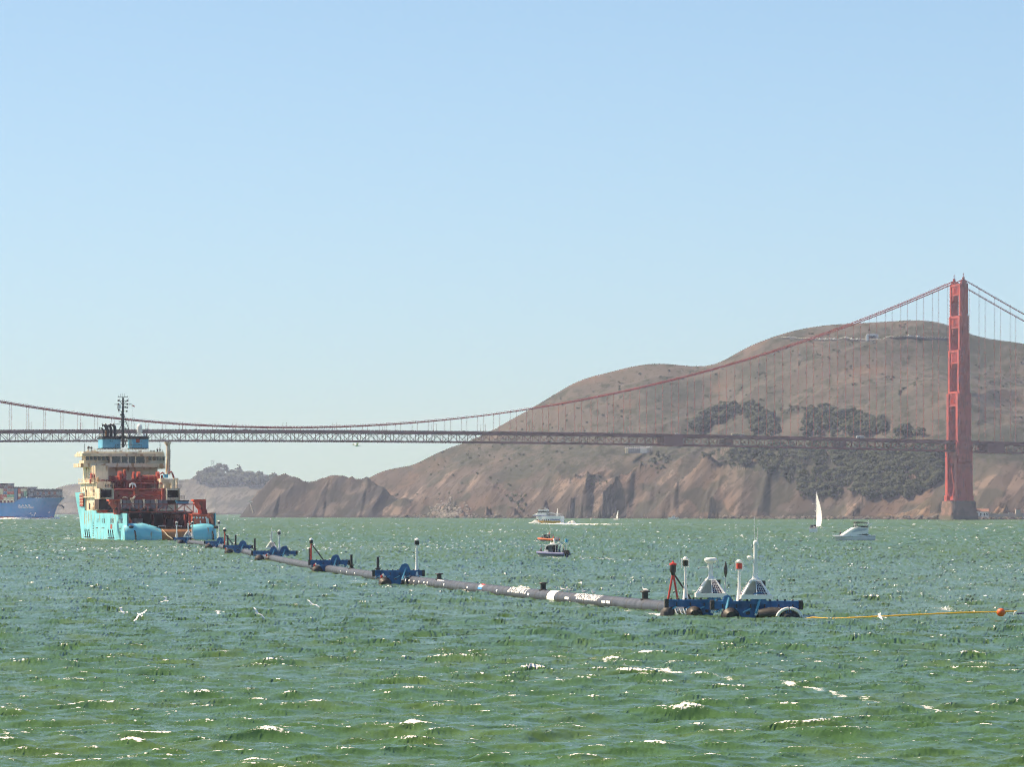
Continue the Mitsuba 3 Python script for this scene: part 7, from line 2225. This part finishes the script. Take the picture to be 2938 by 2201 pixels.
g0 = (
    (1024, 1279, 330, 2.2, 0.1, 0.9, 'white gull high up, flying just below the bridge deck', 0.1, 0.0),
    (495, 1609, 430, 1.9, 0.5, -0.7, 'white gull low over the water below the ship stern', 0.0, 0.0),
    (803, 1632, 400, 2.6, -0.9, -1.0, 'white gull banking steeply beside the boom', 0.3, 0.1),
    (475, 1726, 310, -1.1, 0.5, 1.0, 'white gull with raised folded wings, highest of the left flock', 0.1, 0.35),
    (351, 1757, 290, 1.9, -0.5, 1.0, 'white gull farthest left over the water', 0.0, 0.25),
    (400, 1764, 270, 0.6, -0.7, -1.0, 'white gull with drooping wings, second from left over the water', 0.2, 0.1),
    (627, 1755, 275, 1.9, -0.15, -0.75, 'white gull gliding in the middle of the left flock', 0.0, 0.0),
    (740, 1763, 255, 2.4, -0.55, 0.8, 'white gull with one wing raised high, largest of the flock', 0.15, 0.0),
    (897, 1736, 280, 2.4, -0.4, 0.7, 'white gull right of the flock, wings tilted', 0.0, 0.0),
    (1180, 1695, 390, 2.2, 0.3, -0.9, 'white gull skimming the water below the single white post', 0.0, 0.1),
    (2527, 1772, 285, 1.6, -0.35, 0.5, 'white gull sitting low just above the yellow tow line', 0.0, 0.0),
    (910, 2056, 165, 2.0, 0.1, 0.3, 'small white gull alone on the water in the foreground', 0.0, 0.6),
)
for px, py, y, hd, rl, up, lb, pt, fo in g0:
    gull(at(px, py, y), hd, rl, up, lb, pt, 1.45, 0.5, fo)
# gulls resting on the pipe
for i, px in enumerate((1616, 1633, 1675, 1702)):
    p = pipe_at(l_of(px)) + [0, 0, PR + 0.10]
    mm = frame(p, 1.2 + 0.5 * i, 1.15)
    k = thing('gull', ('pale gull resting on the pipe, leftmost of four', 'pale gull resting on the pipe, second from left of four', 'pale gull resting on the pipe, third from left of four', 'pale gull resting on the pipe, rightmost of four')[i], 'gull')
    MB(mm).tube([(0, -0.32, 0.03), (0, -0.2, 0.06), (0, -0.02, 0.08), (0, 0.12, 0.10), (0, 0.17, 0.18), (0, 0.2, 0.27), (0, 0.25, 0.28)], [0.012, 0.06, 0.10, 0.085, 0.05, 0.055, 0.02], 10).build('body', 'gull_white', k, smooth=True)
    MB(mm).tube([(0, 0.25, 0.275), (0, 0.32, 0.262)], [0.016, 0.004], 6).build('beak', 'beak_yellow', k)
    for s in (-1, 1):
        MB(mm).tube([(s * 0.08, 0.10, 0.11), (s * 0.10, -0.08, 0.10), (s * 0.05, -0.36, 0.06)], [0.03, 0.055, 0.01], 8).build('wing', 'gull_grey', k, smooth=50)
        MB(mm).cyl((s * 0.035, 0, 0.02), (s * 0.035, 0.02, -0.12), 0.010, n=6).build('leg', 'beak_yellow', k)
p = pipe_at(l_of(1850)) + [0, 0, PR + 0.72]
mm = frame(p, 1.0, 1.1)
k = thing('gull', 'pale gull perched on the bollard nearest the end frames', 'gull')
MB(mm).tube([(0, -0.32, 0.03), (0, -0.2, 0.06), (0, -0.02, 0.08), (0, 0.12, 0.10), (0, 0.17, 0.18), (0, 0.2, 0.27), (0, 0.25, 0.28)], [0.012, 0.06, 0.10, 0.085, 0.05, 0.055, 0.02], 10).build('body', 'gull_white', k, smooth=True)

# ------------------------------------------------------------------ small things along the far shore
mat('shed_white', (0.72, 0.70, 0.66), 0.7)
mat('roof_tile', (0.26, 0.13, 0.10), 0.8)
mat('sea_wall', (0.42, 0.37, 0.33), 0.9)
G = ground('hillside')
# lattice mast on the far hills
q, o = on_land([610], [1372], ground('far_hills'), 7700, 9500)
y = q[0][1]; sc = y / F0
B_ = frame((at(610, 1372, y)[0], y, 0))
k = thing('radio_mast', 'thin lattice radio mast standing on the far wooded hill', 'mast')
za, zb = EYE - (1374 - HY) * sc, EYE - (1323 - HY) * sc
for sx in (-2.2, 2.2):
    MB(B_).bar((sx, 0, za - 8), (sx, 0, zb), 0.8).build('leg', 'car_grey', k)
m = MB(B_)
for i, z in enumerate(np.linspace(za, zb, 10)[:-1]):
    m.bar((-2.2, 0, z), (2.2, 0, z + (zb - za) / 9), 0.4) if i % 2 else m.bar((2.2, 0, z), (-2.2, 0, z + (zb - za) / 9), 0.4)
m.build('lattice', 'car_grey', k, kind='stuff')
MB(B_).bar((-4.6, 0, zb), (4.6, 0, zb), 1.0).build('head', 'car_grey', k)
# landing stage and chute on the headland
y = 4600; sc = y / F0
B_ = frame((at(718, 1440, y)[0], y, 0))
k = thing('landing_stage', 'small white platform with a pale chute on the dark headland', 'platform')
z0 = EYE - (1440 - HY) * sc
MB(B_).box((-2.2, -4, z0 - 0.5), (2.2, 6, z0 + 0.6)).build('deck', 'shed_white', k)
MB(B_).bar((0, -3, z0 - 2), (4.0, -6, EYE - (1472 - HY) * sc), 1.0).build('chute', 'sea_wall', k)
# road across the hill with its guard rail and parked cars, and the tunnel mouth
pts = np.stack([np.linspace(2225, 2790, 70), np.interp(np.linspace(2225, 2790, 70), [2225, 2260, 2350, 2480, 2560, 2620, 2700, 2790], [971, 974, 977, 977, 974, 972, 976, 982])], 1)
L_, o = on_land(pts[:, 0], pts[:, 1], G, 3600, 4900, 3.0)
L_ = gaussian_filter(L_, (3, 0))
m = MB()
v, f = [], []
for i, p in enumerate(L_):
    z = float(G(p[0], p[1])[0]) + 1.0
    v += [(p[0], p[1] - 3, z), (p[0], p[1] + 6, z + 0.2), (p[0], p[1] - 3, z - 2)]
for i in range(len(L_) - 1):
    a = i * 3
    f += [[a, a + 3, a + 4, a + 1], [a + 2, a + 5, a + 3, a]]
m.raw(v, f); m.build('hill_road', 'road_grey')
tag('hill_road', 'pale road cut across the upper hillside', kind='structure')
m = MB()
for i in range(len(L_) - 1):
    a, b = np.array(v[i * 3]), np.array(v[i * 3 + 3])
    m.bar(a + [0, 0, 0.8], b + [0, 0, 0.8], 0.2, 0.28)
    m.bar(a - [0, 0, 0.2], a + [0, 0, 0.8], 0.2)
k = thing('guard_rail', 'pale guard rail along the road high on the hill', 'guard rail')
scene[k] = mikit.ply(m.get(), 'shed_white')
for i, (px, c) in enumerate(((2268, 'car_white'), (2278, 'car_white'), (2352, 'car_white'), (2372, 'car_white'), (2386, 'car_grey'), (2400, 'car_white'), (2430, 'car_white'), (2447, 'car_white'), (2462, 'car_white'), (2474, 'car_grey'), (2610, 'car_white'), (2632, 'car_white'))):
    j = int(np.argmin(np.abs(pts[:, 0] - px)))
    a = np.array(v[j * 3])
    k = thing('parked_car', 'tiny pale car parked on the road high on the hill', 'car', 'cars parked along the hill road')
    mm = frame(a + [0, 2, 0], 0.05 * i)
    MB(mm).prism([(-2.3, 0.3), (2.3, 0.3), (2.3, 1.0), (1.3, 1.1), (0.7, 1.8), (-1.7, 1.8), (-2.3, 1.1)], -0.95, 0.95, 1).build('body', c, k)
    MB(mm).prism([(-1.75, 1.15), (1.15, 1.15), (0.65, 1.7), (-1.6, 1.7)], -0.98, 0.98, 1).build('window', 'glass_dark', k)
    for x in (-1.5, 1.5):
        for s in (-0.95, 0.95):
            MB(mm).cyl((x, s - 0.1, 0.34), (x, s + 0.1, 0.34), 0.34, n=8).build('wheel', 'rubber', k)
j = int(np.argmin(np.abs(pts[:, 0] - 2502))); a = np.array(v[j * 3])
k = thing('tunnel_portal', 'pale concrete tunnel mouth beside the hill road', 'tunnel')
B_ = frame(a + [0, 6, 0])
m = MB(B_); m.box((-7, 0, -1), (-4.2, 3, 5.5)); m.box((4.2, 0, -1), (7, 3, 5.5)); m.box((-7, 0, 4.8), (7, 3, 7.2), top=(0.8, 1)); m.build('frame', 'shed_white', k)
m = MB(B_); m.box((-4.2, 2, -1), (4.2, 3, 4.8)); m.build('opening', 'ship_dark', k)
# shed and scaffold on the terrace under the deck
y0 = on_land([1850], [1296], G, 3600, 4700)[0][0][1]
sc = y0 / F0
B_ = frame((at(1830, 1290, y0)[0], y0 - 6, 0))
X_ = lambda px: (px - 1830) * sc
Z_ = lambda py: EYE - (py - HY) * sc
for nm, lb, x0, x1, t, b, mt in (('shed', 'long dark shed on the terrace below the deck', 1802, 1835, 1286, 1293, 'box_grey'), ('shed', 'pale shed below the deck, with upright posts', 1836, 1857, 1285, 1293, 'shed_white'), ('shed', 'pinkish shed right of the pale one below the deck', 1858, 1864, 1284, 1293, 'sea_wall'), ('shed', 'small cream hut left of the long shed below the deck', 1793, 1802, 1286, 1293, 'bus_cream')):
    k = thing(nm, lb, 'shed')
    MB(B_).box((X_(x0), -3, Z_(b) - 3), (X_(x1), 5, Z_(t))).build('wall', mt, k)
    MB(B_).prism([(-3.4, Z_(t)), (5.4, Z_(t)), (1.0, Z_(t) + 0.9)], X_(x0) - 0.2, X_(x1) + 0.2, 0).build('roof', 'box_grey', k)
k = thing('fence', 'open fence of posts and rails along the terrace below the deck', 'fence')
for px in np.arange(1795, 1870, 6.0):
    MB(B_).bar((X_(px), -5, Z_(1294)), (X_(px), -5, Z_(1280)), 0.3).build('post', 'shed_white', k)
for py in (1281.5, 1286):
    MB(B_).bar((X_(1795), -5, Z_(py)), (X_(1868), -5, Z_(py)), 0.3).build('rail', 'shed_white', k)
# keeper's house, fog signal and wall at the point right of the tower
y = 3655; sc = y / F0
B_ = frame((at(2820, 1491, y)[0], y, 0))
X_ = lambda px: (px - 2820) * sc
Z_ = lambda py: EYE - (py - HY) * sc
k = thing('keepers_house', 'low white house with a red roof on the rocks beside the pier', 'house')
MB(B_).box((X_(2796), 0, -1), (X_(2836), 9, Z_(1468))).build('wall', 'shed_white', k)
MB(B_).prism([(-0.8, Z_(1468)), (9.8, Z_(1468)), (4.5, Z_(1460))], X_(2794), X_(2838), 0).build('roof', 'roof_tile', k)
for px in (2802, 2812, 2822, 2830):
    w = MB(B_).box((X_(px), -0.15, Z_(1480)), (X_(px + 4), 0.1, Z_(1473))).build('window', 'glass_dark', k)
k = thing('signal_tower', 'small white tower close against the bridge pier', 'tower')
MB(B_).box((X_(2785), 1, -1), (X_(2793), 4, Z_(1446))).build('shaft', 'shed_white', k)
MB(B_).box((X_(2783.5), 0.6, Z_(1446)), (X_(2794.5), 4.4, Z_(1443.5))).build('gallery', 'shed_white', k)
MB(B_).lathe(((X_(2789)), 2.5, Z_(1443.5)), [(1.0, 0), (1.0, 1.8), (0.2, 2.8)], 10).build('lantern', 'roof_tile', k)
k = thing('sea_wall', 'long low stone wall along the shore at the right edge', 'wall')
for i in range(22):
    x0 = X_(2836) + i * 2.2
    MB(B_).box((x0, 3 + (i % 3) * 0.3, -1.5), (x0 + 2.05, 6, Z_(1474) + (i * 7 % 4) * 0.35)).build('block', 'sea_wall', k)
k = thing('boathouse', 'ruined square shed on the shore wall at the right edge', 'shed')
MB(B_).box((X_(2915), 2, -1), (X_(2928), 7, Z_(1462))).build('wall', 'sea_wall', k)
MB(B_).box((X_(2913.5), 1.5, Z_(1462)), (X_(2929.5), 7.5, Z_(1459.5))).build('roof', 'roof_tile', k)
# shore rocks along the foot of the cliffs
mat('rock_dark', worn((0.10, 0.085, 0.075), (0.055, 0.05, 0.046), (0.19, 0.165, 0.145), 0.3), 0.95)
mat('rock_pale', worn((0.30, 0.27, 0.25), (0.13, 0.115, 0.105), (0.48, 0.45, 0.42), 0.3), 0.95)
g = np.random.default_rng(31)
rk = []
for i in range(6):
    s_ = trimesh.creation.icosphere(subdivisions=2)
    vv = np.array(s_.vertices) * (1 + 0.55 * (meshkit.fbm(np.array(s_.vertices) * 1.7 + i * 9, 3, i)[:, None] - 0.5) * 2)
    rk.append((vv * [1, 1, 0.8], np.array(s_.faces)))
sh_main, n = shore_line(SHORE_MAIN), 0
m = MB()
for i in range(420):
    px = g.uniform(1110, 2700)
    y = float(sh_main((px - CX) / F0 * 4000)) + g.normal(0, 5) - 2
    r = g.uniform(0.8, 3.4) * (1.6 if g.random() < 0.1 else 1)
    vv, ff = rk[i % 6]
    a = g.uniform(0, 6.28)
    R = np.array([[math.cos(a), -math.sin(a), 0], [math.sin(a), math.cos(a), 0], [0, 0, 1]])
    m.raw((vv * r) @ R.T + [(px - CX) / F0 * y, y, g.uniform(-0.4, 0.5) * r], ff)
for i in range(90):
    px = g.uniform(2700, 2938)
    y = 3650 + g.normal(0, 6)
    r = g.uniform(0.8, 2.6)
    vv, ff = rk[i % 6]
    m.raw(vv * r + [(px - CX) / F0 * y, y, g.uniform(-0.2, 0.6) * r], ff)
m.build('shore_rocks', 'rock_dark')
tag('shore_rocks', 'dark tumbled rocks along the foot of the cliffs', kind='stuff')
m = MB()
for i in range(230):
    px = g.normal(1285, 27); hgt = abs(g.normal(0, 8))
    y = float(sh_main((px - CX) / F0 * 4400)) + 2 + hgt * 0.8
    vv, ff = rk[i % 6]
    m.raw(vv * g.uniform(0.6, 1.7) + [(px - CX) / F0 * y, y, hgt], ff)
m.build('guano_rocks', 'rock_pale')
tag('guano_rocks', 'whitened rocks at the foot of the cliff left of the ferry', kind='stuff')
FOAM_LINES.append(([(*afloat(2540, 1490.5)[:2], 1.0), (*afloat(2620, 1490.7)[:2], 0.8)], 10.0, 1.2))


# ------------------------------------------------------------------ the sea last, once every wake is known, and the air
FOAM_LINES.append(([(*afloat(1650, 1885)[:2], 0.5), (*afloat(1900, 1925)[:2], 0.9), (*afloat(2090, 1950)[:2], 0.8), (*afloat(2280, 1972)[:2], 0.75), (*afloat(2440, 2000)[:2], 1.0), (*afloat(2560, 2022)[:2], 0.7), (*afloat(2700, 2045)[:2], 0.8), (*afloat(2960, 2065)[:2], 0.7)], 0.42, 1.05))
build_sea()
scene['haze'] = {'type': 'cube', 'to_world': T().translate([0, 5600, 139]).scale([6400, 6300, 141]), 'bsdf': {'type': 'null'}, 'interior': {'type': 'ref', 'id': 'air'}}
tag('haze', 'thin pale sea haze over the bay', kind='stuff')
